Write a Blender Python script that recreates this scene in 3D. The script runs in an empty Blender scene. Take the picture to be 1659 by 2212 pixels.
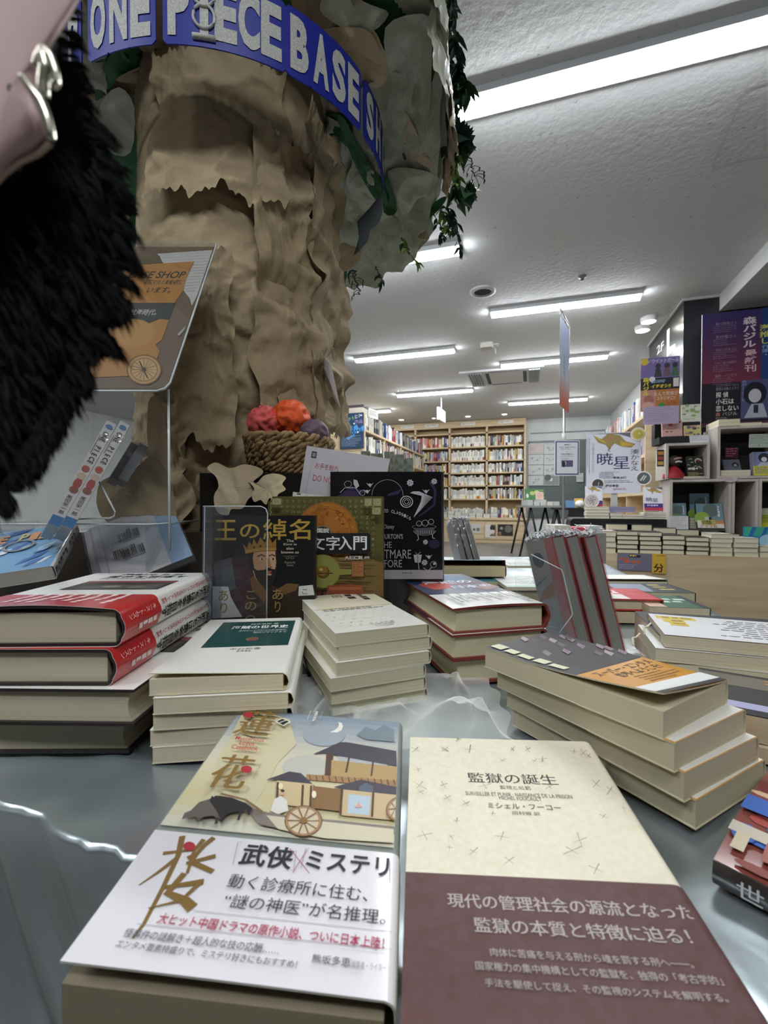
import bpy, math, random, bmesh
from math import sin, cos, pi, radians, sqrt, atan2, tan
from mathutils import Vector, Matrix, noise
from mathutils.geometry import tessellate_polygon
random.seed(7)
SC = bpy.context.scene
COL = SC.collection

# ------------------------------------------------------------------ camera
F = 990.0                      # focal length in pixels of the 1659 x 2212 frame
HY = 1088.0                    # horizon row
CZ = 0.79                      # lens height above the floor
TZ = 0.59                      # display table top
CEIL = CZ + 1.75
YAW = radians(17.7)
PIT = -math.atan((1106 - HY) / F)
EYE = Vector((0, 0, CZ))
ROT = Matrix.Rotation(YAW, 3, 'Z') @ Matrix.Rotation(pi / 2 + PIT, 3, 'X')
cam_data = bpy.data.cameras.new('camera')
cam = bpy.data.objects.new('camera', cam_data)
COL.objects.link(cam)
cam.matrix_world = Matrix.Translation(EYE) @ ROT.to_4x4()
cam_data.sensor_fit = 'AUTO'
cam_data.sensor_width = 36
cam_data.lens = F / 2212 * 36
cam_data.clip_start = 0.01
cam_data.clip_end = 60
cam_data.dof.use_dof = True
cam_data.dof.focus_distance = 0.62
cam_data.dof.aperture_fstop = 13
SC.camera = cam

# ------------------------------------------------------------------ light and exposure
vs = SC.view_settings
SC.display_settings.display_device = 'sRGB'
vs.view_transform = 'Standard'
vs.look = 'None'
vs.gamma = 1.0
vs.use_curve_mapping = False
vs.exposure = 0.45
TUBE = 48.0                    # strength of the ceiling light diffusers
SPOT = 30.0
world = bpy.data.worlds.new('world')
SC.world = world
world.use_nodes = True
world.node_tree.nodes['Background'].inputs[0].default_value = (0.72, 0.76, 0.8, 1)
world.node_tree.nodes['Background'].inputs[1].default_value = 0.6
SC.cycles.use_denoising = True
SC.cycles.max_bounces = 8
SC.cycles.diffuse_bounces = 4
SC.cycles.glossy_bounces = 4
SC.cycles.transmission_bounces = 6
SC.cycles.transparent_max_bounces = 12
SC.cycles.sample_clamp_indirect = 6
SC.cycles.caustics_reflective = False
SC.cycles.caustics_refractive = False

def lin(h):
    h = h.lstrip('#')
    c = [int(h[i:i + 2], 16) / 255 for i in (0, 2, 4)]
    return [x / 12.92 if x <= 0.04045 else ((x + 0.055) / 1.055) ** 2.4 for x in c]

# ------------------------------------------------------------------ materials
MATS = {}
def newmat(name):
    m = bpy.data.materials.new(name)
    m.use_nodes = True
    nt = m.node_tree
    b = nt.nodes['Principled BSDF']
    return m, nt, b
def N(nt, typ, **kw):
    n = nt.nodes.new(typ)
    for k, v in kw.items():
        if k.startswith('i_'):
            n.inputs[k[2:].replace('_', ' ')].default_value = v
        else:
            setattr(n, k, v)
    return n
def ink(h, rough=0.55, metal=0.0, coat=0.0):
    """plain printed / painted surface, colour h (sRGB hex)"""
    key = (h, rough, metal, coat)
    if key in MATS: return MATS[key]
    m, nt, b = newmat('ink_' + h.strip('#'))
    c = lin(h)
    b.inputs['Base Color'].default_value = (*c, 1)
    b.inputs['Roughness'].default_value = rough
    b.inputs['Metallic'].default_value = metal
    b.inputs['Coat Weight'].default_value = coat
    b.inputs['Coat Roughness'].default_value = 0.12
    b.inputs['Specular IOR Level'].default_value = 0.35
    MATS[key] = m
    return m
def noisy(name, h1, h2, scale=(8, 8, 8), rough=0.6, bump=0.0, bscale=40, detail=4, metal=0.0, lo=0.35, hi=0.65, bdist=0.01, coat=0.0, kind='noise', spec=0.35):
    """two-tone procedural surface in object coordinates"""
    if name in MATS: return MATS[name]
    m, nt, b = newmat(name)
    tc = N(nt, 'ShaderNodeTexCoord')
    mp = N(nt, 'ShaderNodeMapping')
    mp.inputs['Scale'].default_value = scale
    nt.links.new(tc.outputs['Object'], mp.inputs['Vector'])
    if kind == 'voronoi':
        t = N(nt, 'ShaderNodeTexVoronoi'); out = t.outputs['Distance']; t.inputs['Scale'].default_value = 1
    else:
        t = N(nt, 'ShaderNodeTexNoise'); out = t.outputs['Fac']; t.inputs['Scale'].default_value = 1; t.inputs['Detail'].default_value = detail
    nt.links.new(mp.outputs['Vector'], t.inputs['Vector'])
    r = N(nt, 'ShaderNodeValToRGB')
    r.color_ramp.elements[0].position = lo; r.color_ramp.elements[1].position = hi
    r.color_ramp.elements[0].color = (*lin(h1), 1); r.color_ramp.elements[1].color = (*lin(h2), 1)
    nt.links.new(out, r.inputs['Fac'])
    nt.links.new(r.outputs['Color'], b.inputs['Base Color'])
    b.inputs['Roughness'].default_value = rough
    b.inputs['Metallic'].default_value = metal
    b.inputs['Coat Weight'].default_value = coat
    b.inputs['Specular IOR Level'].default_value = spec
    if bump:
        n2 = N(nt, 'ShaderNodeTexNoise'); n2.inputs['Scale'].default_value = bscale; n2.inputs['Detail'].default_value = 5
        nt.links.new(tc.outputs['Object'], n2.inputs['Vector'])
        bp = N(nt, 'ShaderNodeBump'); bp.inputs['Strength'].default_value = bump; bp.inputs['Distance'].default_value = bdist
        nt.links.new(n2.outputs['Fac'], bp.inputs['Height'])
        nt.links.new(bp.outputs['Normal'], b.inputs['Normal'])
    MATS[name] = m
    return m
def pages(h='e6dfc4', k=1.0):
    """block of page edges: fine horizontal lines stacked along the thickness"""
    d = lin(h); dk = '%02x%02x%02x' % tuple(int(int(h[i:i + 2], 16) * 0.9) for i in (0, 2, 4))
    return noisy('pages_' + h, dk, h, scale=(3, 3, 2600 * k), rough=0.75, lo=0.3, hi=0.62, detail=1)
def emit(name, col, st):
    if name in MATS: return MATS[name]
    m, nt, b = newmat(name)
    b.inputs['Base Color'].default_value = (0.8, 0.8, 0.8, 1)
    b.inputs['Emission Color'].default_value = (*col, 1)
    b.inputs['Emission Strength'].default_value = st
    MATS[name] = m
    return m
def clear(name, tint=(1, 1, 1), gloss=0.06, rough=0.04, bump=0.0, bscale=60, haze=0.0, edge=0.5):
    """clear plastic: see-through with surface shine (and a little white haze)"""
    if name in MATS: return MATS[name]
    m, nt, b = newmat(name)
    out = nt.nodes['Material Output']
    tr = N(nt, 'ShaderNodeBsdfTransparent'); tr.inputs[0].default_value = (*tint, 1)
    gl = N(nt, 'ShaderNodeBsdfGlossy'); gl.inputs['Roughness'].default_value = rough
    df = N(nt, 'ShaderNodeBsdfDiffuse'); df.inputs[0].default_value = (0.85, 0.87, 0.88, 1)
    lw = N(nt, 'ShaderNodeLayerWeight'); lw.inputs['Blend'].default_value = 0.35
    mm = N(nt, 'ShaderNodeMath', operation='MULTIPLY_ADD'); mm.inputs[1].default_value = edge; mm.inputs[2].default_value = gloss
    nt.links.new(lw.outputs['Fresnel'], mm.inputs[0])
    mx = N(nt, 'ShaderNodeMixShader'); nt.links.new(mm.outputs[0], mx.inputs[0])
    nt.links.new(tr.outputs[0], mx.inputs[1]); nt.links.new(gl.outputs[0], mx.inputs[2])
    mx2 = N(nt, 'ShaderNodeMixShader'); mx2.inputs[0].default_value = haze
    nt.links.new(mx.outputs[0], mx2.inputs[1]); nt.links.new(df.outputs[0], mx2.inputs[2])
    nt.links.new(mx2.outputs[0], out.inputs['Surface'])
    if bump:
        tc = N(nt, 'ShaderNodeTexCoord')
        n2 = N(nt, 'ShaderNodeTexNoise'); n2.inputs['Scale'].default_value = bscale; n2.inputs['Detail'].default_value = 3
        nt.links.new(tc.outputs['Object'], n2.inputs['Vector'])
        bp = N(nt, 'ShaderNodeBump'); bp.inputs['Strength'].default_value = bump; bp.inputs['Distance'].default_value = 0.01
        nt.links.new(n2.outputs['Fac'], bp.inputs['Height'])
        nt.links.new(bp.outputs['Normal'], gl.inputs['Normal'])
    MATS[name] = m
    return m
def mat(c):
    return ink(c) if isinstance(c, str) else c

# ------------------------------------------------------------------ pixel <-> place
def ray(x, y):
    return ROT @ Vector(((x - 829.5) / F, -(y - 1106) / F, -1.0))
def atz(x, y, z):
    r = ray(x, y); return EYE + r * ((z - CZ) / r.z)
def atY(x, y, Y):
    r = ray(x, y); return EYE + r * (Y / r.y)
def atX(x, y, X):
    r = ray(x, y); return EYE + r * (X / r.x)
RT = Vector((cos(YAW), sin(YAW), 0)); FW = Vector((-sin(YAW), cos(YAW), 0))
def cw(xc, d, z):
    """room point from lens-frame sideways / depth and room height"""
    v = RT * xc + FW * d; return Vector((v.x, v.y, z))
def hp(x, d, z):
    return cw((x - 829.5) / F * d, d, z)
def zz(y, d):
    return CZ - (y - HY) * d / F
def pp(x, y, d):
    return hp(x, d, zz(y, d))
def basis(o, ux, uy, uz=None):
    ux = Vector(ux).normalized(); uy = Vector(uy)
    uy = (uy - ux * uy.dot(ux)).normalized()
    uz = ux.cross(uy)
    m = Matrix.Identity(4)
    for i in range(3):
        m[i][0], m[i][1], m[i][2], m[i][3] = ux[i], uy[i], uz[i], o[i]
    return m
def basis_y(o, ux, uy):
    """like basis() but keeps uy and straightens ux against it"""
    uy = Vector(uy).normalized(); ux = Vector(ux); ux = (ux - uy * ux.dot(uy)).normalized()
    return basis(o, ux, uy)
def tf_plane(M, t=0.0, lift=None):
    """photo pixel -> millimetres in the local z=t plane of M"""
    Mi = M.inverted()
    def f(x, y):
        o = Mi @ EYE; d = Mi.to_3x3() @ ray(x, y)
        p = o + d * ((t - o.z) / d.z)
        if lift:
            for _ in range(6): p = o + d * ((t + lift(p.x, p.y) - o.z) / d.z)
        return (p.x * 1000, p.y * 1000)
    return f

# ------------------------------------------------------------------ text
TXT = {}
def glyphs(s, bold=0.0):
    key = (s, bold)
    if key in TXT: return TXT[key]
    c = bpy.data.curves.new('t', 'FONT'); c.body = s; c.size = 1; c.resolution_u = 3; c.offset = bold
    o = bpy.data.objects.new('t', c); COL.objects.link(o)
    bpy.context.view_layer.update()
    me = bpy.data.meshes.new_from_object(o.evaluated_get(bpy.context.evaluated_depsgraph_get()))
    v = [(p.co.x, p.co.y) for p in me.vertices]; f = [tuple(q.vertices) for q in me.polygons]
    bpy.data.objects.remove(o); bpy.data.curves.remove(c); bpy.data.meshes.remove(me)
    TXT[key] = (v, f)
    return TXT[key]

class Pr:
    """flat print: coloured shapes in millimetres; tf maps given coordinates to millimetres"""
    def __init__(s, tf=None):
        s.it = []; s.tf = tf or (lambda x, y: (x, y)); s.clip = None
    def add(s, v, f, c):
        if s.clip:
            a, b, c_, d = s.clip; v = [(min(max(p[0], a), c_), min(max(p[1], b), d)) for p in v]
        s.it.append(([tuple(p) for p in v], f, c)); return s
    def rect(s, x0, y0, x1, y1, c, n=1, m=1):
        a = s.tf(x0, y0); b = s.tf(x1, y1)
        v = [(a[0] + (b[0] - a[0]) * i / n, a[1] + (b[1] - a[1]) * j / m) for j in range(m + 1) for i in range(n + 1)]
        f = [(j * (n + 1) + i, j * (n + 1) + i + 1, (j + 1) * (n + 1) + i + 1, (j + 1) * (n + 1) + i) for j in range(m) for i in range(n)]
        return s.add(v, f, c)
    def poly(s, pts, c):
        v = [s.tf(*p) for p in pts]
        f = tessellate_polygon([[Vector((p[0], p[1], 0)) for p in v]])
        return s.add(v, [tuple(t) for t in f], c)
    def disc(s, x, y, rx, c, ry=None, n=22, a0=0, a1=2 * pi):
        ry = ry or rx
        return s.poly([(x + rx * cos(a0 + (a1 - a0) * i / n), y + ry * sin(a0 + (a1 - a0) * i / n)) for i in range(n if a1 - a0 > 6.28 else n + 1)], c)
    def ring(s, x, y, r, w, c, ry=None, n=26, a0=0, a1=2 * pi):
        ry = ry or r
        v = []; f = []
        for i in range(n + 1):
            a = a0 + (a1 - a0) * i / n
            v += [s.tf(x + r * cos(a), y + ry * sin(a)), s.tf(x + (r - w) * cos(a), y + (ry - w * ry / r) * sin(a))]
            if i: f.append((2 * i - 2, 2 * i, 2 * i + 1, 2 * i - 1))
        return s.add(v, f, c)
    def line(s, pts, w, c, w1=None):
        p = [Vector(s.tf(*q)) for q in pts]; n = len(p)
        v = []; f = []
        for i in range(n):
            t = (p[min(i + 1, n - 1)] - p[max(i - 1, 0)]); t = t.normalized() if t.length else Vector((1, 0))
            q = Vector((-t.y, t.x)); ww = (w if w1 is None else w + (w1 - w) * i / max(1, n - 1)) / 2
            v += [tuple(p[i] + q * ww), tuple(p[i] - q * ww)]
            if i: f.append((2 * i - 2, 2 * i, 2 * i + 1, 2 * i - 1))
        return s.add(v, f, c)
    def text(s, t, x0, y0, x1, y1, c, bold=0.0, shear=0.0, serif=0.0):
        """text fitted into the box given by its lower-left and upper-right corners"""
        a = s.tf(x0, y0); b = s.tf(x1, y1)
        v, f = glyphs(t, bold)
        if not v: return s
        xs = [p[0] + shear * p[1] for p in v]; ys = [p[1] for p in v]
        w = max(xs) - min(xs) or 1; h = max(ys) - min(ys) or 1
        mx, my = min(xs), min(ys)
        V = [(a[0] + (x - mx) / w * (b[0] - a[0]), a[1] + (y - my) / h * (b[1] - a[1])) for x, y in zip(xs, ys)]
        s.add(V, f, c)
        if serif:
            s.add([(x + serif * abs(b[1] - a[1]), y) for x, y in V], f, c)
        return s
    def tline(s, t, x0, yt, h, x1, sl, c, **k):
        """line of text kept parallel to the surface: left end, top, height there, right end, slope in the photo"""
        a = s.tf(x0, yt + h); b = s.tf(x0, yt); e = s.tf(x1, yt + h / 2 + sl * (x1 - x0))
        f = s.tf; s.tf = lambda x, y: (x, y)
        s.text(t, a[0], a[1], e[0], a[1] + (b[1] - a[1]), c, **k); s.tf = f
        return s
    def vtext(s, t, x0, y0, x1, y1, c, bold=0.0, serif=0.0):
        """characters stacked top to bottom inside the box"""
        a = s.tf(x0, y0); b = s.tf(x1, y1)
        n = len(t); w = b[0] - a[0]; ch = (b[1] - a[1]) / n
        for i, q in enumerate(t):
            if q == ' ': continue
            v, f = glyphs(q, bold)
            if not v: continue
            if q in 'ー―…': v = [(0.9 - p[1] - 0.05, p[0] - 0.12) for p in v]
            yb = b[1] - (i + 1) * ch
            V = [(a[0] + p[0] * w, yb + (p[1] + 0.12) * ch) for p in v]
            s.add(V, f, c)
            if serif: s.add([(x + serif * abs(w), y) for x, y in V], f, c)
        return s
    def fill(s, x0, y0, x1, y1, rows, c, seed=1, h=0.5, vertical=False):
        """rows of unreadable small print: short dashes"""
        R = random.Random(seed)
        a = s.tf(x0, y0); b = s.tf(x1, y1)
        x0, x1 = min(a[0], b[0]), max(a[0], b[0]); y0, y1 = min(a[1], b[1]), max(a[1], b[1])
        v = []; f = []
        L = (y1 - y0) if vertical else (x1 - x0)
        st = ((x1 - x0) if vertical else (y1 - y0)) / rows
        for r in range(rows):
            t = 0; end = L * (0.55 + 0.45 * R.random())
            while t < end:
                l = st * (0.5 + R.random() * 0.8); hh = st * h * (0.6 + 0.4 * R.random())
                if vertical: q = [(x0 + st * r, y1 - t), (x0 + st * r + hh, y1 - t), (x0 + st * r + hh, y1 - t - l), (x0 + st * r, y1 - t - l)]
                else: q = [(x0 + t, y1 - st * r - hh), (x0 + t + l, y1 - st * r - hh), (x0 + t + l, y1 - st * r), (x0 + t, y1 - st * r)]
                k = len(v); v += q; f.append((k, k + 1, k + 2, k + 3))
                t += l + st * 0.25
        return s.add(v, f, c)

# ------------------------------------------------------------------ mesh builder
class MB:
    def __init__(s):
        s.v = []; s.f = []; s.m = []; s.mats = []; s.sm = []
    def mi(s, c):
        m = mat(c)
        if m not in s.mats: s.mats.append(m)
        return s.mats.index(m)
    def add(s, v, f, c, smooth=False):
        k = len(s.v); i = s.mi(c)
        s.v += [tuple(p) for p in v]
        for q in f:
            s.f.append(tuple(k + j for j in q)); s.m.append(i); s.sm.append(smooth)
        return s
    def box(s, x0, y0, z0, x1, y1, z1, c, M=None, top=None):
        v = [Vector(p) for p in ((x0, y0, z0), (x1, y0, z0), (x1, y1, z0), (x0, y1, z0), (x0, y0, z1), (x1, y0, z1), (x1, y1, z1), (x0, y1, z1))]
        if M: v = [M @ p for p in v]
        s.add(v, [(0, 3, 2, 1), (0, 1, 5, 4), (1, 2, 6, 5), (2, 3, 7, 6), (3, 0, 4, 7)], c)
        k = len(s.v) - 8
        s.f.append((k + 4, k + 5, k + 6, k + 7)); s.m.append(s.mi(top or c)); s.sm.append(False)
        return s
    def rbox(s, x0, y0, z0, x1, y1, z1, r, c, M=None, axis='z', seg=4):
        """box with edges along one axis rounded"""
        def R(a0, b0, a1, b1):
            o = []
            for (cx, cy, st) in ((a1 - r, b1 - r, 0), (a0 + r, b1 - r, pi / 2), (a0 + r, b0 + r, pi), (a1 - r, b0 + r, 1.5 * pi)):
                o += [(cx + r * cos(st + pi / 2 * i / seg), cy + r * sin(st + pi / 2 * i / seg)) for i in range(seg + 1)]
            return o
        if axis == 'z': p = R(x0, y0, x1, y1); lo = [(a, b, z0) for a, b in p]; hi = [(a, b, z1) for a, b in p]
        elif axis == 'y': p = R(x0, z0, x1, z1); lo = [(a, y0, b) for a, b in p]; hi = [(a, y1, b) for a, b in p]
        else: p = R(y0, z0, y1, z1); lo = [(x0, a, b) for a, b in p]; hi = [(x1, a, b) for a, b in p]
        n = len(p); v = [Vector(q) for q in lo + hi]
        if M: v = [M @ q for q in v]
        return s.add(v, [(i, (i + 1) % n, n + (i + 1) % n, n + i) for i in range(n)] + [tuple(range(n - 1, -1, -1)), tuple(range(n, 2 * n))], c)
    def prism(s, pts, z0, z1, c, M=None, side=None):
        n = len(pts)
        v = [Vector((p[0], p[1], z0)) for p in pts] + [Vector((p[0], p[1], z1)) for p in pts]
        t = tessellate_polygon([[Vector((p[0], p[1], 0)) for p in pts]])
        if M: v = [M @ q for q in v]
        s.add(v, [tuple(a) for a in t] + [tuple(n + j for j in reversed(a)) for a in t], c)
        k = len(s.v) - 2 * n; i = s.mi(side or c)
        for j in range(n):
            s.f.append((k + j, k + (j + 1) % n, k + n + (j + 1) % n, k + n + j)); s.m.append(i); s.sm.append(False)
        return s
    def grid(s, fn, nu, nv, c, smooth=True, close=False, cfn=None):
        v = [fn(i / nu, j / nv) for j in range(nv + 1) for i in range(nu + (0 if close else 1))]
        w = nu if close else nu + 1
        f = [(j * w + i, j * w + (i + 1) % w, (j + 1) * w + (i + 1) % w, (j + 1) * w + i) for j in range(nv) for i in range(nu)]
        if cfn is None: return s.add(v, f, c, smooth)
        k = len(s.v); s.v += [tuple(p) for p in v]
        for n_, q in enumerate(f):
            cc = cfn((n_ % nu) / nu, (n_ // nu) / nv)
            if cc is None: continue
            s.f.append(tuple(k + j for j in q)); s.m.append(s.mi(cc)); s.sm.append(smooth)
        return s
    def tube(s, path, r, c, n=8, smooth=True, closed=False, taper=None):
        P = [Vector(p) for p in path]; m = len(P); v = []; up = Vector((0, 0, 1))
        for i, p in enumerate(P):
            if closed: t = P[(i + 1) % m] - P[i - 1]
            else: t = P[min(i + 1, m - 1)] - P[max(i - 1, 0)]
            t = t.normalized() if t.length else Vector((0, 0, 1))
            a = t.cross(up if abs(t.z) < 0.9 else Vector((1, 0, 0))).normalized(); b = t.cross(a)
            rr = r if taper is None else r * taper(i / max(1, m - 1))
            v += [p + (a * cos(2 * pi * j / n) + b * sin(2 * pi * j / n)) * rr for j in range(n)]
        f = [(i * n + j, i * n + (j + 1) % n, ((i + 1) % m) * n + (j + 1) % n, ((i + 1) % m) * n + j) for i in range(m if closed else m - 1) for j in range(n)]
        if not closed: f += [tuple(range(n - 1, -1, -1)), tuple((m - 1) * n + j for j in range(n))]
        return s.add(v, f, c, smooth)
    def lathe(s, prof, c, n=32, M=None, smooth=True):
        v = [Vector((r * cos(2 * pi * j / n), r * sin(2 * pi * j / n), z)) for r, z in prof for j in range(n)]
        if M: v = [M @ q for q in v]
        m = len(prof)
        return s.add(v, [(i * n + j, i * n + (j + 1) % n, (i + 1) * n + (j + 1) % n, (i + 1) * n + j) for i in range(m - 1) for j in range(n)], c, smooth)
    def sphere(s, o, r, c, n=20, fn=None):
        def g(u, v):
            th = 2 * pi * u; ph = pi * v
            d = Vector((sin(ph) * cos(th), sin(ph) * sin(th), cos(ph)))
            k = fn(d) if fn else 1
            rr = r if hasattr(r, '__len__') else (r, r, r)
            return Vector(o) + Vector((d.x * rr[0], d.y * rr[1], d.z * rr[2])) * k
        return s.grid(g, n, n // 2, c, True, True)
    def prints(s, P, fn, e0=0.00012, de=0.00004):
        """lay the shapes of a print on a surface fn(x mm, y mm, lift m) -> point"""
        if P is None: return s
        for i, (v, f, c) in enumerate(P.it):
            s.add([fn(x, y, e0 + de * i) for x, y in v], f, c)
        return s
    def build(s, name, parent=None, M=None, solid=None):
        me = bpy.data.meshes.new(name)
        me.from_pydata(s.v, [], s.f)
        for m in s.mats: me.materials.append(m)
        me.polygons.foreach_set('material_index', s.m)
        me.polygons.foreach_set('use_smooth', s.sm)
        me.update()
        o = bpy.data.objects.new(name, me); COL.objects.link(o)
        if parent is not None: o.parent = parent
        if M is not None: o.matrix_local = M
        return o

def tag(o, label, cat, group=None, kind=None):
    o['label'] = label
    if cat: o['category'] = cat
    if group: o['group'] = group
    if kind: o['kind'] = kind
    return o
def thing(name, label, cat, M=None, group=None):
    o = bpy.data.objects.new(name, None); COL.objects.link(o)
    o.empty_display_size = 0.05
    if M is not None: o.matrix_world = M
    return tag(o, label, cat, group)
def structure(mb, name, label=None):
    o = mb.build(name); o['kind'] = 'structure'
    if label: o['label'] = label
    return o
KIDS = {}
def dup(root, M, label, group=None):
    """copy of a thing with copies of its parts and sub-parts"""
    r = root.copy(); COL.objects.link(r); r.matrix_world = M; r['label'] = label
    if group: r['group'] = group
    def rec(src, dst):
        for ch in src.children:
            c = ch.copy(); COL.objects.link(c); c.parent = dst; c.matrix_parent_inverse = ch.matrix_parent_inverse.copy(); c.matrix_basis = ch.matrix_basis.copy()
            rec(ch, c)
    rec(root, r)
    return r
ORD = ['topmost', 'second from the top', 'third from the top', 'fourth from the top', 'fifth from the top', 'sixth from the top', 'seventh from the top', 'eighth from the top']
NTH = ['first', 'second', 'third', 'fourth', 'fifth', 'sixth', 'seventh', 'eighth', 'ninth', 'tenth', 'eleventh', 'twelfth', 'thirteenth', 'fourteenth', 'fifteenth', 'sixteenth', 'seventeenth', 'eighteenth', 'nineteenth', 'twentieth'] + ['twenty-' + q for q in ('first', 'second', 'third', 'fourth', 'fifth', 'sixth', 'seventh', 'eighth', 'ninth')] + ['thirtieth'] + ['thirty-' + q for q in ('first', 'second', 'third', 'fourth', 'fifth', 'sixth', 'seventh', 'eighth', 'ninth')] + ['fortieth'] + ['forty-' + q for q in ('first', 'second', 'third', 'fourth', 'fifth', 'sixth', 'seventh', 'eighth', 'ninth')]

# ------------------------------------------------------------------ books
def strip(mb, W, L, T, y0, y1, c, inner, tc=0.0005, r=0.002, lift=None, flip=False, off=0.0, bulge=0.0, ny=10, back=True, x0=0.0):
    """cover (or paper band) folded round front, spine and back; returns the front surface map"""
    lf = lift or (lambda x, y: 0.0)
    fx = (lambda x: W - x) if flip else (lambda x: x)
    prof = []
    nf = 8 if lift else 2
    for i in range(nf + 1): prof.append((x0 + (W - r - x0) * i / nf, T, 'f'))
    for i in range(1, 4): a = pi / 2 * i / 4; prof.append((W - r + r * sin(a), T - r + r * cos(a), 's'))
    ns = 6 if bulge else 1
    for i in range(ns + 1):
        k = i / ns; z = T - r + (2 * r - T) * k
        prof.append((W + bulge * (1 - (2 * k - 1) ** 2), z, 's'))
    for i in range(1, 4): a = pi / 2 * i / 4; prof.append((W - r + r * cos(a), r - r * sin(a), 's'))
    prof.append((W - r, 0.0, 'b')); prof.append((x0, 0.0, 'b'))
    n = len(prof)
    # normals
    def shell(o):
        out = []
        for i in range(n):
            a = prof[max(0, i - 1)]; b = prof[min(n - 1, i + 1)]
            t = Vector((b[0] - a[0], b[1] - a[1])).normalized(); nn = Vector((-t.y, t.x))
            out.append((prof[i][0] + nn.x * o, prof[i][1] + nn.y * o, prof[i][2]))
        return out
    so, si = shell(off), shell(off - tc)
    ys = [y0 + (y1 - y0) * j / ny for j in range(ny + 1)]
    def pt(p, y):
        z = p[1] + (lf(p[0], y) if p[2] == 'f' else 0)
        return (fx(p[0]), y, z)
    vo = [pt(p, y) for y in ys for p in so]; vi = [pt(p, y) for y in ys for p in si]
    q = [(j * n + i, j * n + i + 1, (j + 1) * n + i + 1, (j + 1) * n + i) for j in range(ny) for i in range(n - 1)]
    mb.add(vo, q, c, True); mb.add(vi, q, inner, True)
    k = len(vo)
    e = [(i, i + 1, k + i + 1, k + i) for i in range(n - 1)] + [(ny * n + i, ny * n + i + 1, k + ny * n + i + 1, k + ny * n + i) for i in range(n - 1)]
    e += [(j * n, (j + 1) * n, k + (j + 1) * n, k + j * n) for j in range(ny)] + [(j * n + n - 1, (j + 1) * n + n - 1, k + (j + 1) * n + n - 1, k + j * n + n - 1) for j in range(ny)]
    mb.add(vo + vi, e, inner)
    def front(x, y, h):
        xx = x * 0.001; yy = y * 0.001
        return (xx, yy, T + off + lf(fx(xx), yy) + h)
    def spine(x, y, h):   # x mm across the thickness from the back cover, y mm up
        zz_ = T - x * 0.001; k = 1 - 2 * zz_ / T
        xx = W + off + bulge * (1 - k * k) + h
        return (fx(xx), y * 0.001, zz_)
    return front, spine

def book(label, M, W, L, T, cover='f2efe6', inner=None, pg='e6dfc4', hard=False, flip=False, front=None, spine=None, back=None,
         lift=None, band=None, group=None, r=0.002, cat='book', name='book', drop=0.0):
    """a book lying face up: x across from fore-edge to spine, y up the cover, z thickness"""
    root = thing(name, label, cat, M, group)
    inner = inner or cover
    ov = 0.003 if hard else 0.0; tc = 0.0024 if hard else 0.0005
    mb = MB()
    bl = 0.0
    fr, sp = strip(mb, W, L, T, 0, L, cover, inner, tc, max(r, 0.003 if hard else r), lift, flip, 0.0, 0.003 if hard else 0.0008)
    if front: mb.prints(front, fr)
    if spine: mb.prints(spine, sp)
    mb.build('cover', root)
    fx = (lambda x: W - x) if flip else (lambda x: x)
    pb = MB()
    pm = pages(pg)
    xe = W - max(r, 0.004 if hard else 0.0012)
    if hard:
        n = 8; zz_ = [tc + (T - 2 * tc) * i / n for i in range(n + 1)]
        prof = [(fx(ov + 0.0035 * (1 - (2 * i / n - 1) ** 2)), z) for i, z in enumerate(zz_)] + [(fx(xe), z) for z in reversed(zz_)]
    else:
        prof = [(fx(0.0004), tc), (fx(0.0004), T - tc), (fx(xe), T - tc), (fx(xe), tc)]
    n = len(prof)
    v = [(x, ov + 0.0002, z - (drop if z > T / 2 else 0)) for x, z in prof] + [(x, L - ov - 0.0002, z) for x, z in prof]
    pb.add(v, [(i, (i + 1) % n, n + (i + 1) % n, n + i) for i in range(n)] + [tuple(range(n)), tuple(range(2 * n - 1, n - 1, -1))], pm)
    pb.build('page_block', root)
    if band:
        b = MB()
        fr2, sp2 = strip(b, W, L, T, band['y'][0], band['y'][1], band['c'], band.get('inner', 'f0ede4'), 0.0003, max(r, 0.003 if hard else r), lift, flip, 0.0005, 0.003 if hard else 0.0008, ny=6)
        b.prints(band.get('front'), fr2); b.prints(band.get('spine'), sp2)
        o = b.build('paper_band', root)
        if band.get('label'): o['label'] = band['label']
    return root
SIMPLE = {}
def simple_mesh(key, W, L, T, cover, pg, hard=False, front=None):
    """small lying book in one mesh"""
    k = (key, W, L, T)
    if key and k in SIMPLE: return SIMPLE[k]
    mb = MB(); tc = 0.0022 if hard else 0.0006; ov = 0.003 if hard else 0
    mb.box(ov, ov, tc, W - 0.001, L - ov, T - tc, pages(pg))
    for z in (0, T - tc): mb.box(0, 0, z, W, L, z + tc, cover)
    mb.box(W - 0.0015, 0, 0, W + 0.0006, L, T, cover)
    if front: mb.prints(front, lambda x, y, h: (x * .001, y * .001, T + h))
    o = mb.build('book'); me = o.data
    bpy.data.objects.remove(o)
    if key: SIMPLE[k] = me
    return me
def put(me, M, label, cat='book', group=None, name='book'):
    o = bpy.data.objects.new(name, me); COL.objects.link(o); o.matrix_world = M
    return tag(o, label, cat, group)
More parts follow.
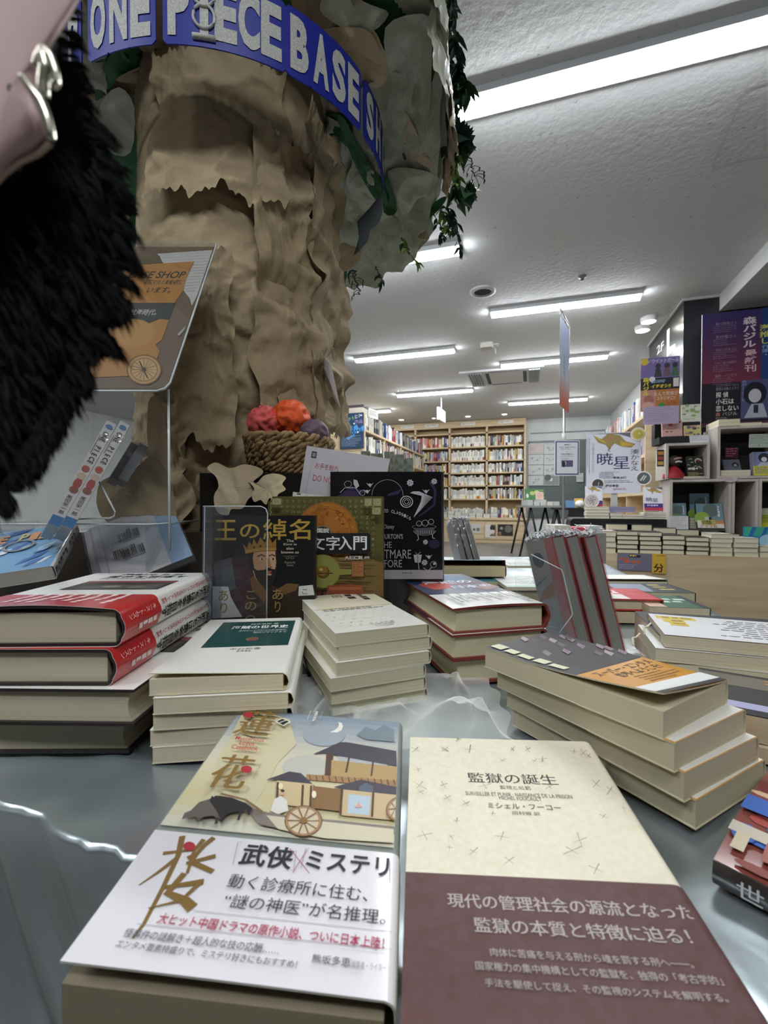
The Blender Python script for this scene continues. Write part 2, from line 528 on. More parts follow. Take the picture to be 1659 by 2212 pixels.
def flat(name, label, cat, M, W, H, T, base, P=None, edge=None, group=None, bend=None, nx=1, ny=1):
    """sheet or board: local x right, y up, print on +z"""
    mb = MB()
    bf = bend or (lambda x, y: 0.0)
    mb.grid(lambda u, v: (u * W, v * H, T + bf(u * W, v * H)), nx, ny, base, bend is not None)
    mb.grid(lambda u, v: (u * W, v * H, bf(u * W, v * H)), nx, ny, edge or base, bend is not None)
    for (a, b) in (((0, 0), (1, 0)), ((1, 0), (1, 1)), ((1, 1), (0, 1)), ((0, 1), (0, 0))):
        k = nx if a[0] != b[0] else ny
        p = [((a[0] + (b[0] - a[0]) * i / k) * W, (a[1] + (b[1] - a[1]) * i / k) * H) for i in range(k + 1)]
        mb.add([(x, y, T + bf(x, y)) for x, y in p] + [(x, y, bf(x, y)) for x, y in p], [(i, i + 1, k + 2 + i, k + 1 + i) for i in range(k)], edge or base)
    mb.prints(P, lambda x, y, h: (x * .001, y * .001, T + h + bf(x * .001, y * .001)))
    o = mb.build(name); o.matrix_world = M
    return tag(o, label, cat, group)
def upright(xl, dl, xr, dr, yb, yt, lean=0.0):
    """frame of a standing sheet between two photo columns with their depths; returns M, W, H"""
    z0 = zz(yb, (dl + dr) / 2)
    a = hp(xl, dl, z0); b = hp(xr, dr, z0)
    H = (yb - yt) * (dl + dr) / 2 / F
    ux = (b - a); nb = Vector((-ux.y, ux.x, 0)).normalized()
    uy = Vector((0, 0, 1)) * cos(lean) + nb * sin(lean)
    return basis(a, ux, uy), ux.length, H / cos(lean)
# ================================================================== the room
wood = noisy('pale_ash_wood', 'c3ab86', 'd6c3a2', scale=(1.2, 1.2, 22), rough=0.5, detail=3, lo=0.3, hi=0.7)
wood_h = noisy('pale_ash_wood_across', 'c3ab86', 'd6c3a2', scale=(2, 22, 22), rough=0.5, detail=3, lo=0.3, hi=0.7)
greywood = noisy('grey_limed_wood', 'b9afa6', 'cbc2ba', scale=(10, 10, 1.5), rough=0.6, detail=3)
wallw = noisy('painted_wall', 'd3d7d9', 'dde0e1', scale=(3, 3, 3), rough=0.7)
floor_m = noisy('grey_vinyl_floor', '6f6d69', '7d7b77', scale=(2, 2, 2), rough=0.32, detail=3)
ceil_m = noisy('ceiling_board', 'aeafb0', 'd0d1d2', scale=(34, 34, 34), rough=0.85, kind='noise', lo=0.27, hi=0.33, bump=0.5, bscale=30, bdist=0.008, detail=6)
black_m = ink('191b1e', 0.5)
white_m = ink('e9ebec', 0.4)
tube_m = emit('lit_diffuser', (0.93, 0.97, 1.0), TUBE)

structure(MB().box(-8, -5, -0.1, 5, 10.2, 0, floor_m), 'floor')
structure(MB().box(-8, -5, CEIL, 5, 10.2, CEIL + 0.1, ceil_m), 'ceiling')
structure(MB().box(-8, 10.05, 0, 5, 10.2, CEIL, wallw), 'wall_back')
structure(MB().box(1.5, 5.73, 0, 1.6, 10.05, CEIL, wallw), 'wall_right')
shade = noisy('brown_shelf_wall', '4f463b', '6d6152', scale=(3, 3, 3), rough=0.7)
structure(MB().box(-8.1, -5, 0, -8, 10.2, CEIL, wallw), 'wall_left')
structure(MB().box(-8, -5.1, 0, 5, -5, CEIL, shade), 'wall_front')
structure(MB().box(5, -5, 0, 5.1, 10.2, CEIL, wallw), 'wall_side')
structure(MB().box(1.5, -2, CEIL - 0.137, 3.6, 4.54, CEIL, ink('c9c9c8', 0.7)), 'ceiling_beam')
pl = MB().box(1.24, 4.54, 0, 2.6, 5.73, CEIL - 0.02, ink('23262b', 0.28, 0.0, 0.3))
pl.box(1.225, 4.525, CEIL - 0.022, 2.6, 5.75, CEIL - 0.001, ink('b7b9ba', 0.6))
# floor sign printed on the side of the pillar
s2 = Pr()
y_a = atX(1398, 747, 1.24).y
def fsign(x, y):
    p = atX(x, y, 1.24); return (p.y, p.z)
two = Pr(lambda x, y: tuple(fsign(x, y)))
wf = ink('f0efe6', 0.5)
def face_text(t, px0, py0, px1, py1):
    a = fsign(px0, py0); b = fsign(px1, py1)
    v, f = glyphs(t, 0.01)
    xs = [p[0] for p in v]; ys = [p[1] for p in v]
    pl.add([(1.2385, a[0] + (x - min(xs)) / (max(xs) - min(xs)) * (b[0] - a[0]), a[1] + (y - min(ys)) / (max(ys) - min(ys)) * (b[1] - a[1])) for x, y in v], f, wf)
face_text('2', 1419, 768, 1426.5, 741)
face_text('F', 1428, 760, 1434, 735)
q = [fsign(*p) for p in ((1441, 714), (1447, 708), (1446, 750), (1459, 742), (1459, 751), (1441, 772))]
pl.add([(1.2385, a, b) for a, b in q], [tuple(t) for t in tessellate_polygon([[Vector((a, b, 0)) for a, b in q]])], wf)
structure(pl, 'pillar_wall')
structure(MB().box(0.0, 10.02, 2.24, 1.5, 10.05, 2.26, ink('8f9598', 0.5)), 'trim_1')
structure(MB().box(1.46, 5.73, 0.0, 1.5, 10.05, 0.08, ink('9b9b98', 0.5)), 'baseboard_right')
# glazed notice window on the back wall
wn = MB()
a = atY(1141, 956, 10.03); b = atY(1263, 1128, 10.03)
wn.box(a.x, 10.0, 0.5, b.x + 0.25, 10.04, a.z, ink('5f6b6a', 0.25, 0, 0.5))
for xx in (a.x, b.x, b.x + 0.22): wn.box(xx, 9.985, 0.45, xx + 0.03, 10.04, a.z, ink('7c8586', 0.4))
wn.box(a.x, 9.985, a.z - 0.02, b.x + 0.25, 10.04, a.z + 0.02, ink('6d7577', 0.4))
structure(wn, 'window_1')
# access hatch line on the ceiling
ht = MB()
def hatch(pts):
    P = [atz(x, y, CEIL - 0.002) for x, y in pts]
    for p, q_ in zip(P, P[1:]):
        t = (q_ - p).normalized(); n_ = Vector((-t.y, t.x, 0)) * 0.004
        ht.add([p + n_, p - n_, q_ - n_, q_ + n_], [(0, 1, 2, 3)], ink('c2c4c6', 0.6))
hatch([(1538, 362), (1612, 192), (1659, 179)])
hatch([(1538, 362), (1659, 338)])
hatch([(960, 862), (1068, 845), (1075, 858)])
hatch([(965, 700), (1020, 693)])
structure(ht, 'trim_2')

# ------------------------------------------------------------------ ceiling lights
def ceiling_light(xm, ym, label, L=1.28):
    root = thing('ceiling_light', label, 'ceiling light', Matrix.Translation((xm, ym, CEIL)), 'tube lights on the ceiling')
    MB().box(-L / 2 - 0.01, -0.064, -0.03, L / 2 + 0.01, 0.064, 0, ink('c9ccd0', 0.5)).build('housing', root)
    d = MB(); n = 10
    pr = [(0.055 * cos(pi + pi * i / n), -0.022 + 0.034 * sin(pi + pi * i / n)) for i in range(n + 1)]
    v = [(-L / 2, y, z) for y, z in pr] + [(L / 2, y, z) for y, z in pr]; m = n + 1
    d.add(v, [(i, i + 1, m + i + 1, m + i) for i in range(n)], tube_m, True)
    d.add(v, [tuple(range(m)), tuple(range(2 * m - 1, m - 1, -1))], tube_m)
    d.build('diffuser', root)
    for k in (-0.36, 0.36): MB().box(k * L - 0.02, -0.057, -0.03, k * L + 0.02, 0.057, -0.02, ink('a9adb2', 0.5)).build('clip', root)
    return root
LIGHTS = []
def light_px(x0, y0, x1, y1, label, L=None):
    a = atz(x0, y0, CEIL - 0.07); b = atz(x1, y1, CEIL - 0.07)
    LIGHTS.append(((a.x + b.x) / 2, (a.y + b.y) / 2))
    ceiling_light((a.x + b.x) / 2, (a.y + b.y) / 2 + 0.02, label, L or abs(b.x - a.x))
light_px(1061.7, 686.8, 1382.9, 649.9, 'lit white tube light right of the round ceiling vent')
light_px(769, 785.3, 979.2, 763.7, 'lit white tube light left of the white ceiling sensor')
light_px(1083.4, 796, 1311, 776.9, 'lit white tube light overlapping the slatted air vent, behind the blue banner')
light_px(858.6, 859.8, 1019.7, 848, 'lit white tube light above the green exit sign')
light_px(1099.7, 876.9, 1267.9, 866.5, 'lit white tube light crossing the red tip of the banner')
a = atz(1004, 247.6, CEIL - 0.07)
ceiling_light(a.x + 0.61, a.y + 0.02, 'big lit white tube light at the upper right, beside the hanging ivy', 1.3)
light_px(712, 603, 886, 560, 'lit white tube light half hidden under the paper canopy', 1.3)
a = atz(842, 892, CEIL - 0.07)
ceiling_light(a.x - 0.64, a.y, 'distant lit tube light above the left bookcase, partly hidden by a box', 1.28)
for i, (x, y) in enumerate(((-1.6, -0.75), (0.5, -0.75), (-2.1, 1.75), (2.6, 0.9), (-4.3, 1.4), (-4.3, 3.6), (-4.2, 6.0), (3.4, 2.6))):
    ceiling_light(x, y, ["lit tube light behind the table at left", "lit tube light behind the table at right", "lit tube light above the paper tree", 'lit tube light over the right aisle', 'lit tube light over the left aisle', 'lit tube light over the left shelves', 'lit tube light over the far left shelves', 'lit tube light over the right cubes'][i])

def downlight(x, y, label, r=0.05):
    p = atz(x, y, CEIL - 0.004)
    root = thing('downlight', label, 'downlight', Matrix.Translation((p.x, p.y, CEIL)), 'round downlights on the ceiling')
    MB().lathe([(r * 1.35, 0), (r * 1.35, -0.006), (r, -0.008), (r, -0.002)], white_m, 24).build('trim_ring', root)
    MB().lathe([(0.0001, -0.006), (r, -0.006)], emit('warm_lamp', (1, 0.86, 0.68), 14), 20).build('lamp', root)
for x, y, l in ((867, 907, 'round downlight above the left bookcase end'), (937, 903.5, 'small round downlight left of the exit sign'), (1011, 899.5, 'round downlight right of the exit sign'), (1089.6, 895, 'round downlight above the back bookcase right bay')):
    downlight(x, y, l, 0.05 if x != 937 else 0.035)
def spotlight(x, y, label):
    p = atz(x, y, CEIL - 0.05)
    root = thing('spotlight', label, 'spotlight', Matrix.Translation((p.x, p.y, CEIL)), 'warm spotlights by the pillar')
    MB().lathe([(0.0001, 0), (0.07, 0), (0.07, -0.03), (0.06, -0.045)], white_m, 24).build('housing', root)
    MB().lathe([(0.0001, -0.05), (0.04, -0.049), (0.06, -0.044)], emit('bright_spot', (1, 0.93, 0.8), SPOT), 24).build('lamp', root)
spotlight(1401, 697, 'warm round spotlight by the dark pillar, nearer and upper one')
spotlight(1388, 716, 'warm round spotlight by the dark pillar, farther and lower one')

p = atz(1043, 628, CEIL)
root = thing('ceiling_vent', 'round grey ceiling vent with a dark centre', 'vent', Matrix.Translation((p.x, p.y, CEIL)))
MB().lathe([(0.105, 0), (0.105, -0.012), (0.075, -0.02), (0.07, -0.006)], ink('b3b4b5', 0.5), 32).build('rim', root)
MB().lathe([(0.0001, -0.006), (0.072, -0.006)], noisy('dark_mesh', '2e3136', '454950', scale=(200, 200, 200)), 24).build('mesh_disc', root)
p = atz(1258, 596, CEIL)
tag(MB().lathe([(0.0001, -0.035), (0.012, -0.035), (0.014, -0.015), (0.03, -0.012), (0.03, 0)], ink('6d7073', 0.5), 16, Matrix.Translation((p.x, p.y, CEIL))).build('sprinkler_head'), 'small grey sprinkler head on the ceiling', 'sprinkler')
p = atz(1055, 742, CEIL)
root = thing('ceiling_sensor', 'white box sensor with a hook and cord hanging from the ceiling', 'sensor', Matrix.Translation((p.x, p.y, CEIL)))
MB().rbox(-0.085, -0.06, -0.055, 0.05, 0.06, 0, 0.03, ink('d6d2cc', 0.5)).build('housing', root)
MB().tube([(0.05, 0, -0.02), (0.09, 0, -0.012), (0.115, 0, -0.02), (0.1, 0, -0.035), (0.075, 0, -0.04), (0.08, 0, -0.12)], 0.006, white_m, 6).build('hook', root)

# air conditioner cassette in the ceiling
a = atz(989, 799, CEIL); b = atz(1175, 792, CEIL); c = atz(1003, 834, CEIL)
ax0, ax1, ay0, ay1 = a.x, b.x, (a.y + b.y) / 2, c.y
root = thing('air_conditioner', 'slatted white air conditioner panel set in the ceiling', 'air conditioner', Matrix.Translation((ax0, ay0, CEIL)))
W_, H_ = ax1 - ax0, ay1 - ay0
MB().box(0, 0, -0.025, W_, H_, 0, ink('cfd1d2', 0.5)).build('panel', root)
for k, (x0, x1) in enumerate(((0.1, 0.28), (0.83, 0.96))):
    g = MB()
    for i in range(6):
        xx = W_ * (x0 + (x1 - x0) * i / 6); g.box(xx, 0.06, -0.04, xx + 0.018, H_ - 0.06, -0.026, ink('9aa0a5', 0.5))
    g.build('grille', root)
for x0 in (0.31, 0.76): MB().box(W_ * x0, 0.1, -0.03, W_ * x0 + 0.045, H_ - 0.1, -0.0255, ink('4a4e54', 0.6)).build('outlet_slot', root)
for y0 in (0.04, H_ - 0.07): MB().box(W_ * 0.35, y0, -0.03, W_ * 0.74, y0 + 0.02, -0.0255, ink('5d6167', 0.6)).build('outlet_slot', root)

# exit sign
p = pp(953, 898, 7.6)
root = thing('exit_sign', 'hanging lit green and white exit sign', 'exit sign', Matrix.Translation((p.x, p.y, p.z)) @ Matrix.Rotation(radians(86), 4, 'Z'))
MB().box(-0.2, -0.02, -0.1, 0.2, 0.02, 0.1, ink('e2e6e8', 0.5)).build('housing', root)
fp = Pr().rect(-185, -88, 185, 88, emit('sign_white', (0.85, 1, 0.97), 1.6)).poly([(-60, -60), (20, 20), (-30, 40), (60, 70), (80, 10), (50, 0), (120, -60), (60, -60), (20, -20), (-20, -60)], emit('sign_green', (0.05, 0.75, 0.5), 1.5))
f_ = MB(); f_.prints(fp, lambda x, y, h: (x * .001, -0.02 - h, y * .001)); f_.prints(fp, lambda x, y, h: (-x * .001, 0.02 + h, y * .001)); f_.build('lit_face', root)
MB().box(-0.01, -0.01, 0.1, 0.01, 0.01, CEIL - p.z, ink('c0c4c6')).build('hanger', root)

# ------------------------------------------------------------------ standing books on far shelves
UNIT = {}
def spine_mesh(c, c2=None):
    """unit book standing on a shelf: x thickness, y depth away from its spine, z height"""
    k = (c, c2)
    if k in UNIT: return UNIT[k]
    mb = MB(); pgm = ink('ded8c6', 0.8)
    v = [(0, 0, 0), (1, 0, 0), (1, 1, 0), (0, 1, 0), (0, 0, 1), (1, 0, 1), (1, 1, 1), (0, 1, 1)]
    mb.add(v, [(0, 1, 5, 4), (1, 2, 6, 5), (3, 0, 4, 7), (0, 3, 2, 1)], c)
    mb.add([(0.1, 0, 0.985), (0.9, 0, 0.985), (0.9, 1, 0.985), (0.1, 1, 0.985), (0.1, 1, 0), (0.9, 1, 0)], [(0, 1, 2, 3), (3, 2, 5, 4)], pgm)
    if c2: mb.add([(-0.01, -0.004, 0.0), (1.01, -0.004, 0), (1.01, -0.004, 0.3), (-0.01, -0.004, 0.3)], [(0, 1, 2, 3)], c2)
    else: mb.add([(0.3, -0.003, 0.45), (0.7, -0.003, 0.45), (0.7, -0.003, 0.9), (0.3, -0.003, 0.9)], [(0, 1, 2, 3)], '8d8d88' if int(c[:2], 16) > 120 else 'd5d0c4')
    o = mb.build('book'); UNIT[k] = o.data; bpy.data.objects.remove(o)
    return UNIT[k]
CN = {'efece2': 'cream', 'e8e6de': 'white', 'd9d6cd': 'pale grey', '2b2d33': 'black', 'b03a34': 'red', '35508e': 'blue', 'd8b83c': 'yellow', '7c6f63': 'brown', '5b4a78': 'purple', '6f8a5a': 'green', 'b9c8cf': 'pale blue', 'c98a86': 'pink', '6b2a2e': 'maroon', '9a9c9e': 'grey'}
PAL_ALL = list(CN)
STUFF = MB()
def shelf_row(M, x0, x1, hmax, where, seed, pal, band=0.15, indiv=True, tmin=0.012, tmax=0.03, hlo=0.68, depth=0.15, gap=0.0):
    """row of books, local x along the shelf, y away from the viewer, z up"""
    R = random.Random(seed); x = x0; i = 0
    while True:
        t = tmin + (tmax - tmin) * R.random()
        if x + t > x1: break
        c = R.choice(pal); h = hmax * (hlo + (0.97 - hlo) * R.random()); d = depth * (0.8 + 0.2 * R.random())
        c2 = R.choice(['2b2d33', 'b03a34', 'e8e6de', 'd8b83c', 'c98a86', 'e8e6de', '9a9c9e']) if R.random() < band else None
        if c2 == c: c2 = None
        T = M @ Matrix.Translation((x, 0.012 * R.random(), 0)) @ Matrix.Diagonal((t * 0.97, d, h, 1))
        me = spine_mesh(c, c2)
        if indiv:
            put(me, T, f'{CN[c]} book spine, {NTH[min(i, len(NTH) - 1)]} from left, {where}', 'book', 'books ' + where)
        else:
            k = [m.name for m in me.materials]
            for q in me.polygons:
                STUFF.add([T @ me.vertices[a].co for a in q.vertices], [tuple(range(len(q.vertices)))], me.materials[q.material_index])
        x += t + gap * R.random(); i += 1

# back wall bookcase: four bays
YB = 9.73
vx = [atY(p, 960, YB).x for p in (822, 897, 971, 1051.5, 1134)]
zs = [0.50, 0.896, 1.175, 1.445, 1.70, 1.99, 2.28]
root = thing('bookcase', 'tall pale wood bookcase of four bays filling the back wall', 'bookcase', Matrix.Translation((vx[0], YB, 0)))
def bx(*a): return MB().box(*a)
X0 = vx[0]
for i, x in enumerate(vx): bx(x - X0 - 0.02, 0, 0.5, x - X0 + 0.02, 0.3, CEIL - 0.01, wood).build('upright', root)
bx(0, 0.28, 0.4, vx[4] - X0, 0.31, CEIL - 0.01, ink('b59d78', 0.6)).build('back_panel', root)
for z in zs[1:]:
    bx(0, 0.0, z - 0.028, vx[4] - X0, 0.29, z, wood_h).build('shelf', root)
bx(0, -0.005, 2.39, vx[4] - X0, 0.02, CEIL - 0.012, wood_h).build('header', root)
bx(0, -0.28, 0.46, vx[4] - X0 + 0.05, 0.3, 0.50, wood_h).build('counter', root)
bx(0, -0.24, 0.0, vx[4] - X0, 0.28, 0.46, wood_h).build('base_cabinet', root)
for i in range(4):
    dd = bx(vx[i] - X0 + 0.02, -0.255, 0.07, vx[i + 1] - X0 - 0.02, -0.24, 0.42, wood_h).build('cabinet_door', root)
# labels on the header
for i, (px, t) in enumerate(((880, 'F23'), (933, 'F24'), (1011, 'F25'), (1093, 'F26'))):
    c = atY(px, 914 - (px - 933) * 0.045, YB - 0.02)
    P = Pr().rect(-145, -32, 145, 32, 'e4e4df').text(t, -120, -18, -50, 18, '55565a').fill(-30, -12, 110, 10, 1, '77787c', i)
    flat('shelf_label', f'white shelf label reading {t} on the back bookcase header', 'label', basis((c.x, YB - 0.02, 2.46), (1, 0, 0), (0, 0, 1)), 0.001, 0.001, 0.006, 'e4e4df', P, None, 'shelf labels')
pale = ['efece2', 'efece2', 'e8e6de', 'e8e6de', 'd9d6cd', 'b9c8cf']
mix = PAL_ALL + ['e8e6de', 'efece2', 'd9d6cd', 'e8e6de', 'efece2', 'd9d6cd', 'efece2', '2b2d33', 'b9c8cf', '9a9c9e', '7c6f63']
bayn = ['far left bay', 'left bay', 'middle bay', 'right bay']
rown = ['bottom shelf', 'sixth shelf', 'fifth shelf', 'fourth shelf', 'third shelf', 'second shelf']
bay_pal = [mix, ['efece2', 'd8b83c', 'b03a34', 'e8e6de', 'b9c8cf', '5b4a78', 'c98a86', '35508e'], pale, mix]
for b_ in range(1, 4):
    for r_ in range(6):
        z = zs[r_]; hm = zs[r_ + 1] - z - 0.05 if r_ < 5 else 0.27
        shelf_row(Matrix.Translation((0, YB + 0.03, z)), vx[b_] + 0.03, vx[b_ + 1] - 0.03, min(hm, 0.23), f'{rown[r_]} of {bayn[b_]}, back bookcase', 100 + b_ * 10 + r_, bay_pal[b_], 0.25 if b_ != 2 else 0.2, indiv=(r_ == 5 and b_ > 1), tmin=0.018, tmax=0.04, hlo=0.72)
# stacks on its counter
for i in range(9):
    R = random.Random(i + 50); x = vx[2] - 0.28 + i * 0.145; n = R.choice([4, 5, 6, 7])
    for k in range(n):
        STUFF.box(x + R.uniform(-.004, .004), YB - 0.25, 0.50 + k * 0.022, x + 0.13, YB - 0.05, 0.50 + k * 0.022 + 0.019, R.choice(['dcd8c8', 'd2cfc0', 'e2dfd2', 'c2c6c8']))
# posters on cabinet doors
def wall_pic(name, label, cat, x0, y0, x1, y1, Y, base, P=None, group=None):
    a = atY(x0, y1, Y); b = atY(x1, y1, Y); c = atY(x0, y0, Y)
    M = basis(a, (1, 0, 0), (0, 0, 1))
    W = b.x - a.x; H = c.z - a.z
    return flat(name, label, cat, M, W, H, 0.004, base, P(W * 1000, H * 1000) if P else None, None, group)
wall_pic('poster', 'pale poster of two round faces on the cabinet door', 'poster', 1018, 1131, 1039, 1152, YB - 0.26, 'c9c6c2', lambda w, h: Pr().disc(w * .3, h * .4, w * .14, '6a655f').disc(w * .7, h * .4, w * .18, '7b746c'))
wall_pic('poster', 'white poster with a dark figure on the cabinet door', 'poster', 1048, 1133, 1071, 1161, YB - 0.26, 'd7d4cf', lambda w, h: Pr().poly([(w * .5, h), (w, h), (w, h * .1), (w * .4, h * .1), (w * .7, h * .5)], '7a6a60').disc(w * .7, h * .75, w * .25, '33302e').disc(w * .7, h * .45, w * .2, 'd8cfc8'))
wall_pic('poster', 'black photo poster on the right cabinet door', 'poster', 1075, 1132.5, 1108, 1157, YB - 0.26, '2c2b2a', lambda w, h: Pr().disc(w * .7, h * .6, w * .25, '6d6a66').disc(w * .25, h * .65, w * .1, '9a958e').rect(w * .05, h * .05, w * .25, h * .35, '8b6f57'))
# ------------------------------------------------------------------ left bookcase running towards the back
XL = -2.11
root = thing('bookcase', 'pale wood bookcase running along the left, end panel with blue poster', 'bookcase', Matrix.Translation((XL - 0.63, 5.77, 0)))
bx(0, 0, 0, 0.63, 0.025, 2.0, wood).build('end_panel', root)
bx(0.29, 0.02, 0, 0.33, 3.6, 1.98, wood).build('back_panel', root)
zl = [0.34, 0.63, 0.92, 1.21, 1.50, 1.79]
for z in zl: bx(0.0, 0.02, z - 0.03, 0.63, 3.6, z, wood_h).build('shelf', root)
for y in (0.92, 1.84, 2.76, 3.58): bx(0.0, y - 0.02, 0, 0.62, y + 0.02, 1.79, wood).build('divider', root)
ML = basis((XL - 0.02, 5.8, 0), (0, 1, 0), (-1, 0, 0)) 
ML = Matrix(((0, -1, 0, XL - 0.015), (1, 0, 0, 5.8), (0, 0, 1, 0), (0, 0, 0, 1)))
lp = ['e8e6de', 'efece2', '6b2a2e', '2b2d33', 'b03a34', '35508e', '7c6f63', '9a9c9e', 'd9d6cd', 'e8e6de', 'efece2', 'd9d6cd', '2b2d33', '7c6f63']
for r_, z in enumerate(zl[2:]):
    for s_ in range(4):
        if r_ < 2 : continue
        shelf_row(ML @ Matrix.Translation((0, 0, z)), 0.03 + 0.92 * s_, min(0.88 + 0.92 * s_, 3.5), 0.25, f'{["", "", "second", "top"][r_]} shelf of {["near", "second", "third", "far"][s_]} section, left bookcase', 300 + r_ * 10 + s_, lp, 0.15, indiv=(r_ == 3), tmin=0.025, tmax=0.05, hlo=0.72)
# poster on the end panel
def posterA(w, h):
    P = Pr()
    for i, (q, c) in enumerate(zip('あゆかもじか', ('c65a6e', 'd8cfd0', '9fae9c', '86b45a', 'd9dcd2', 'b9c7d6'))):
        P.text(q, w * (.08 + i * .14), h * (.74 + .025 * i), w * (.18 + i * .14), h * (.84 + .025 * i), c, 0.02)
    P.text('作品', w * .62, h * .7, w * .95, h * .8, 'a78fc0')
    P.poly([(w * -.04, h * .38), (w * .1, h * .45), (w * .25, h * .62), (w * .42, h * .67), (w * .55, h * .6), (w * .7, h * .68), (w * .8, h * .55), (w * 1.02, h * .66), (w * 1.03, h * .5), (w * .7, h * .42), (w * .35, h * .24), (w * .2, h * .34)], '4d8fcb')
    P.text('FishBook', w * .12, h * .38, w * .95, h * .6, '16324f', 0.01, 0.2)
    for i, (x, y) in enumerate(((.1, .92), (.9, .92), (.05, .5), (.3, .66), (.6, .7), (.75, .45), (.15, .96))): P.disc(w * x, h * y, w * .03, 'e6edf2')
    P.fill(w * .06, h * .04, w * .95, h * .36, 9, '93a5bb', 5, 0.35)
    return P
wall_pic('poster', 'dark blue poster with a bright blue fish shape on the bookcase end panel', 'poster', 735, 894, 786, 970, 5.75, '27405c', posterA)
wall_pic('poster', 'navy poster low on the bookcase end panel, behind the black book', 'poster', 743, 985, 778, 1006, 5.75, '24344e', lambda w, h: Pr().fill(w * .1, h * .1, w * .9, h * .6, 2, 'b7c0cc', 3))
# things on top of the left bookcase
c = atY(768, 893, 5.85)
root = thing('cardboard_box', 'small open box with dark lid on the left bookcase top', 'box', Matrix.Translation((c.x, c.y, 2.0)))
MB().box(-0.1, -0.08, 0, 0.14, 0.1, 0.09, ink('c9c0b2', 0.7)).build('body', root)
MB().box(-0.11, -0.09, 0.085, 0.15, 0.11, 0.115, ink('4c4148', 0.6)).build('lid', root)
c = atY(797, 890, 6.05)
flat('shelf_sign', 'white sign with dark frame standing on the left bookcase top', 'sign', basis((c.x - .02, c.y, 2.0), (0.25, 1, 0), (0, 0, 1)), 0.26, 0.13, 0.008, 'e5e5e4', Pr().fill(30, 30, 220, 100, 4, '8d8f92', 2), '3a3c40')
# ------------------------------------------------------------------ right bookcase
root = thing('bookcase', 'pale wood bookcase along the right wall, behind the bird poster', 'bookcase', Matrix.Translation((1.0, 4.73, 0)))
bx(0, 0, 0, 0.23, 0.03, 1.66, wood).build('end_panel', root)
bx(0.2, 0.02, 0, 0.23, 4.6, 1.66, wood).build('back_panel', root)
zr = [0.30, 0.60, 0.90, 1.25, 1.62]
for z in zr: bx(0, 0.03, z - 0.03, 0.22, 4.6, z, wood_h).build('shelf', root)
for y in (0.9, 1.8, 2.7, 3.6, 4.57): bx(0.01, y - 0.02, 0, 0.22, y + 0.02, 1.62, wood).build('divider', root)
MR = Matrix(((0, 1, 0, 1.015), (-1, 0, 0, 9.3), (0, 0, 1, 0), (0, 0, 0, 1)))
for r_, z in enumerate(zr):
    for s_ in range(3):
        if r_ not in (0, 3, 4): continue
        shelf_row(MR @ Matrix.Translation((0, 0, z)), 0.9 * s_ + 1.85, 0.9 * s_ + 2.65, 0.24, f'{["low", "", "", "upper", "top"][r_]} shelf of {["far", "middle", "near"][s_]} section, right bookcase', 400 + r_ * 10 + s_, ['e8e6de', 'efece2', 'd9d6cd', 'b9c8cf', 'c98a86', '9a9c9e', '7c6f63', '35508e'], 0.15, indiv=(r_ == 4), tmin=0.035, tmax=0.07, hlo=0.7)
so = STUFF.build('shelved_books'); tag(so, 'mass of small spines and stacks on the lower shelves of the back and right bookcases', 'books', kind='stuff')
# ================================================================== right display: counter, cubes, posters
YC = 3.67
CT = 0.43
root = thing('display_counter', 'low pale wood display counter with stacked books along its front', 'counter', Matrix.Translation((0.4, YC, 0)))
bx(0, 0, 0, 2.3, 0.03, CT, wood_h).build('front_panel', root)
bx(0, 0.031, CT - 0.02, 2.3, 0.85, CT - 0.0005, wood_h).build('top', root)
bx(0, 0.03, 0, 0.03, 0.85, CT - 0.02, wood).build('side_panel', root)
bx(0.03, 0.04, 0, 2.3, 0.06, 0.05, ink('4c4a47')).build('plinth', root)
bx(2.27, 0.03, 0, 2.3, 0.85, CT - 0.02, wood).build('side_panel', root)

def aY(x, y, Y): return atY(x, y, Y)
# front row of stacks
cols = [(1297, 1331), (1333, 1380), (1382, 1430), (1432, 1481), (1483, 1533), (1535, 1583), (1586, 1639), (1643, 1700)]
tops = [1147, 1147, 1149, 1156, 1160, 1153, 1162, 1180]
cnt = [4, 5, 5, 4, 4, 5, 4, 2]
cov = ['b9a9a4', '2a2724', '2a2724', '3a332c', '3a332c', 'd9d4c3', 'd6d2c4', 'c8c4b4']
def tall(x, y, Y): return atY(x, y, Y).z
for i, ((a, b), t, n, cv) in enumerate(zip(cols, tops, cnt, cov)):
    A = aY(a, 1190, YC + 0.02); B = aY(b, 1190, YC + 0.02)
    W = B.x - A.x - 0.004; ht_ = tall((a + b) / 2, t, YC + 0.02) - CT; T = ht_ / n
    R = random.Random(i)
    me = simple_mesh('counter%d' % i, W, 0.19, T * 0.96, cv, 'e4ddc2', True)
    for k in range(n):
        M = Matrix.Translation((A.x + R.uniform(-.004, .004), YC + 0.02 + R.uniform(-.004, .006), CT + (n - 1 - k) * T + 0.0005)) @ Matrix.Rotation(R.uniform(-.02, .02), 4, 'Z')
        put(me, M, f'cream-edged book, {ORD[k]} of the {NTH[i]} stack along the counter front', 'book', None)
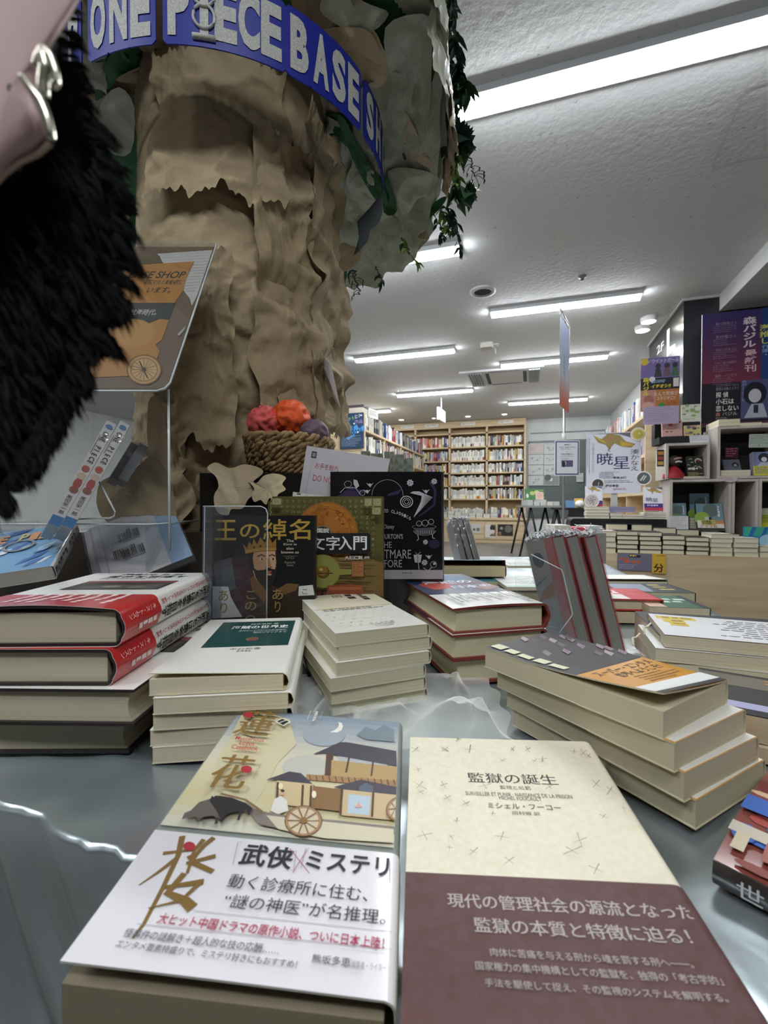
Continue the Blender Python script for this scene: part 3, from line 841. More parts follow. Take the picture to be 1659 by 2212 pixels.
# second row: flat books with black edges
sec = [(1312, 1366, 1131, 1146), (1354, 1410, 1132, 1146), (1411, 1462, 1139, 1152), (1462, 1512, 1143, 1157), (1560, 1600, 1152, 1162)]
for i, (a, b, y0, y1) in enumerate(sec):
    Y = YC + 0.28; A = aY(a, y1, Y); B = aY(b, y1, Y); z0 = A.z; z1 = tall(a, y0, Y)
    W = B.x - A.x - 0.006
    h = z1 - z0
    n = max(1, int(round((z0 - CT) / 0.03)))
    me = simple_mesh('second%d' % i, W, 0.16, h * 0.96, '1d1c1c', 'e4ddc2', True)
    put(me, Matrix.Translation((A.x, Y, z0)), f'dark-edged book, topmost of the {NTH[i]} rear counter stack', 'book')
    me2 = simple_mesh('secondlow%d' % i, W, 0.16, (z0 - CT) / n * 0.97, '2a2828', 'e4ddc2', True)
    for k in range(n):
        put(me2, Matrix.Translation((A.x + 0.002 * (k % 2), Y, CT + k * (z0 - CT) / n + 0.0004)), f'dark-edged book, {ORD[n - k]} of the {NTH[i]} rear counter stack', 'book')
# black covered step
A = aY(1232, 1142, 4.05); B = aY(1446, 1143, 4.05); zt = tall(1340, 1121, 4.05)
ms = MB(); ms.rbox(A.x, 4.05, CT, B.x, 4.5, zt, 0.03, ink('17181a', 0.6), axis='y'); o = ms.build('black_step'); tag(o, 'long black cloth-covered step on the counter behind the dark books', 'riser')
# stacks on the step
st = [(1266, 1315, 1094, 1121, 4, 'd9d3c6'), (1317, 1343, 1108, 1121, 2, 'd6d2c8'), (1344, 1392, 1113, 1121, 1, 'd9d4ca'), (1390, 1439, 1107, 1124, 3, 'cfc6bd')]
for i, (a, b, y0, y1, n, cv) in enumerate(st):
    Y = 4.09; A = aY(a, y1, Y); B = aY(b, y1, Y); z1 = tall(a, y0, Y); T = (z1 - zt) / n; W = B.x - A.x
    me = simple_mesh('step%d' % i, W, 0.19, T * 0.96, cv, 'e6e0cc', True)
    for k in range(n):
        put(me, Matrix.Translation((A.x + (0.004 if k % 2 else 0), Y, zt + (n - 1 - k) * T + 0.0005)), f'white book, {ORD[k]} of {NTH[i]} stack on the black step', 'book')
A = aY(1311, 1114, 4.13); B = aY(1376, 1114, 4.13)
for k in range(2):
    me = simple_mesh('blue%d' % k, B.x - A.x, 0.17, 0.022, ['7a7f9c', '4c5488'][k], '8a86a4', False)
    put(me, Matrix.Translation((A.x, 4.2, zt + 0.05 + 0.023 * k)), ['lower', 'upper'][k] + ' blue-grey spined book between the white stacks on the black step', 'book')

# bird poster (plain generic bird artwork)
def bird(w, h, s=1.0):
    P = Pr()
    P.poly([(w * .02, h * .99), (w * .98, h * .99), (w * .98, h * .86), (w * .6, h * .97)], '6d6872')
    P.poly([(w * .12, h * .97), (w * .28, h * .9), (w * .4, h * .99), (w * .62, h * .95), (w * .72, h * .85), (w * .9, h * .8), (w * .82, h * .74), (w * .66, h * .76), (w * .52, h * .82), (w * .42, h * .72), (w * .36, h * .8), (w * .22, h * .84)], '9a8a58')
    for i in range(6):
        P.poly([(w * (.12 + .03 * i), h * (.97 - .02 * i)), (w * (.15 + .03 * i), h * (.96 - .02 * i)), (w * (.3 + .02 * i), h * (.88 - .01 * i)), (w * (.24 + .02 * i), h * (.88 - .01 * i))], 'c9b04a')
        P.poly([(w * (.62 + .04 * i), h * (.86 - .012 * i)), (w * (.66 + .04 * i), h * (.85 - .012 * i)), (w * (.68 + .035 * i), h * (.76 + .003 * i)), (w * (.64 + .035 * i), h * (.77 + .003 * i))], 'c2a63e')
    P.disc(w * .43, h * .9, w * .05, 'b07a5c')
    P.line([(w * .45, h * .75), (w * .4, h * .71), (w * .44, h * .69)], w * .02, '6a5a48')
    return P
def poster_bird(w, h):
    P = bird(w, h)
    P.text('暁', w * .2, h * .47, w * .49, h * .67, '3a3168', 0.0, 0, 0.02).text('星', w * .5, h * .4, w * .79, h * .6, '3a3168', 0.0, 0, 0.02)
    P.vtext('湊かなえ', w * .8, h * .36, w * .97, h * .72, '3d3a46')
    P.vtext('ただ星を守りたかっただけ', w * .1, h * .35, w * .155, h * .84, '9a7f9a')
    P.fill(w * .02, h * .22, w * .08, h * .92, 2, '8f8ca6', 4, 0.4, True)
    P.text('一気に読み終えました。', w * .24, h * .335, w * .6, h * .36, '55535e').fill(w * .24, h * .24, w * .62, h * .33, 4, '77747f', 7)
    P.text('早見沙織', w * .5, h * .235, w * .74, h * .275, '33313a', 0.02)
    P.fill(w * .34, h * .16, w * .92, h * .21, 2, '77747f', 9).text('櫻井孝宏', w * .36, h * .1, w * .6, h * .145, '33313a', 0.02)
    P.fill(w * .5, h * .045, w * .78, h * .08, 2, 'b06a78', 10)
    return P
wall_pic('poster', 'white poster of a brown and yellow bird with purple title characters', 'poster', 1266, 937, 1384, 1066, 4.32, 'd9dae6', poster_bird)
def badge(x, y, r, Y, label, base, P=None, ry=None):
    c = aY(x, y, Y); R = r * (Vector((c.x, c.y, 0)).dot(FW)) / F
    mb = MB(); n = 32
    mb.prism([(R * cos(2 * pi * i / n), R * sin(2 * pi * i / n)) for i in range(n)], 0, 0.006, 'e6e6e2', None)
    mb.add([(R * .84 * cos(2 * pi * i / n), R * .84 * sin(2 * pi * i / n), 0.0065) for i in range(n)], [tuple(range(n))], base)
    if P: mb.prints(P(R * 840), lambda a, b, h: (a * .001, b * .001, 0.0065 + h))
    o = mb.build('round_card'); o.matrix_world = basis((c.x, c.y, c.z), (1, 0, 0), (0, 0, 1)); return tag(o, label, 'card')
badge(1378, 938, 14.5, 4.312, 'round card with a yellow bowl at the bird poster top corner', 'd9cf8c', lambda r: Pr().disc(0, 0, r * .75, 'cdbb55').disc(r * .2, r * .1, r * .2, 'e3d98c'))
badge(1390, 1033, 15, 4.312, 'round card with a dark scene at the bird poster lower right', '5b6466', lambda r: Pr().line([(-r * .5, -r * .4), (r * .1, r * .5)], r * .2, 'd3d6d4').line([(-r * .1, -r * .4), (r * .4, r * .4)], r * .15, 'd3d6d4'))
badge(1291, 1046, 13, 4.312, 'round dark card at the bird poster lower left', '4b4346', lambda r: Pr().line([(r * .1, -r * .3), (r * .2, r * .4)], r * .1, 'cfcac6'))
badge(1278, 1082, 15, 4.13, 'round pale card sprinkled with dark dots in front of leaning book', 'c9c2c2', lambda r: [p for p in [Pr()] for i in range(12) if p.disc(r * .6 * cos(i * 2.4) * (i / 12 + .2), r * .6 * sin(i * 2.4) * (i / 12 + .2), r * .09, '5d5456')][0])
def akebono(w, h):
    P = bird(w, h)
    P.text('暁', w * .1, h * .38, w * .42, h * .56, '3a3168', 0, 0, 0.02).text('星', w * .42, h * .36, w * .68, h * .52, '3a3168', 0, 0, 0.02)
    P.rect(0, 0, w, h * .3, '3c2f78').rect(0, 0, w, h * .13, 'a8324a').fill(w * .15, h * .17, w * .9, h * .25, 1, 'c9c2e0', 4, 0.8)
    return P
def standing_book(label, x0, y0, x1, y1, Y, T, base, P=None, lean=0.22, pg='e6e0cc', cat='book'):
    a = aY(x0, y1, Y); b = aY(x1, y1, Y); t = aY(x0, y0, Y); W = b.x - a.x; H = (t.z - a.z) / cos(lean)
    M = basis(a, (1, 0, 0), (0, sin(lean), cos(lean)))
    root = thing('book', label, cat, M)
    c = MB(); c.box(0, 0, -T, W, H, -T + 0.001, base); c.box(-0.0006, 0, -T, 0.0012, H, 0, base)
    c.box(0, 0, -0.001, W, H, 0, base)
    if P: c.prints(P(W * 1000, H * 1000), lambda x, y, h: (x * .001, y * .001, h))
    c.build('cover', root)
    MB().box(0.001, 0.001, -T + 0.001, W - 0.0008, H - 0.001, -0.001, pages(pg)).build('page_block', root)
    return root
standing_book('white book with a bird and purple band, leaning below the bird poster', 1265, 1050, 1302, 1095, 4.16, 0.02, 'd3d3de', akebono)
standing_book('white book with a bird and purple band, beside the white cubes', 1392, 1052, 1437, 1103, 4.16, 0.025, 'd9dae4', akebono)

# cubes
def cube(label, x0, y0, x1, y1, Y, dep=0.3, back='2a2a2c', t=0.018):
    a = aY(x0, y1, Y); b = aY(x1, y1, Y); c = aY(x0, y0, Y); W = b.x - a.x; H = c.z - a.z
    root = thing('cube_shelf', label, 'cube shelf', Matrix.Translation((a.x, Y, a.z)))
    bx(0, 0, 0, t, dep, H, greywood).build('side_panel', root); bx(W - t, 0, 0, W, dep, H, greywood).build('side_panel', root)
    bx(t, 0, H - t, W - t, dep, H, greywood).build('top_panel', root); bx(t, 0, 0, W - t, dep, t, greywood).build('bottom_panel', root)
    bx(t, dep - 0.012, t, W - t, dep, H - t, back).build('back_panel', root)
    return a, W, H
YQ = 3.98
c3 = cube('lower open cube shelf holding green landscape books', 1446, 1036, 1579, 1166, YQ)
c4 = cube('empty lower cube shelf, right of the green landscape books', 1580, 1035, 1637, 1170, YQ, 0.34, '3b3634')
c5 = cube('lower cube shelf with a yellow-green book at the right edge', 1638, 1034, 1745, 1172, YQ)
c1 = cube('upper open cube shelf with a dark red toy and a black book', 1438, 958, 1533, 1035, YQ)
c2 = cube('tall upper cube shelf with a yellow-banded book, under the big poster', 1549, 922, 1700, 1034, YQ)
def land(w, h):
    return Pr().rect(0, h * .35, w, h, '6f8f9c').disc(w * .55, h * .75, w * .3, '5f6f6a').disc(w * .2, h * .45, w * .3, '8fae4a').rect(w * .3, h * .3, w * .45, h * .5, 'c9cfcc').rect(w * .45, h * .3, w * .55, h * .5, '30332e').fill(w * .8, h * .45, w * .92, h * .9, 1, 'd9dcd8', 4, 0.7, True).rect(0, 0, w, h * .3, '3b4038')
def land2(w, h):
    P = land(w, h)
    P.rect(0, h * .1, w, h * .38, 'e4ded6').rect(w * .15, h * .2, w * .7, h * .4, 'b7ad62').rect(w * .7, h * .25, w, h * .38, 'c98a5a')
    P.text('ドラマ化', w * .12, h * .11, w * .75, h * .2, 'b23a3a', 0.02); P.fill(w * .2, h * .23, w * .65, h * .36, 2, '4a4a2c', 4, 0.8)
    return P
standing_book('green landscape book at left in the lower cube', 1448, 1087, 1485, 1146, YQ + 0.06, 0.02, '46514c', land)
standing_book('dark landscape book standing at the back of the lower cube', 1490, 1066, 1532, 1146, YQ + 0.2, 0.02, '4b5a55', land, 0.05)
standing_book('landscape book with drama banner band in the lower cube, leaning', 1508, 1088, 1566, 1146, YQ + 0.04, 0.03, '46514c', land2, 0.3)
flat('note_card', 'white handwritten note card in front of the lower cube', 'card', basis(aY(1446, 1143, YQ - 0.01), (1, 0, 0), (0, 0.1, 1)), 0.125, 0.1, 0.001, 'd6d6d6', Pr().fill(8, 8, 115, 92, 7, '7d7d80', 6, 0.3))
for i in range(5):
    a = aY(1500, 1148, YQ + 0.1)
    put(simple_mesh('dk', 0.06, 0.1, 0.02, '30322f', 'cfc8b2'), Matrix.Translation((a.x - 0.03, a.y, a.z + 0.001 + 0.021 * i)), f'dark small book, {ORD[4 - i]} of the little pile in the lower cube', 'book')
def darkbook(w, h):
    P = Pr(); R = random.Random(4)
    for i in range(14):
        x, y = w * R.random() * .85, h * (.4 + .5 * R.random()); P.line([(x, y), (x + w * .1, y + h * .04), (x + w * .16, y - h * .02)], w * .03, 'c9cabb')
    P.disc(w * .7, h * .78, w * .2, 'a9a79a').disc(w * .72, h * .74, w * .16, '22241f').disc(w * .75, h * .8, w * .06, '9a3a3c')
    P.fill(w * .1, h * .36, w * .95, h * .48, 1, 'd6d6c8', 3, .9).fill(w * .08, h * .06, w * .9, h * .28, 4, 'b8b06a', 8)
    return P
standing_book('thick black book with white scribbles in the upper cube', 1484, 985, 1521, 1034, YQ + 0.05, 0.045, '23251f', darkbook, 0.2)
# plush-like dark red toy
a = aY(1455, 1034, YQ + 0.05)
root = thing('figurine', 'small dark figure with a red skirt sitting in the upper cube', 'figurine', Matrix.Translation((a.x, a.y, a.z + 0.003)))
red = ink('a02430', 0.6)
MB().lathe([(0.075, 0), (0.07, 0.03), (0.04, 0.07), (0.02, 0.09)], red, 20).build('skirt', root)
MB().sphere((0.0, 0, 0.13), 0.045, ink('3a2f2d', 0.7), 16).build('head', root)
m_ = MB(); m_.tube([(0.0, -0.04, 0.12), (0.02, -0.05, 0.125), (0.04, -0.045, 0.12)], 0.008, ink('d6c9c0'), 6); m_.tube([(-0.01, -0.045, 0.14), (0.02, -0.05, 0.15), (0.04, -0.04, 0.15)], 0.008, ink('b08a80'), 6); m_.build('scarf', root)
wall_pic('poster', 'small colourful strip poster on the upper cube side', 'poster', 1419, 972, 1434, 1008, YQ - 0.003, '3a3029', lambda w, h: Pr().rect(w * .1, h * .7, w * .9, h * .9, 'c9823a').rect(w * .1, h * .4, w * .9, h * .6, 'b04a3c').rect(w * .1, h * .1, w * .9, h * .3, 'c9a24a'))
# right upper cube contents
for i in range(3):
    a = aY(1550, 1033, YQ + 0.03)
    put(simple_mesh('c2p', 0.185, 0.13, 0.018, 'd9d3bf', 'e6dfc6'), Matrix.Translation((a.x + 0.02, a.y, a.z + 0.002 + i * 0.019)), f'cream book, {ORD[2 - i]} of the flat pile in the tall upper cube', 'book')
def girl(w, h):
    return Pr().rect(0, h * .4, w, h, '7f86a8').disc(w * .55, h * .75, w * .28, '2d2c3c').disc(w * .55, h * .68, w * .14, 'd6d3da').poly([(w * .2, h * .4), (w * .9, h * .4), (w * .7, h * .56), (w * .4, h * .56)], 'b7bccd').vtext('恋しない', w * .03, h * .5, w * .2, h * .95, '3d4470').rect(0, 0, w, h * .4, 'd8cf3a').fill(w * .08, h * .05, w * .92, h * .36, 5, '5c6d96', 3, 0.6)
standing_book('book with yellow band in the tall upper cube, at right', 1628, 976, 1673, 1027, YQ + 0.03, 0.05, '9aa0b8', girl, 0.15)
standing_book('dim grey-blue book lying back on the pile in the tall upper cube', 1565, 992, 1602, 1016, YQ + 0.12, 0.015, '6a6c7c', lambda w, h: Pr().disc(w * .7, h * .5, w * .2, '2c2b35').disc(w * .7, h * .45, w * .1, 'a7a5ad'), 0.5)
flat('note_card', 'dark card with red grid characters in the tall upper cube', 'card', basis(aY(1566, 991, YQ + 0.2), (1, 0, 0), (0, 0, 1)), 0.085, 0.085, 0.002, '4b2330', Pr().fill(5, 5, 80, 80, 4, 'b0606c', 5, 0.6))
flat('note_card', 'green note card hanging in the tall upper cube', 'card', basis(aY(1617, 967, YQ + 0.02), (1, -0.05, -0.03), (0.05, 0, 1)), 0.14, 0.098, 0.001, 'a9b5a4', Pr().fill(8, 20, 130, 88, 6, '6b766a', 12, 0.3).text('2', 55, 8, 68, 22, '4d5a50'))
c = aY(1577, 1035, YQ - 0.012)
mb = MB(); mb.prism([(0.045 * cos(2 * pi * i / 24), 0.022 * sin(2 * pi * i / 24)) for i in range(24)], 0, 0.003, 'cfc3c6'); mb.prints(Pr().fill(-35, -14, 35, 14, 3, 'a8708c', 4), lambda x, y, h: (x * .001, y * .001, .003 + h))
o = mb.build('round_card'); o.matrix_world = basis(c, (1, 0, 0), (0, 0, 1)); tag(o, 'small oval pinkish card on the edge below the tall upper cube', 'card')
# flat books on top of the tall cube
for i, (a_, b_, h0) in enumerate(((1551, 1597, 2), (1598, 1644, 1), (1645, 1695, 1))):
    for k in range(h0):
        a = aY(a_, 922, YQ + 0.02); b = aY(b_, 922, YQ + 0.02)
        put(simple_mesh('top%d' % i, b.x - a.x, 0.25, 0.024, 'ddd6bc', 'ece4c6'), Matrix.Translation((a.x, YQ + 0.01, a.z + 0.002 + 0.025 * k)), f'cream book on the tall cube top, {NTH[i]} from left, {"upper" if k else "lower"} layer', 'book')
# yellow-green book at the right edge, bottom
standing_book('yellow and green book in the lower right cube', 1637, 1098, 1690, 1142, YQ + 0.06, 0.03, 'a9b23c', lambda w, h: Pr().rect(0, h * .7, w, h, 'b9bda6').fill(w * .15, h * .45, w, h * .65, 2, '5a6b2a', 3).rect(0, 0, w, h * .3, 'd6cc3a'), 0.25)
standing_book('blue and green striped book standing at the right end of the counter', 1609, 1138, 1700, 1182, YC + 0.12, 0.02, '2f7fb0', lambda w, h: Pr().rect(0, h * .55, w, h, '3aa38c').poly([(w * .1, h * .55), (w * .2, h), (w * .3, h), (w * .2, h * .55)], '2b63a8').poly([(w * .4, h * .55), (w * .5, h), (w * .6, h), (w * .5, h * .55)], '2b63a8').disc(w * .55, h * .3, w * .2, '9fc3d8').disc(w * .65, h * .1, w * .12, 'b9d3e0'), 0.1)

# black stand left of the big poster, with little books
A = aY(1424, 958, YQ + 0.06); B = aY(1526, 958, YQ + 0.06); tz = tall(1430, 915, YQ + 0.2)
ms = MB(); ms.box(A.x, YQ + 0.06, A.z + 0.002, B.x, YQ + 0.3, A.z + 0.05, ink('1a1b1d', 0.6)); ms.box(A.x, YQ + 0.2, A.z + 0.05, B.x, YQ + 0.3, tz, ink('1a1b1d', 0.6))
tag(ms.build('black_stand'), 'black stepped stand on the upper cube holding small books', 'stand')
def manga(c1, c2, c3, seed):
    def f(w, h):
        P = Pr(); R = random.Random(seed)
        for i in range(12): P.disc(w * (.1 + .8 * R.random()), h * (.25 + .7 * R.random()), w * (.06 + .1 * R.random()), R.choice([c1, c2, c3]), h * (.04 + .08 * R.random()))
        P.rect(0, 0, w, h * .2, c2); P.fill(w * .1, h * .05, w * .9, h * .17, 1, c3, seed)
        return P
    return f
standing_book('small book with a reddish cover on the black stand, lower left', 1431, 908, 1475, 950, YQ + 0.08, 0.02, 'd0a79c', manga('b0584c', 'c9a096', '5a3a34', 2), 0.15)
standing_book('small white and green book on the black stand, top', 1473, 874, 1515, 912, YQ + 0.22, 0.02, 'cfd2c4', manga('4b4a46', 'd8dad0', '8fa46a', 3), 0.1)
standing_book('small yellow book with dark blots on the black stand, lower right', 1479, 919, 1515, 949, YQ + 0.14, 0.015, 'd6cc84', manga('6b6f78', 'c98a96', '34343a', 5), 0.1)
flat('note_card', 'small white card leaning in front of the yellow book', 'card', basis(aY(1490, 957, YQ + 0.04), (1, 0, 0.02), (0, 0.2, 1)), 0.125, 0.057, 0.001, 'd3d4d6', Pr().fill(8, 8, 115, 50, 3, '8d8f93', 4, 0.3))
# purple handwritten card and colourful poster on a board
wall_pic('note_card', 'lilac handwritten card below the orange and purple poster', 'card', 1389, 880, 1466, 918, YQ + 0.03, 'b6a5bf', lambda w, h: Pr().fill(w * .05, h * .08, w * .95, h * .92, 8, '8d7f9c', 9, 0.3))
def posterB(w, h):
    P = Pr().rect(0, h * .62, w, h, '7a6aa0').rect(0, h * .4, w, h * .62, '2a2730').rect(0, 0, w, h * .4, 'b8743c').rect(0, 0, w * .4, h * .4, 'c08a7c')
    P.text('ノウイットガール', w * .18, h * .9, w * .98, h * .98, 'cfc6dc', 0.02, 0.15)
    P.disc(w * .1, h * .94, w * .1, 'd0b43c', h * .07)
    for i, x in enumerate((.45, .68, .88)):
        P.disc(w * x, h * .84, w * .07, '3a3644', h * .05).poly([(w * (x - .1), h * .64), (w * (x + .1), h * .64), (w * (x + .06), h * .8), (w * (x - .06), h * .8)], ['3b3f44', '6d5a60', '4a6a50'][i])
    P.vtext('森バジル', w * .06, h * .3, w * .22, h * .64, 'e0d23c', 0.03)
    P.disc(w * .3, h * .6, w * .08, 'e6e4e0', h * .05).fill(w * .28, h * .52, w * .82, h * .58, 2, '9cc4dc', 3, 0.7).text('イチオシ!!', w * .28, h * .43, w * .78, h * .5, 'e6d83a', 0.03, 0.15)
    P.rect(w * .84, h * .44, w * .98, h * .6, 'ddd6d3').text('なんで死体が', w * .35, h * .28, w * .97, h * .36, 'd9cfc4', 0.01).text('スタジオに!?', w * .42, h * .2, w * .9, h * .27, 'd9cfc4', 0.01)
    P.disc(w * .22, h * .22, w * .13, 'a86a60', h * .08).disc(w * .2, h * .1, w * .16, 'cfa296', h * .08).disc(w * .55, h * .09, w * .09, '3f8a50', h * .06).fill(w * .66, h * .03, w * .95, h * .17, 5, '6a4630', 6, 0.4)
    return P
wall_pic('poster', 'orange and purple book poster below the floor sign', 'poster', 1383, 776, 1467, 890, YQ + 0.265, 'b8743c', posterB)
pz = c1[0].z + c1[2]
tag(MB().box(c1[0].x + 0.03, YQ + 0.27, pz + 0.001, c1[0].x + 0.05, YQ + 0.285, aY(1400, 800, YQ + .3).z, ink('cfcac0')).build('poster_post'), 'slim post holding up the orange and purple poster', 'post')
tag(MB().box(aY(1320, 1000, 4.34).x, 4.33, zt, aY(1320, 1000, 4.34).x + 0.05, 4.345, aY(1320, 960, 4.34).z, ink('cfcac0')).build('poster_post'), 'slim post behind the white bird poster', 'post')
# big poster
def posterC(w, h):
    P = Pr()
    n = 14
    def c(i):
        k = i / (n - 1); a = (0x3a, 0x30, 0x66); b = (0x74, 0x2f, 0x44)
        return '%02x%02x%02x' % tuple(int(p + (q - p) * k) for p, q in zip(a, b))
    for i in range(n): P.rect(0, h * (1 - .62 * i / n), w * .55, h * (1 - .62 * (i + 1) / n), c(i))
    P.rect(w * .52, h * .38, w, h, '1f3f7a').rect(0, 0, w, h * .38, '1d1b24').rect(0, 0, w, h * .03, '5a2f4a')
    P.vtext('森バジル', w * .36, h * .67, w * .475, h * .94, 'e2d3da', 0.03).vtext('最新刊', w * .375, h * .46, w * .485, h * .655, 'dcb6bc', 0.02)
    P.vtext('激推し', w * .5, h * .69, w * .6, h * .86, 'd3d86a', 0.02).vtext('作家・', w * .52, h * .58, w * .6, h * .685, '8fb2d8', 0.01)
    for i, t in enumerate(('東川篤哉さん', '若林踏さん', 'カモシダせぶん', 'けんご@小説紹介', '鯨亭・イワクラ')):
        y = .915 - .115 * i
        P.text(t, w * .12, h * (y - .028), w * .31, h * y, 'a08a9c', 0.0).fill(w * .1, h * (y - .1), w * .31, h * (y - .035), 4, '8f7a92', i, 0.3)
    P.text('ひと目で世界が一変する', w * .13, h * .345, w * .33, h * .365, '8d8a90').text('驚愕の本格ミステリ', w * .13, h * .312, w * .33, h * .34, '9d9aa0')
    P.text('探 偵', w * .13, h * .25, w * .24, h * .3, 'e4e4e2', 0.01).text('小石は', w * .13, h * .19, w * .29, h * .24, 'e4e4e2', 0.01).text('恋しない', w * .13, h * .13, w * .33, h * .18, 'e4e4e2', 0.01).text('森', w * .13, h * .085, w * .17, h * .12, 'c9826a', 0.01).text('バジル', w * .19, h * .09, w * .32, h * .12, 'c9c5c0')
    P.fill(w * .13, h * .05, w * .26, h * .075, 2, 'a9a7a6', 3, 0.4)
    P.rect(w * .35, h * .05, w * .75, h * .39, '4d5078').vtext('恋しない', w * .355, h * .2, w * .4, h * .39, '9aa0b6')
    P.disc(w * .47, h * .27, w * .1, '1d1c2a', h * .1).disc(w * .47, h * .25, w * .055, 'c6c4d0', h * .06).poly([(w * .38, h * .06), (w * .58, h * .06), (w * .54, h * .18), (w * .44, h * .18)], 'aaaebf').poly([(w * .46, h * .17), (w * .5, h * .17), (w * .5, h * .1), (w * .46, h * .1)], '2b2c44')
    return P
a = aY(1524, 922, YQ + 0.32); b = aY(1516, 681, YQ + 0.32)
M = basis((b.x, a.y, a.z), (1, 0, 0), (0, 0, 1))
H = b.z - a.z; W = (aY(1659, 800, YQ + .32).x - b.x) / 0.585
flat('poster', 'big purple and navy poster with vertical white title, right edge', 'poster', M, W, H, 0.012, '3a3060', posterC(W * 1000, H * 1000), 'cfcfd0')
# leaflets leaning on the counter front
P = lambda w, h: Pr().rect(w * .04, h * .05, w * .7, h * .97, '77748a').rect(w * .34, h * .78, w * .67, h * .93, '2f2c38').fill(w * .36, h * .8, w * .66, h * .92, 1, 'd8cc6a', 3, .8).fill(w * .06, h * .55, w * .36, h * .74, 1, 'd0623a', 4, .95).fill(w * .2, h * .4, w * .68, h * .58, 1, 'd0623a', 6, .95).fill(w * .06, h * .06, w * .64, h * .35, 3, 'a9a7b6', 5)
wall_pic('leaflet', 'grey and orange leaflet on the counter front panel', 'leaflet', 1333, 1195, 1408, 1231, YC - 0.004, '77748a', P)
wall_pic('leaflet', 'yellow leaflet with one large black character on the counter front', 'leaflet', 1408, 1196, 1437, 1238, YC - 0.006, 'd6ab3c', lambda w, h: Pr().text('分', w * .12, h * .05, w * .9, h * .5, '1f1c18', 0.02).fill(w * .4, h * .85, w * .9, h * .93, 1, '5a4a20', 2))

# pole with banner and framed notice
pr_ = hp(1217, 3.4, 0)
root = thing('sign_pole', 'thin grey metal pole standing behind the red books', 'pole', Matrix.Translation((pr_.x, pr_.y, 0)))
MB().tube([(0, 0, 0.01), (0, 0, 2.13)], 0.009, ink('a9abad', 0.35, 0.6), 10).build('shaft', root)
MB().lathe([(0.0001, 0.02), (0.14, 0.015), (0.15, 0), (0.0001, 0)], ink('6d6f72', 0.4, 0.4), 24).build('base', root)
MB().tube([(0, 0, 0.0), (0, 0, 0.06)], 0.014, ink('c9cacb', 0.4), 10).build('collar', root, Matrix.Translation((0, 0, 1.25)))
a = hp(1207, 3.2, 0); b = hp(1227, 3.5, 0)
zt_, zb_ = 2.10, 1.478
M = basis((a.x, a.y, zb_), (b.x - a.x, b.y - a.y, 0), (0, 0, 1))
W = (b - a).length; H = zt_ - zb_
bn = Pr(); n = 24
for i in range(n):
    k = i / n
    c0, c1, c2_ = (0x6a, 0x92, 0xd6), (0xc9, 0xcc, 0xd8), (0xd8, 0x6a, 0x50)
    cc = [int(p + (q - p) * min(1, k / .62)) for p, q in zip(c0, c1)] if k < .62 else [int(p + (q - p) * min(1, (k - .62) / .3)) for p, q in zip(c1, c2_)]
    bn.rect(0, H * 1000 * (1 - k), W * 1000, H * 1000 * (1 - (i + 1) / n), '%02x%02x%02x' % tuple(cc))
bn.fill(W * 400, H * 250, W * 560, H * 620, 2, '7f8aa8', 4, 0.5, True)
root = thing('banner', 'narrow banner fading blue to red, hanging edge-on from the pole', 'banner', M)
f_ = MB(); f_.box(0, 0, -0.001, W, H, 0.0, 'c9ccd8'); f_.prints(bn, lambda x, y, h: (x * .001, y * .001, h)); f_.prints(bn, lambda x, y, h: (W - x * .001, y * .001, -0.001 - h)); f_.build('cloth', root)
f_ = MB(); f_.tube([(0, H + 0.04, 0), (W, H + 0.04, 0)], 0.007, ink('d3d5d8', 0.3, 0.7), 8); f_.tube([(W, H + 0.04, 0), (W, 0, 0)], 0.004, ink('d3d5d8', 0.3, 0.7), 6); f_.tube([(0, H + 0.04, 0), (0, H - 0.02, 0)], 0.004, ink('d3d5d8', 0.3, 0.7), 6); f_.build('hanging_rod', root)
f_ = MB(); f_.tube([(W * .2, H + 0.04, 0), (W * .25, H + 0.01, 0.006), (W * .2, H - 0.01, 0)], 0.004, white_m, 6); f_.build('clip', root)
M, W, H = upright(1197, 3.33, 1250, 3.33, 1028, 952)
P = Pr().rect(W * 30, H * 30, W * 970, H * 975, '3c3a72').rect(W * 75, H * 62, W * 930, H * 945, 'dcdde4')
P.text('特報！', W * 380, H * 850, W * 640, H * 900, '44434e', 0.02).text('話題の小説最新作が完成', W * 180, H * 790, W * 830, H * 825, '55545e', 0.01).fill(W * 240, H * 730, W * 760, H * 765, 1, '77767e', 3).text('＆', W * 480, H * 670, W * 520, H * 700, '55545e')
P.text('村田沙耶香さん', W * 250, H * 590, W * 760, H * 635, '44434e', 0.02).text('トークイベント', W * 260, H * 530, W * 740, H * 570, '44434e', 0.02).fill(W * 280, H * 455, W * 720, H * 500, 2, '77767e', 4)
P.rect(W * 270, H * 255, W * 740, H * 440, '5d5878').disc(W * 400, H * 350, W * 70, 'b9b3bd', H * 70).disc(W * 370, H * 330, W * 60, '2f2b38', H * 90)
root = flat('framed_notice', 'white notice with a purple frame clipped to the metal pole', 'notice', M, W, H, 0.006, 'd9dae0', P, 'e0e0e2')

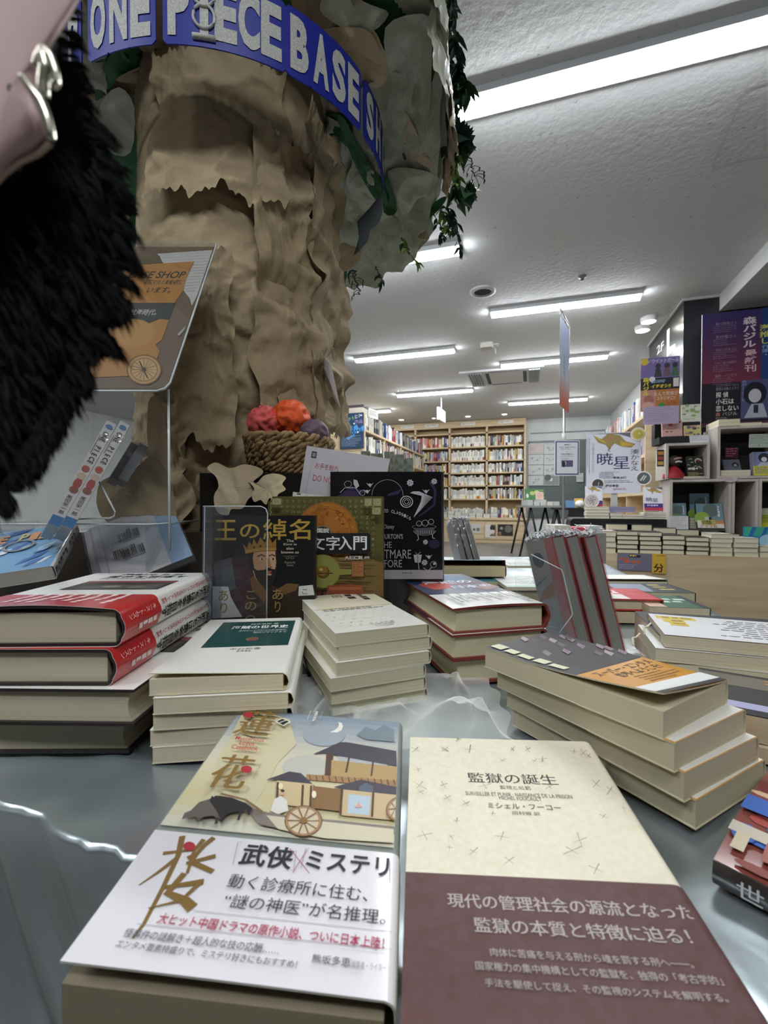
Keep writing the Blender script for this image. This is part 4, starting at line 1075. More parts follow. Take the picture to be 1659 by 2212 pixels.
# window pictures on the back
for i in range(4):
    for j in range(2):
        x0 = 1141 + j * 34; y0 = 960 + i * 22.5
        def pic(w, h, s=i * 2 + j):
            R = random.Random(s); P = Pr()
            if s == 0: P.rect(w * .08, h * .1, w * .92, h * .9, 'c2a8a8').rect(w * .12, h * .16, w * .88, h * .84, 'c9bdbb').ring(w * .3, h * .5, w * .12, w * .03, 'b08a84')
            elif s == 7: P.rect(w * .03, h * .05, w * .97, h * .95, '8d8f92').disc(w * .45, h * .6, w * .12, 'd8dadb').disc(w * .25, h * .8, w * .22, '5d6264')
            else:
                for k in range(3): P.disc(w * (.2 + .6 * R.random()), h * (.3 + .4 * R.random()), w * (.04 + .06 * R.random()), 'a2a5a6')
                P.line([(w * .3, h * .3), (w * .5, h * .4), (w * .7, h * .6)], w * .03, '9da0a2')
            return P
        wall_pic('picture_sheet', f'pale picture sheet on the window, {["top", "second", "third", "bottom"][i]} row, {["left", "right"][j]} column', 'picture', x0, y0, x0 + 33, y0 + 21.5, 9.97, 'c4c8c9', pic)
wall_pic('note_card', 'white note taped on the window right of the framed notice', 'card', 1245, 1022, 1260, 1041, 9.96, 'c3c9c8', lambda w, h: Pr().fill(w * .1, h * .1, w * .9, h * .9, 4, '9aa0a0', 3))
# trestle tables in the back
def trestle(label, x0, x1, d, yt, top, leg):
    a = hp(x0, d, 0); b = hp(x1, d, 0); z = zz(yt, d)
    W = (b - a).length
    M = basis((a.x, a.y, 0), (b - a), FW)
    root = thing('trestle_table', label, 'table', M)
    bx(0, 0, z - 0.03, W, 0.6, z, top).build('tabletop', root)
    for k in (0.12, 0.88):
        for y0 in (0.05, 0.5):
            for s_ in (-1, 1):
                MB().tube([(W * k, y0, z - 0.03), (W * k + s_ * 0.16, y0, 0)], 0.016, leg, 8).build('leg', root)
    return M, W, z
M, W, z = trestle('trestle table with black legs and paper stacks by the window', 1140, 1212, 6.8, 1092, ink('8d9190', 0.4), ink('1c1d1e', 0.5))
for i in range(5):
    R = random.Random(i); x = 0.01 + i * W / 5
    o = MB().box(x, 0.05, z, x + W / 5 - 0.015, 0.35, z + 0.05 + 0.04 * R.random(), ink(R.choice(['c3c5c4', 'b8bcbc', 'cfcfc9']), 0.5)).build('paper_stack'); o.matrix_world = M; tag(o, f'pale paper stack, {NTH[i]} from left on the trestle table by the window', 'paper stack')
o = flat('sign_board', 'green board with yellow blots standing on the trestle table', 'sign', M @ Matrix.Translation((0.05, 0.3, z + 0.09)) @ Matrix.Rotation(radians(80), 4, 'X'), 0.3, 0.17, 0.005, '4c7c50', Pr().disc(120, 100, 42, 'b9c27a', 30).disc(190, 120, 40, 'c2c980', 28).disc(40, 60, 20, 'd0d6cc', 35).fill(230, 20, 290, 150, 5, '9ab89a', 3))
flat('note_card', 'small pink card in front of the green board', 'card', M @ Matrix.Translation((0.15, 0.1, z + 0.09)) @ Matrix.Rotation(radians(80), 4, 'X'), 0.12, 0.115, 0.003, 'dcbcae', Pr().disc(60, 60, 40, 'd6aca4'))
M, W, z = trestle('black table with papers behind the metal pole', 1226, 1298, 6.0, 1097, ink('1d1e20', 0.5), ink('1c1d1e', 0.5))
o = MB().box(0.02, 0.0, 0.25, W, 0.02, z - 0.03, ink('202123', 0.7)).build('black_skirt'); o.matrix_world = M; tag(o, 'black cloth skirt hanging from the table behind the pole', 'cloth')
flat('sheet', 'yellow folded sheet standing on the black table', 'paper', M @ Matrix.Translation((0.16, 0.15, z)) @ Matrix.Rotation(radians(75), 4, 'X'), 0.12, 0.13, 0.003, 'c9a65a')
flat('sheet', 'blue folder standing on the black table', 'paper', M @ Matrix.Translation((0.04, 0.15, z)) @ Matrix.Rotation(radians(75), 4, 'X'), 0.12, 0.1, 0.003, '5a7fa8')
o = MB().sphere((0.18, 0.05, z + 0.05), (0.06, 0.05, 0.05), ink('dcdedd', 0.5), 14).build('white_ornament'); o.matrix_world = M; tag(o, 'small white puffy ornament on the black table', 'ornament')
for i in range(3):
    o = MB().box(0.24 + i * 0.07, 0.02, z, 0.3 + i * 0.07, 0.25, z + 0.03 + 0.012 * i, ink(['cdcfce', 'b9bdbd', 'd3d0ca'][i])).build('paper_stack'); o.matrix_world = M; tag(o, f'low paper stack, {NTH[i]} from left on the black table', 'paper stack')
# low stand between: red and white boxes peeking over the plastic wrapped books
M2 = basis(hp(1196, 2.95, 0), RT, FW)
tag(MB().box(0, 0, 0, 0.34, 0.2, 0.6, ink('8d8a86', 0.6), M2).build('side_table'), 'small grey pedestal behind the wrapped red books', 'pedestal')
for i, (x, w_, h_, c_) in enumerate(((0.02, 0.1, 0.05, 'cfcbc0'), (0.13, 0.1, 0.035, 'c9525a'), (0.24, 0.09, 0.045, 'c7ccc8'))):
    o = MB().box(x, 0.03, 0.6, x + w_, 0.2, 0.6 + h_, c_).build('small_box'); o.matrix_world = M2; tag(o, f'small {["cream", "red", "pale"][i]} box on the pedestal behind the red books', 'box')
# ================================================================== display table
satin = noisy('silver_satin', 'a8b4b9', 'c3ced2', scale=(5, 5, 5), rough=0.27, metal=0.68, bump=0.12, bscale=14, bdist=0.01, spec=0.5)
CV = (2, 9)
tr = thing('display_table', 'display table draped in silver grey satin under the book stacks', 'table', Matrix.Translation(cw(0.1, 0.9, 0)))
Ti = tr.matrix_world.inverted()
# outline of the top in lens-frame coordinates (sideways, depth)
edge_near = lambda x: 0.195 - 0.437 * x          # front edge line
def top_z(x, d):
    k = noise.noise(Vector((x * 9, d * 9, 1))) * 0.0018 + noise.noise(Vector((x * 22, d * 22, 4))) * 0.0009
    w = x + 0.05 * noise.noise(Vector((x * 6, d * 6, 9)))
    k += 0.0022 * (1 - min(1, abs(noise.noise(Vector((w * 7 + d * 4, d * 2.5, 12)))) * 5)) + 0.0012 * (1 - min(1, abs(noise.noise(Vector((w * 15 - d * 6, d * 5, 22)))) * 5))
    return TZ - 0.0045 + k
NXX, NDD = 240, 90
cl = MB()
xs = [-1.25 + 2.0 * i / NXX for i in range(NXX + 1)]
def right_lim(d): return 0.53 + 0.2 * max(0, d - 0.4)
def row(x):
    """front-to-back samples, then the drape down the front"""
    e = edge_near(x) + 0.016 * noise.noise(Vector((x * 16, 0, 7))) + 0.010 * noise.noise(Vector((x * 42, 0, 3))) + 0.004 * noise.noise(Vector((x * 90, 0, 5)))
    r = []
    far = 1.75
    for j in range(NDD + 1):
        k = j / NDD; d = far + (e - far) * (1 - (1 - k) ** 2.2)
        r.append((x, d, top_z(x, d)))
    n = 18
    for j in range(1, n + 1):
        k = j / n
        fold = 0.016 * noise.noise(Vector((x * 16, 0, 11))) + 0.008 * noise.noise(Vector((x * 38, k * 2, 5)))
        rr = 0.0035
        if j <= 4:
            a = pi / 2 * j / 4; dd = e - rr * sin(a); z = TZ - 0.0045 - rr * (1 - cos(a))
        else:
            q = (j - 4) / (n - 4); dd = e - rr - fold * min(1, q * 3) * 1.0 + 0.13 * q; z = TZ - 0.008 - 0.57 * q
        # the drape leans along the outward normal of the front edge
        ox = -0.40 * (e - dd); od = 0.9165 * (dd - e)
        r.append((x + ox, e + od, z))
    return r
rows = [row(x) for x in xs]; m = len(rows[0])
V = []
for x, r in zip(xs, rows):
    for a, d, z in r:
        lim = right_lim(d)
        if a > lim and z > TZ - 0.05:
            z = z - min(0.55, (a - lim) * 12); a = lim + (a - lim) * 0.06
        V.append(cw(a, d, z))
cl.add([Ti @ v for v in V], [(i * m + j, i * m + j + 1, (i + 1) * m + j + 1, (i + 1) * m + j) for i in range(NXX) for j in range(m - 1)], satin, True)
o = cl.build('satin_cloth', tr); o['label'] = 'wrinkled silver grey satin cover'
tp = MB(); pts = [(-1.2, 0.195 + 0.53), (-0.3, 0.345), (0.0, 0.225), (0.48, 0.02), (0.52, 0.4), (0.7, 1.4), (-1.2, 1.7)]
Pw = [Ti @ cw(a, d, 0) for a, d in pts]
tp.prism([(p.x, p.y) for p in Pw], TZ - 0.04, TZ - 0.012, ink('8b7a62')); tp.build('tabletop', tr)
for a, d in ((-1.0, 0.9), (0.42, 0.3), (0.6, 1.3), (-1.0, 1.55)):
    w = Ti @ cw(a, d, 0); MB().box(w.x - 0.025, w.y - 0.025, 0, w.x + 0.025, w.y + 0.025, TZ - 0.04, ink('6f614e')).build('leg', tr)

# ------------------------------------------------------------------ helpers for lying books
def lay_m(px, d_h, ang, W, L, corner='NL', T=0.0):
    """matrix of a book lying flat: px = photo position of the top plane's corner, d_h = depth of that corner below the lens"""
    z = CZ - d_h
    p = atz(px[0], px[1], z)
    a = YAW + radians(ang)
    ux = Vector((cos(a), sin(a), 0)); uy = Vector((-sin(a), cos(a), 0))
    if corner == 'NR': p = p - ux * W
    if corner == 'FL': p = p - uy * L
    p = Vector((p.x, p.y, z - T))
    return basis(p, ux, uy)
def fit_quad(px, W):
    """place a rectangle of width W so that its corners (far left, far right, near right, near left) fall on the four photo points"""
    import numpy as np
    f = [np.array(ray(*p)) for p in px]
    A = np.stack([f[0], -f[1], f[2], -f[3]], 1)
    d = np.linalg.svd(A)[2][-1]; d = d * np.sign(d[0])
    P = [d[i] * f[i] for i in range(4)]
    s = W / ((np.linalg.norm(P[1] - P[0]) + np.linalg.norm(P[2] - P[3])) / 2)
    P = [EYE + Vector(p * s) for p in P]
    ux = (P[2] - P[3]) + (P[1] - P[0]); uy = (P[0] - P[3]) + (P[1] - P[2])
    c = (P[0] + P[1] + P[2] + P[3]) / 4
    L = uy.length / 2
    M = basis(c, ux, uy)
    o = c - M.col[0].to_3d() * W / 2 - M.col[1].to_3d() * L / 2
    M.translation = o
    return M, L

# ------------------------------------------------------------------ book A: white band, ox cart cover
MA, LA = fit_quad([(508, 1530), (857, 1560), (882, 2172), (155, 2088)], 0.130)
TA = 0.03
nA = MA.col[2].to_3d()
MAb = MA.copy(); MAb.translation = MA.translation - nA * TA
LA = 0.192
def liftA(x, y):
    return 0.0015 * max(0, 1 - y / 0.05) ** 1.6 * (1 - 0.75 * (x / 0.13) ** 2)
tA = tf_plane(MAb, TA, liftA)
PA = Pr(tA); PA.clip = (1, 1, 127, 191)
W_, L_ = 130, 192
mm = Pr()   # plain millimetre shapes first
PA.tf = lambda x, y: (x, y)
def vgrad(P, x0, x1, y0, y1, cols, n=16):
    for i in range(n):
        k = i / (n - 1) * (len(cols) - 1); a = min(int(k), len(cols) - 2); t = k - a
        A = [int(cols[a][j:j + 2], 16) for j in (0, 2, 4)]; B = [int(cols[a + 1][j:j + 2], 16) for j in (0, 2, 4)]
        c = '%02x%02x%02x' % tuple(int(round(p + (q - p) * t)) for p, q in zip(A, B))
        P.rect(x0, y1 - (y1 - y0) * i / n, x1, y1 - (y1 - y0) * (i + 1) / n, c, 6, 1)
vgrad(PA, 0, 130, 70, 192, ['8d9aa8', 'aab0b4', 'c9c6b8', 'd8d0b8', 'd6cba6', 'd2c698', 'dcd8c6'])
PA.tf = tA
# pale cloud column behind the title
PA.poly([(520, 1548), (560, 1535), (625, 1556), (640, 1610), (600, 1650), (575, 1700), (545, 1745), (480, 1760), (440, 1740), (470, 1640), (500, 1590)], 'd3caa6')
PA.disc(700, 1590, 45, 'a3abb3', 24).disc(790, 1640, 60, 'b5b8b8', 26).disc(660, 1660, 50, 'c3c2b6', 26)
PA.poly([(770, 1590), (790, 1572), (810, 1580), (830, 1568), (850, 1578), (852, 1605), (790, 1600)], '7d8a92')
# moon
PA.poly([(741, 1571), (738, 1580), (728, 1585), (712, 1584), (722, 1580), (730, 1574), (732, 1566), (729, 1562), (738, 1564)], 'f2efe0')
# pavilion and cart
rf, wd, lt = '4d4650', '5a4335', 'c9a878'
PA.poly([(676, 1632), (735, 1606), (750, 1606), (856, 1625), (857, 1658), (700, 1630)], rf)
PA.poly([(705, 1630), (720, 1632), (714, 1690), (700, 1690)], wd).poly([(716, 1645), (857, 1660), (857, 1690), (714, 1685)], 'b79a68').rect(745, 1672, 756, 1640, wd).rect(800, 1680, 808, 1645, wd)
PA.poly([(662, 1676), (857, 1690), (857, 1704), (660, 1688)], 'a7825a')
for i in range(14): PA.line([(668 + i * 14, 1678 + i * .9), (671 + i * 14, 1689 + i * .9)], 0.6, '6a4a34')
PA.poly([(575, 1690), (625, 1672), (650, 1676), (682, 1706), (600, 1690)], rf).poly([(720, 1706), (780, 1690), (857, 1706), (858, 1726), (745, 1712)], rf).poly([(775, 1706), (790, 1697), (806, 1705), (805, 1717), (776, 1715)], '5c6674')
PA.poly([(598, 1692), (676, 1700), (676, 1752), (600, 1744)], 'd3bc92').poly([(676, 1704), (742, 1712), (738, 1760), (672, 1752)], '8d6a44').poly([(742, 1712), (858, 1724), (860, 1780), (736, 1768)], 'cdb48c').poly([(752, 1722), (800, 1727), (797, 1768), (750, 1764)], 'b9cbd6')
for x in (600, 654, 672, 738, 806): PA.line([(x, 1696 + (x - 600) * .11), (x - 3, 1760 + (x - 600) * .06)], 1.3, wd)
PA.disc(774, 1748, 7, 'e8d8c6', 5).poly([(766, 1752), (774, 1740), (782, 1752)], 'd7a9a0')
PA.disc(606, 1706, 5, 'f0e4b8', 7).disc(678, 1724, 5, 'f6eecd', 8)
PA.poly([(520, 1742), (560, 1760), (640, 1775), (720, 1780), (860, 1795), (860, 1812), (740, 1806), (610, 1800), (560, 1790)], '8a7f78')
PA.poly([(575, 1770), (850, 1800), (850, 1830), (700, 1820), (600, 1800)], 'd8cfb4')
# driver
PA.poly([(584, 1760), (592, 1735), (606, 1728), (620, 1738), (622, 1760), (600, 1768)], 'e8e2da').disc(609, 1722, 5, 'd9b196', 5).disc(610, 1717, 4, '2f2a28', 3)
# wheels
for cx, cy, r in ((655, 1783, 40), (868, 1760, 34)):
    ry = r * 0.85
    PA.disc(cx, cy, r * .95, 'd9c9ac', ry * .95)
    PA.ring(cx, cy, r, r * .18, 'b08d68', ry).ring(cx, cy, r * 1.02, r * .06, '7a5a40', ry)
    for i in range(10):
        a = 2 * pi * i / 10; PA.line([(cx, cy), (cx + r * .85 * cos(a), cy + ry * .85 * sin(a))], 0.7, '8a6a48')
    PA.disc(cx, cy, r * .2, '94703f', ry * .2)
# oxen
for (pts, c) in (([(392, 1784), (398, 1770), (412, 1764), (430, 1746), (455, 1738), (480, 1742), (492, 1760), (480, 1780), (470, 1786), (462, 1776), (440, 1778), (428, 1786), (420, 1776), (408, 1780)], '6a625c'), ([(452, 1742), (458, 1732), (474, 1732), (500, 1736), (530, 1748), (544, 1758), (538, 1775), (532, 1764), (500, 1768), (486, 1776), (478, 1790), (470, 1770)], '2f2c2c')):
    PA.poly(pts, c)
PA.line([(430, 1780), (428, 1790)], 1.6, '57504b').line([(470, 1780), (466, 1794)], 1.6, '3a3635').line([(520, 1766), (514, 1786)], 1.4, '2f2c2c').line([(396, 1772), (388, 1768)], .8, 'd8d0c0').line([(462, 1735), (458, 1727)], .8, 'd8d0c0')
PA.line([(476, 1728), (530, 1742), (566, 1768)], 1.5, '8a6c4c')
# gold title characters and red dots on the upper cover
gold = ink('8d6f3c', 0.4)
red_ = ink('b4343c', 0.5)
PA.text('蓮', 500, 1596, 602, 1549, gold, -0.005, 0, 0.035).disc(535, 1555, 11, red_, 6)
PA.poly([(594, 1570), (608, 1562), (628, 1570), (612, 1580)], 'e6e2d6').poly([(598, 1570), (609, 1564), (624, 1570), (611, 1578)], '26241f').line([(602, 1573), (619, 1567)], 0.8, 'e6e2d6')
PA.text('Mysterious', 505, 1612, 572, 1608, 'c25048', 0.01).text('Lotus', 515, 1621, 552, 1615, 'c25048', 0.01).text('Casebook', 498, 1630, 560, 1626, 'c25048', 0.01)
PA.text('花', 438, 1714, 554, 1648, gold, -0.005, 0, 0.035).disc(532, 1676, 12, red_, 8)
PA.vtext('れんかろう', 549, 1700, 560, 1662, '8a8266')
PA.vtext('浜見凪', 648, 1582, 662, 1548, 'e9e6dc', 0.01).vtext('藤萍', 672, 1572, 688, 1549, 'e9e6dc', 0.01).fill(664, 1575, 670, 1548, 1, 'd0cfc8', 3, .5, True).fill(690, 1572, 696, 1550, 1, 'd0cfc8', 4, .5, True)
# paper band
bA = Pr(tA); bA.clip = (0.5, 0.5, 127.5, 191)
ytop = [tA(344, 1802)[1], tA(872, 1847)[1]]
yb_top = sum(ytop) / 2 + 1
gold2 = ink('85693a', 0.4)
# big gold character drawn as strokes on the band
def stroke(pts, w0, w1): bA.line(pts, w0, gold2, w1)
stroke([(394, 1808), (385, 1850), (352, 1920), (310, 2000), (286, 2030)], 3.2, 1.2)
stroke([(352, 1846), (420, 1838)], 2.2, 1.2); stroke([(380, 1858), (340, 1888), (300, 1915)], 2.6, 0.6)
stroke([(410, 1872), (425, 1848), (440, 1830), (462, 1812)], 1.6, 3.0); stroke([(410, 1850), (420, 1868), (460, 1886)], 3.2, 2.6); stroke([(440, 1816), (420, 1840), (404, 1890)], 2.6, 1.4); stroke([(402, 1868), (466, 1852)], 1.6, 2.6)
stroke([(356, 1920), (440, 1908)], 1.8, 3.2); stroke([(398, 1890), (362, 1932), (400, 1950), (416, 1966)], 3.0, 5.0); stroke([(432, 1910), (390, 1950), (320, 1966)], 2.4, 0.6)
bA.disc(409, 1832, 13, red_, 10)
dk = '2f3040'; wine = 'b03a58'; gry = '6b6a72'
def bt(t, x0, yt, h, x1, sl, c, **k):
    """line of text: left end, top and height at the left end, right end, slope of the line in the photo"""
    bA.tline(t, x0, yt, h, x1, sl, c, **k)
bt('武侠', 512, 1823, 48, 632, 0.10, '2d2e35', bold=0.012, serif=0.03); bt('ミステリ', 657, 1840, 40, 840, 0.11, '2d2e35', bold=0.02)
bA.line([(522, 1824), (514, 1823), (503, 1872)], .35, 'a09aa6'); bA.line([(628, 1884), (634, 1885), (640, 1842)], .35, 'a09aa6'); bA.line([(668, 1838), (660, 1837), (650, 1880)], .35, 'a09aa6'); bA.line([(842, 1864), (842, 1912), (834, 1911)], .35, 'a09aa6')
bA.line([(626, 1838), (668, 1892)], .4, 'b9707c').line([(664, 1840), (632, 1890)], .4, 'b9707c')
bt('動く診療所に住む、', 488, 1891, 31, 794, 0.095, dk, bold=-0.006, serif=0.02)
bt('“謎の神医”が名推理。', 478, 1934, 31, 832, 0.10, dk, bold=-0.006, serif=0.02)
bA.line([(418, 1974), (846, 2020)], .25, '9a98a0'); bA.line([(296, 2003), (846, 2058)], .25, '9a98a0')
bt('大ヒット中国ドラマの原作小説、ついに日本上陸！', 336, 1977, 25, 830, 0.097, wine, bold=0.012)
bt('怪事件の謎解き＋超人的な技の応酬……', 263, 2011, 20, 606, 0.08, gry, serif=0.02); bt('エンタメ要素特盛りで、ミステリ好きにもおすすめ！', 247, 2037, 17, 644, 0.085, gry, serif=0.02)
bt('熊坂多恵', 672, 2068, 20, 757, 0.1, '4d4d56', bold=0.005); bt('（編集者・ライター）', 755, 2082, 18, 838, 0.1, '9a99a0')
book('glossy book with an ox cart cover and white band, nearest at left', MAb, 0.130, LA, TA, '8f958f', 'c9c6bc', '8a7f6a', False, False, PA, None, None, liftA,
     dict(y=(0, yb_top / 1000), c=ink('e9e6ea', 0.3, 0, 0.4), inner='b9b7b4', front=bA, label='white paper band with gold, black and crimson Japanese text'), r=0.004, drop=0.0075)

# ------------------------------------------------------------------ book B: cream cover, brown band
MB_, LB = fit_quad([(877, 1592), (1270, 1602), (1503, 1923), (890, 1893)], 0.130)
# the four points end at the band; extend down to the full height of the book
uy = MB_.col[1].to_3d(); LBf = 0.192
TB = 0.028
MBb = MB_.copy(); MBb.translation = MB_.translation + uy * (LB - LBf) - MB_.col[2].to_3d() * TB
tB = tf_plane(MBb, TB)
PB = Pr(tB); PB.clip = (1, 1, 123, 191)
def bB_(t, x0, yt, h, x1, c, sl=0.02, **k): PB.tline(t, x0, yt, h, x1, sl, c, **k)
bB_('監獄の誕生', 1012, 1669, 21, 1201, '3f3833', bold=-0.004, serif=0.03)
bB_('監視と処罰', 1081, 1697, 8, 1145, '7a7264'); bB_('SURVEILLER ET PUNIR : NAISSANCE DE LA PRISON', 1006, 1710, 8, 1234, '6a6256'); bB_('MICHEL FOUCAULT', 1079, 1721, 7, 1169, '6a6256')
bB_('ミシェル・フーコー', 1055, 1735, 11, 1210, '5d554a', serif=0.02); bB_('田村俶 訳', 1108, 1753, 8, 1166, '6a6256')
R = random.Random(3)
marks = [(897, 1620, 9), (961, 1620, 9), (1015, 1620, 10), (1107, 1620, 6), (1140, 1621, 9), (987, 1598, 8), (1110, 1597, 8), (1240, 1627, 8), (1260, 1630, 10), (1086, 1647, 7), (1155, 1648, 6), (1172, 1644, 8), (903, 1667, 6), (906, 1702, 15), (958, 1701, 10), (908, 1717, 8), (966, 1730, 9), (1006, 1743, 9), (1046, 1704, 14), (1187, 1707, 10), (1288, 1701, 10), (1325, 1717, 16), (1357, 1755, 12), (1064, 1767, 8), (987, 1783, 8), (1304, 1774, 9), (917, 1815, 20), (974, 1819, 10), (971, 1843, 7), (1023, 1852, 12), (1084, 1820, 13), (1252, 1828, 24), (1236, 1851, 18), (1419, 1838, 16), (1100, 1874, 13), (1288, 1893, 16), (1462, 1893, 18), (1271, 1645, 7)]
for x, y, r in marks:
    a = R.random() * pi
    for k in range(R.choice([2, 2, 3])):
        b = a + k * (1.57 if k < 2 else .8) + R.uniform(-.25, .25); l = r * R.uniform(.7, 1.3)
        PB.line([(x - l * cos(b), y - l * sin(b) * .8), (x + l * cos(b), y + l * sin(b) * .8)], 0.35, '8a8066' if R.random() < .4 else '665e4a', 0.15)
bB = Pr(tB); bB.clip = (1, 1, 124, 191)
sil = ink('b9adab', 0.5)
def bb(t, x0, yt, h, x1, sl, **k): bB.tline(t, x0, yt, h, x1, sl, sil, **k)
bb('現代の管理社会の源流となった', 967, 1931, 31, 1491, 0.036, bold=0.004, serif=0.025)
bb('監獄の本質と特徴に迫る！', 1026, 1984, 33, 1482, 0.03, bold=0.004, serif=0.025)
bb('肉体に苦痛を与える刑から魂を罰する刑へ――。', 1060, 2051, 18, 1488, 0.03, serif=0.02)
bb('国家権力の集中機構としての監獄を、独得の「考古学的」', 1028, 2080, 19, 1552, 0.042, serif=0.02)
bb('手法を駆使して捉え、その監視のシステムを解明する。', 1048, 2118, 18, 1564, 0.047, serif=0.02)
yB_top = (LBf - LB) * 1000 + 2
cream = noisy('cream_laid_paper', 'e9e1c8', 'efe8d2', scale=(300, 300, 300), rough=0.75)
book('cream book scattered with crossed twig marks, wide brown band, nearest at right', MBb, 0.130, LBf, TB, cream, 'd8ceb0', 'cfc6ac', False, False, PB, None, None, None,
     dict(y=(0, yB_top / 1000), c=noisy('brown_band_paper', '5f423f', '67494a', scale=(200, 200, 200), rough=0.6), inner='5f423f', front=bB, label='wide brown paper band with silver Japanese text'), r=0.006)

# ------------------------------------------------------------------ left stack: four hardcovers
H1 = 0.0845; T1 = 0.0287
W1, L1 = 0.136, 0.197
M1 = lay_m((262, 1318), H1, 1.5, W1, L1, 'NR', T1)
t1 = tf_plane(M1, T1)
def lift1(x, y): return 0.004 * max(0, 1 - y / 0.05) * sin(pi * min(1, max(0, x / 0.136))) 
P1 = Pr(t1)
P1.tf = lambda x, y: (x, y)
P1.text('海賊たちは', 38, 176, 112, 190, '24221f', 0.02, 0.15).text('黄金を目指す', 30, 160, 122, 174, '24221f', 0.02, 0.15)
P1.fill(30, 148, 118, 157, 2, '8a5a58', 3, .4)
P1.rect(28, 88, 124, 138, '3a3634', 4, 4).rect(28, 126, 124, 138, '7d4442').poly([(40, 100), (60, 118), (90, 112), (118, 122), (118, 92), (40, 92)], '55504c').disc(70, 104, 10, '8a857e', 5).disc(96, 100, 9, '6f6a64', 5)
S1 = Pr()
def spine_title(P, T, y0, y1, txt, c, x0=None, x1=None, b=0.02):
    """title running down the spine: characters advance from head to foot"""
    x0 = 4 if x0 is None else x0; x1 = T * 1000 - 4 if x1 is None else x1
    n = len(txt); st = (y1 - y0) / n
    for i, q in enumerate(txt):
        v, f = glyphs(q, b)
        yb = y1 - (i + 1) * st; s_ = min(st, x1 - x0) * 1.05
        cx = (x0 + x1) / 2
        P.add([(cx + (p[0] - 0.5) * s_, yb + (p[1] + 0.1) * s_) for p in v], f, c)
spine_title(S1, T1, 62, 190, '海賊たちは黄金を目指す', '2a2826', 11, 24)
spine_title(S1, T1, 62, 190, '日誌から見る海賊たちのリアルな生活航海そして戦闘', 'a04c50', 4, 9)
b1 = Pr(); b1.tf = lambda x, y: (x, y)
for i, x in enumerate((112, 100, 88, 76, 64, 52, 40, 28)): b1.fill(x - 3.5, 8 if i % 2 else 16, x + 3.5, 62, 1, 'eed9d6', i, .8, True)
s1 = Pr(); spine_title(s1, T1, 6, 52, 'キース・トムスン', 'efd8d4', 3, 12, 0.0); s1.fill(16, 18, 22, 52, 1, 'efd8d4', 5, .8, True)
redband = ink('c02a2c', 0.28, 0, 0.5)
glw = ink('eceae4', 0.3, 0, 0.3)
def s1book(label, M, flip, band=True, lf=None):
    return book(label, M, W1, L1, T1, glw, '2d2626', 'cfc7ae', True, flip, P1, S1, None, lf,
                dict(y=(-0.0005, 0.062), c=redband, inner='e8e4dc', front=b1, spine=s1, label='glossy red paper band with white text') if band else None, r=0.006)
nm = 'left hardcover stack'
s1book(f'white hardcover with red band, topmost of the {nm}', M1, False, True, lift1)
s1book(f'white hardcover with red band, second from the top of the {nm}', M1 @ Matrix.Translation((-0.004, -0.002, -T1 - 0.001)) @ Matrix.Rotation(radians(-1.5), 4, 'Z'), False, True, None)
P1o = P1
s1book(f'white hardcover with pages facing right, third from the top of the {nm}', M1 @ Matrix.Translation((0.016, -0.006, -2 * T1 - 0.001)) @ Matrix.Rotation(radians(-3), 4, 'Z'), True, False)
s1book(f'white hardcover with pages facing right, lowest of the {nm}', M1 @ Matrix.Translation((0.004, 0.004, -3 * T1 - 0.001)) @ Matrix.Rotation(radians(-1), 4, 'Z'), True, False)

# ------------------------------------------------------------------ small white paperbacks with green panel
H2 = 0.1343; T2 = 0.0131; W2, L2 = 0.105, 0.180
M2 = lay_m((321, 1467), H2, 6.5, W2, L2, 'NL', T2)
P2 = Pr()
P2.rect(18, 74, 98, 166, ink('1f4a48', 0.3, 0, 0.4), 4, 4)
P2.text('桃井治郎 著', 50, 152, 80, 157, 'dcdfd8').text('海賊の世界史', 32, 136, 92, 148, 'eef0ea', 0.01, 0, 0.02).text('古代ギリシアから大航海時代、', 42, 125, 92, 131, 'c2cfc8').text('現代ソマリアまで', 58, 117, 92, 123, 'c2cfc8')
P2.ring(61, 97, 6, 1.2, '9a6a50').disc(61, 97, 4, '7d5a48').text('中公新書', 46, 64, 74, 69, '4a4a48').text('2442', 53, 58, 66, 62, '4a4a48')
def lift2(x, y): return 0.0045 * max(0, 1 - y / 0.06) ** 1.3 * max(0, 1 - x / 0.12)
nm = 'green-panel paperback stack'
w2 = ink('e9e7df', 0.4, 0, 0.2)
book(f'small white paperback with a dark green panel, topmost of its stack', M2, W2, L2, T2, w2, 'e3d4b0', 'e6dcc0', False, False, P2, None, None, lift2, r=0.004)
first = None
for k, (dx, dy, rz) in enumerate(((0.004, -0.003, 0), (0.003, -0.001, 1.0), (0.0, 0.001, -0.5), (0.002, 0.0, 0.6))):
    M = M2 @ Matrix.Translation((dx, dy, -(k + 1) * T2 - 0.0004)) @ Matrix.Rotation(radians(rz), 4, 'Z')
    lab = f'small white paperback, {ORD[k + 1]} of the {nm}'
    if first is None: first = book(lab, M, W2, L2, T2 - 0.0003, w2, 'e3dcc6', 'e6dcc0', r=0.004)
    else: dup(first, M, lab)

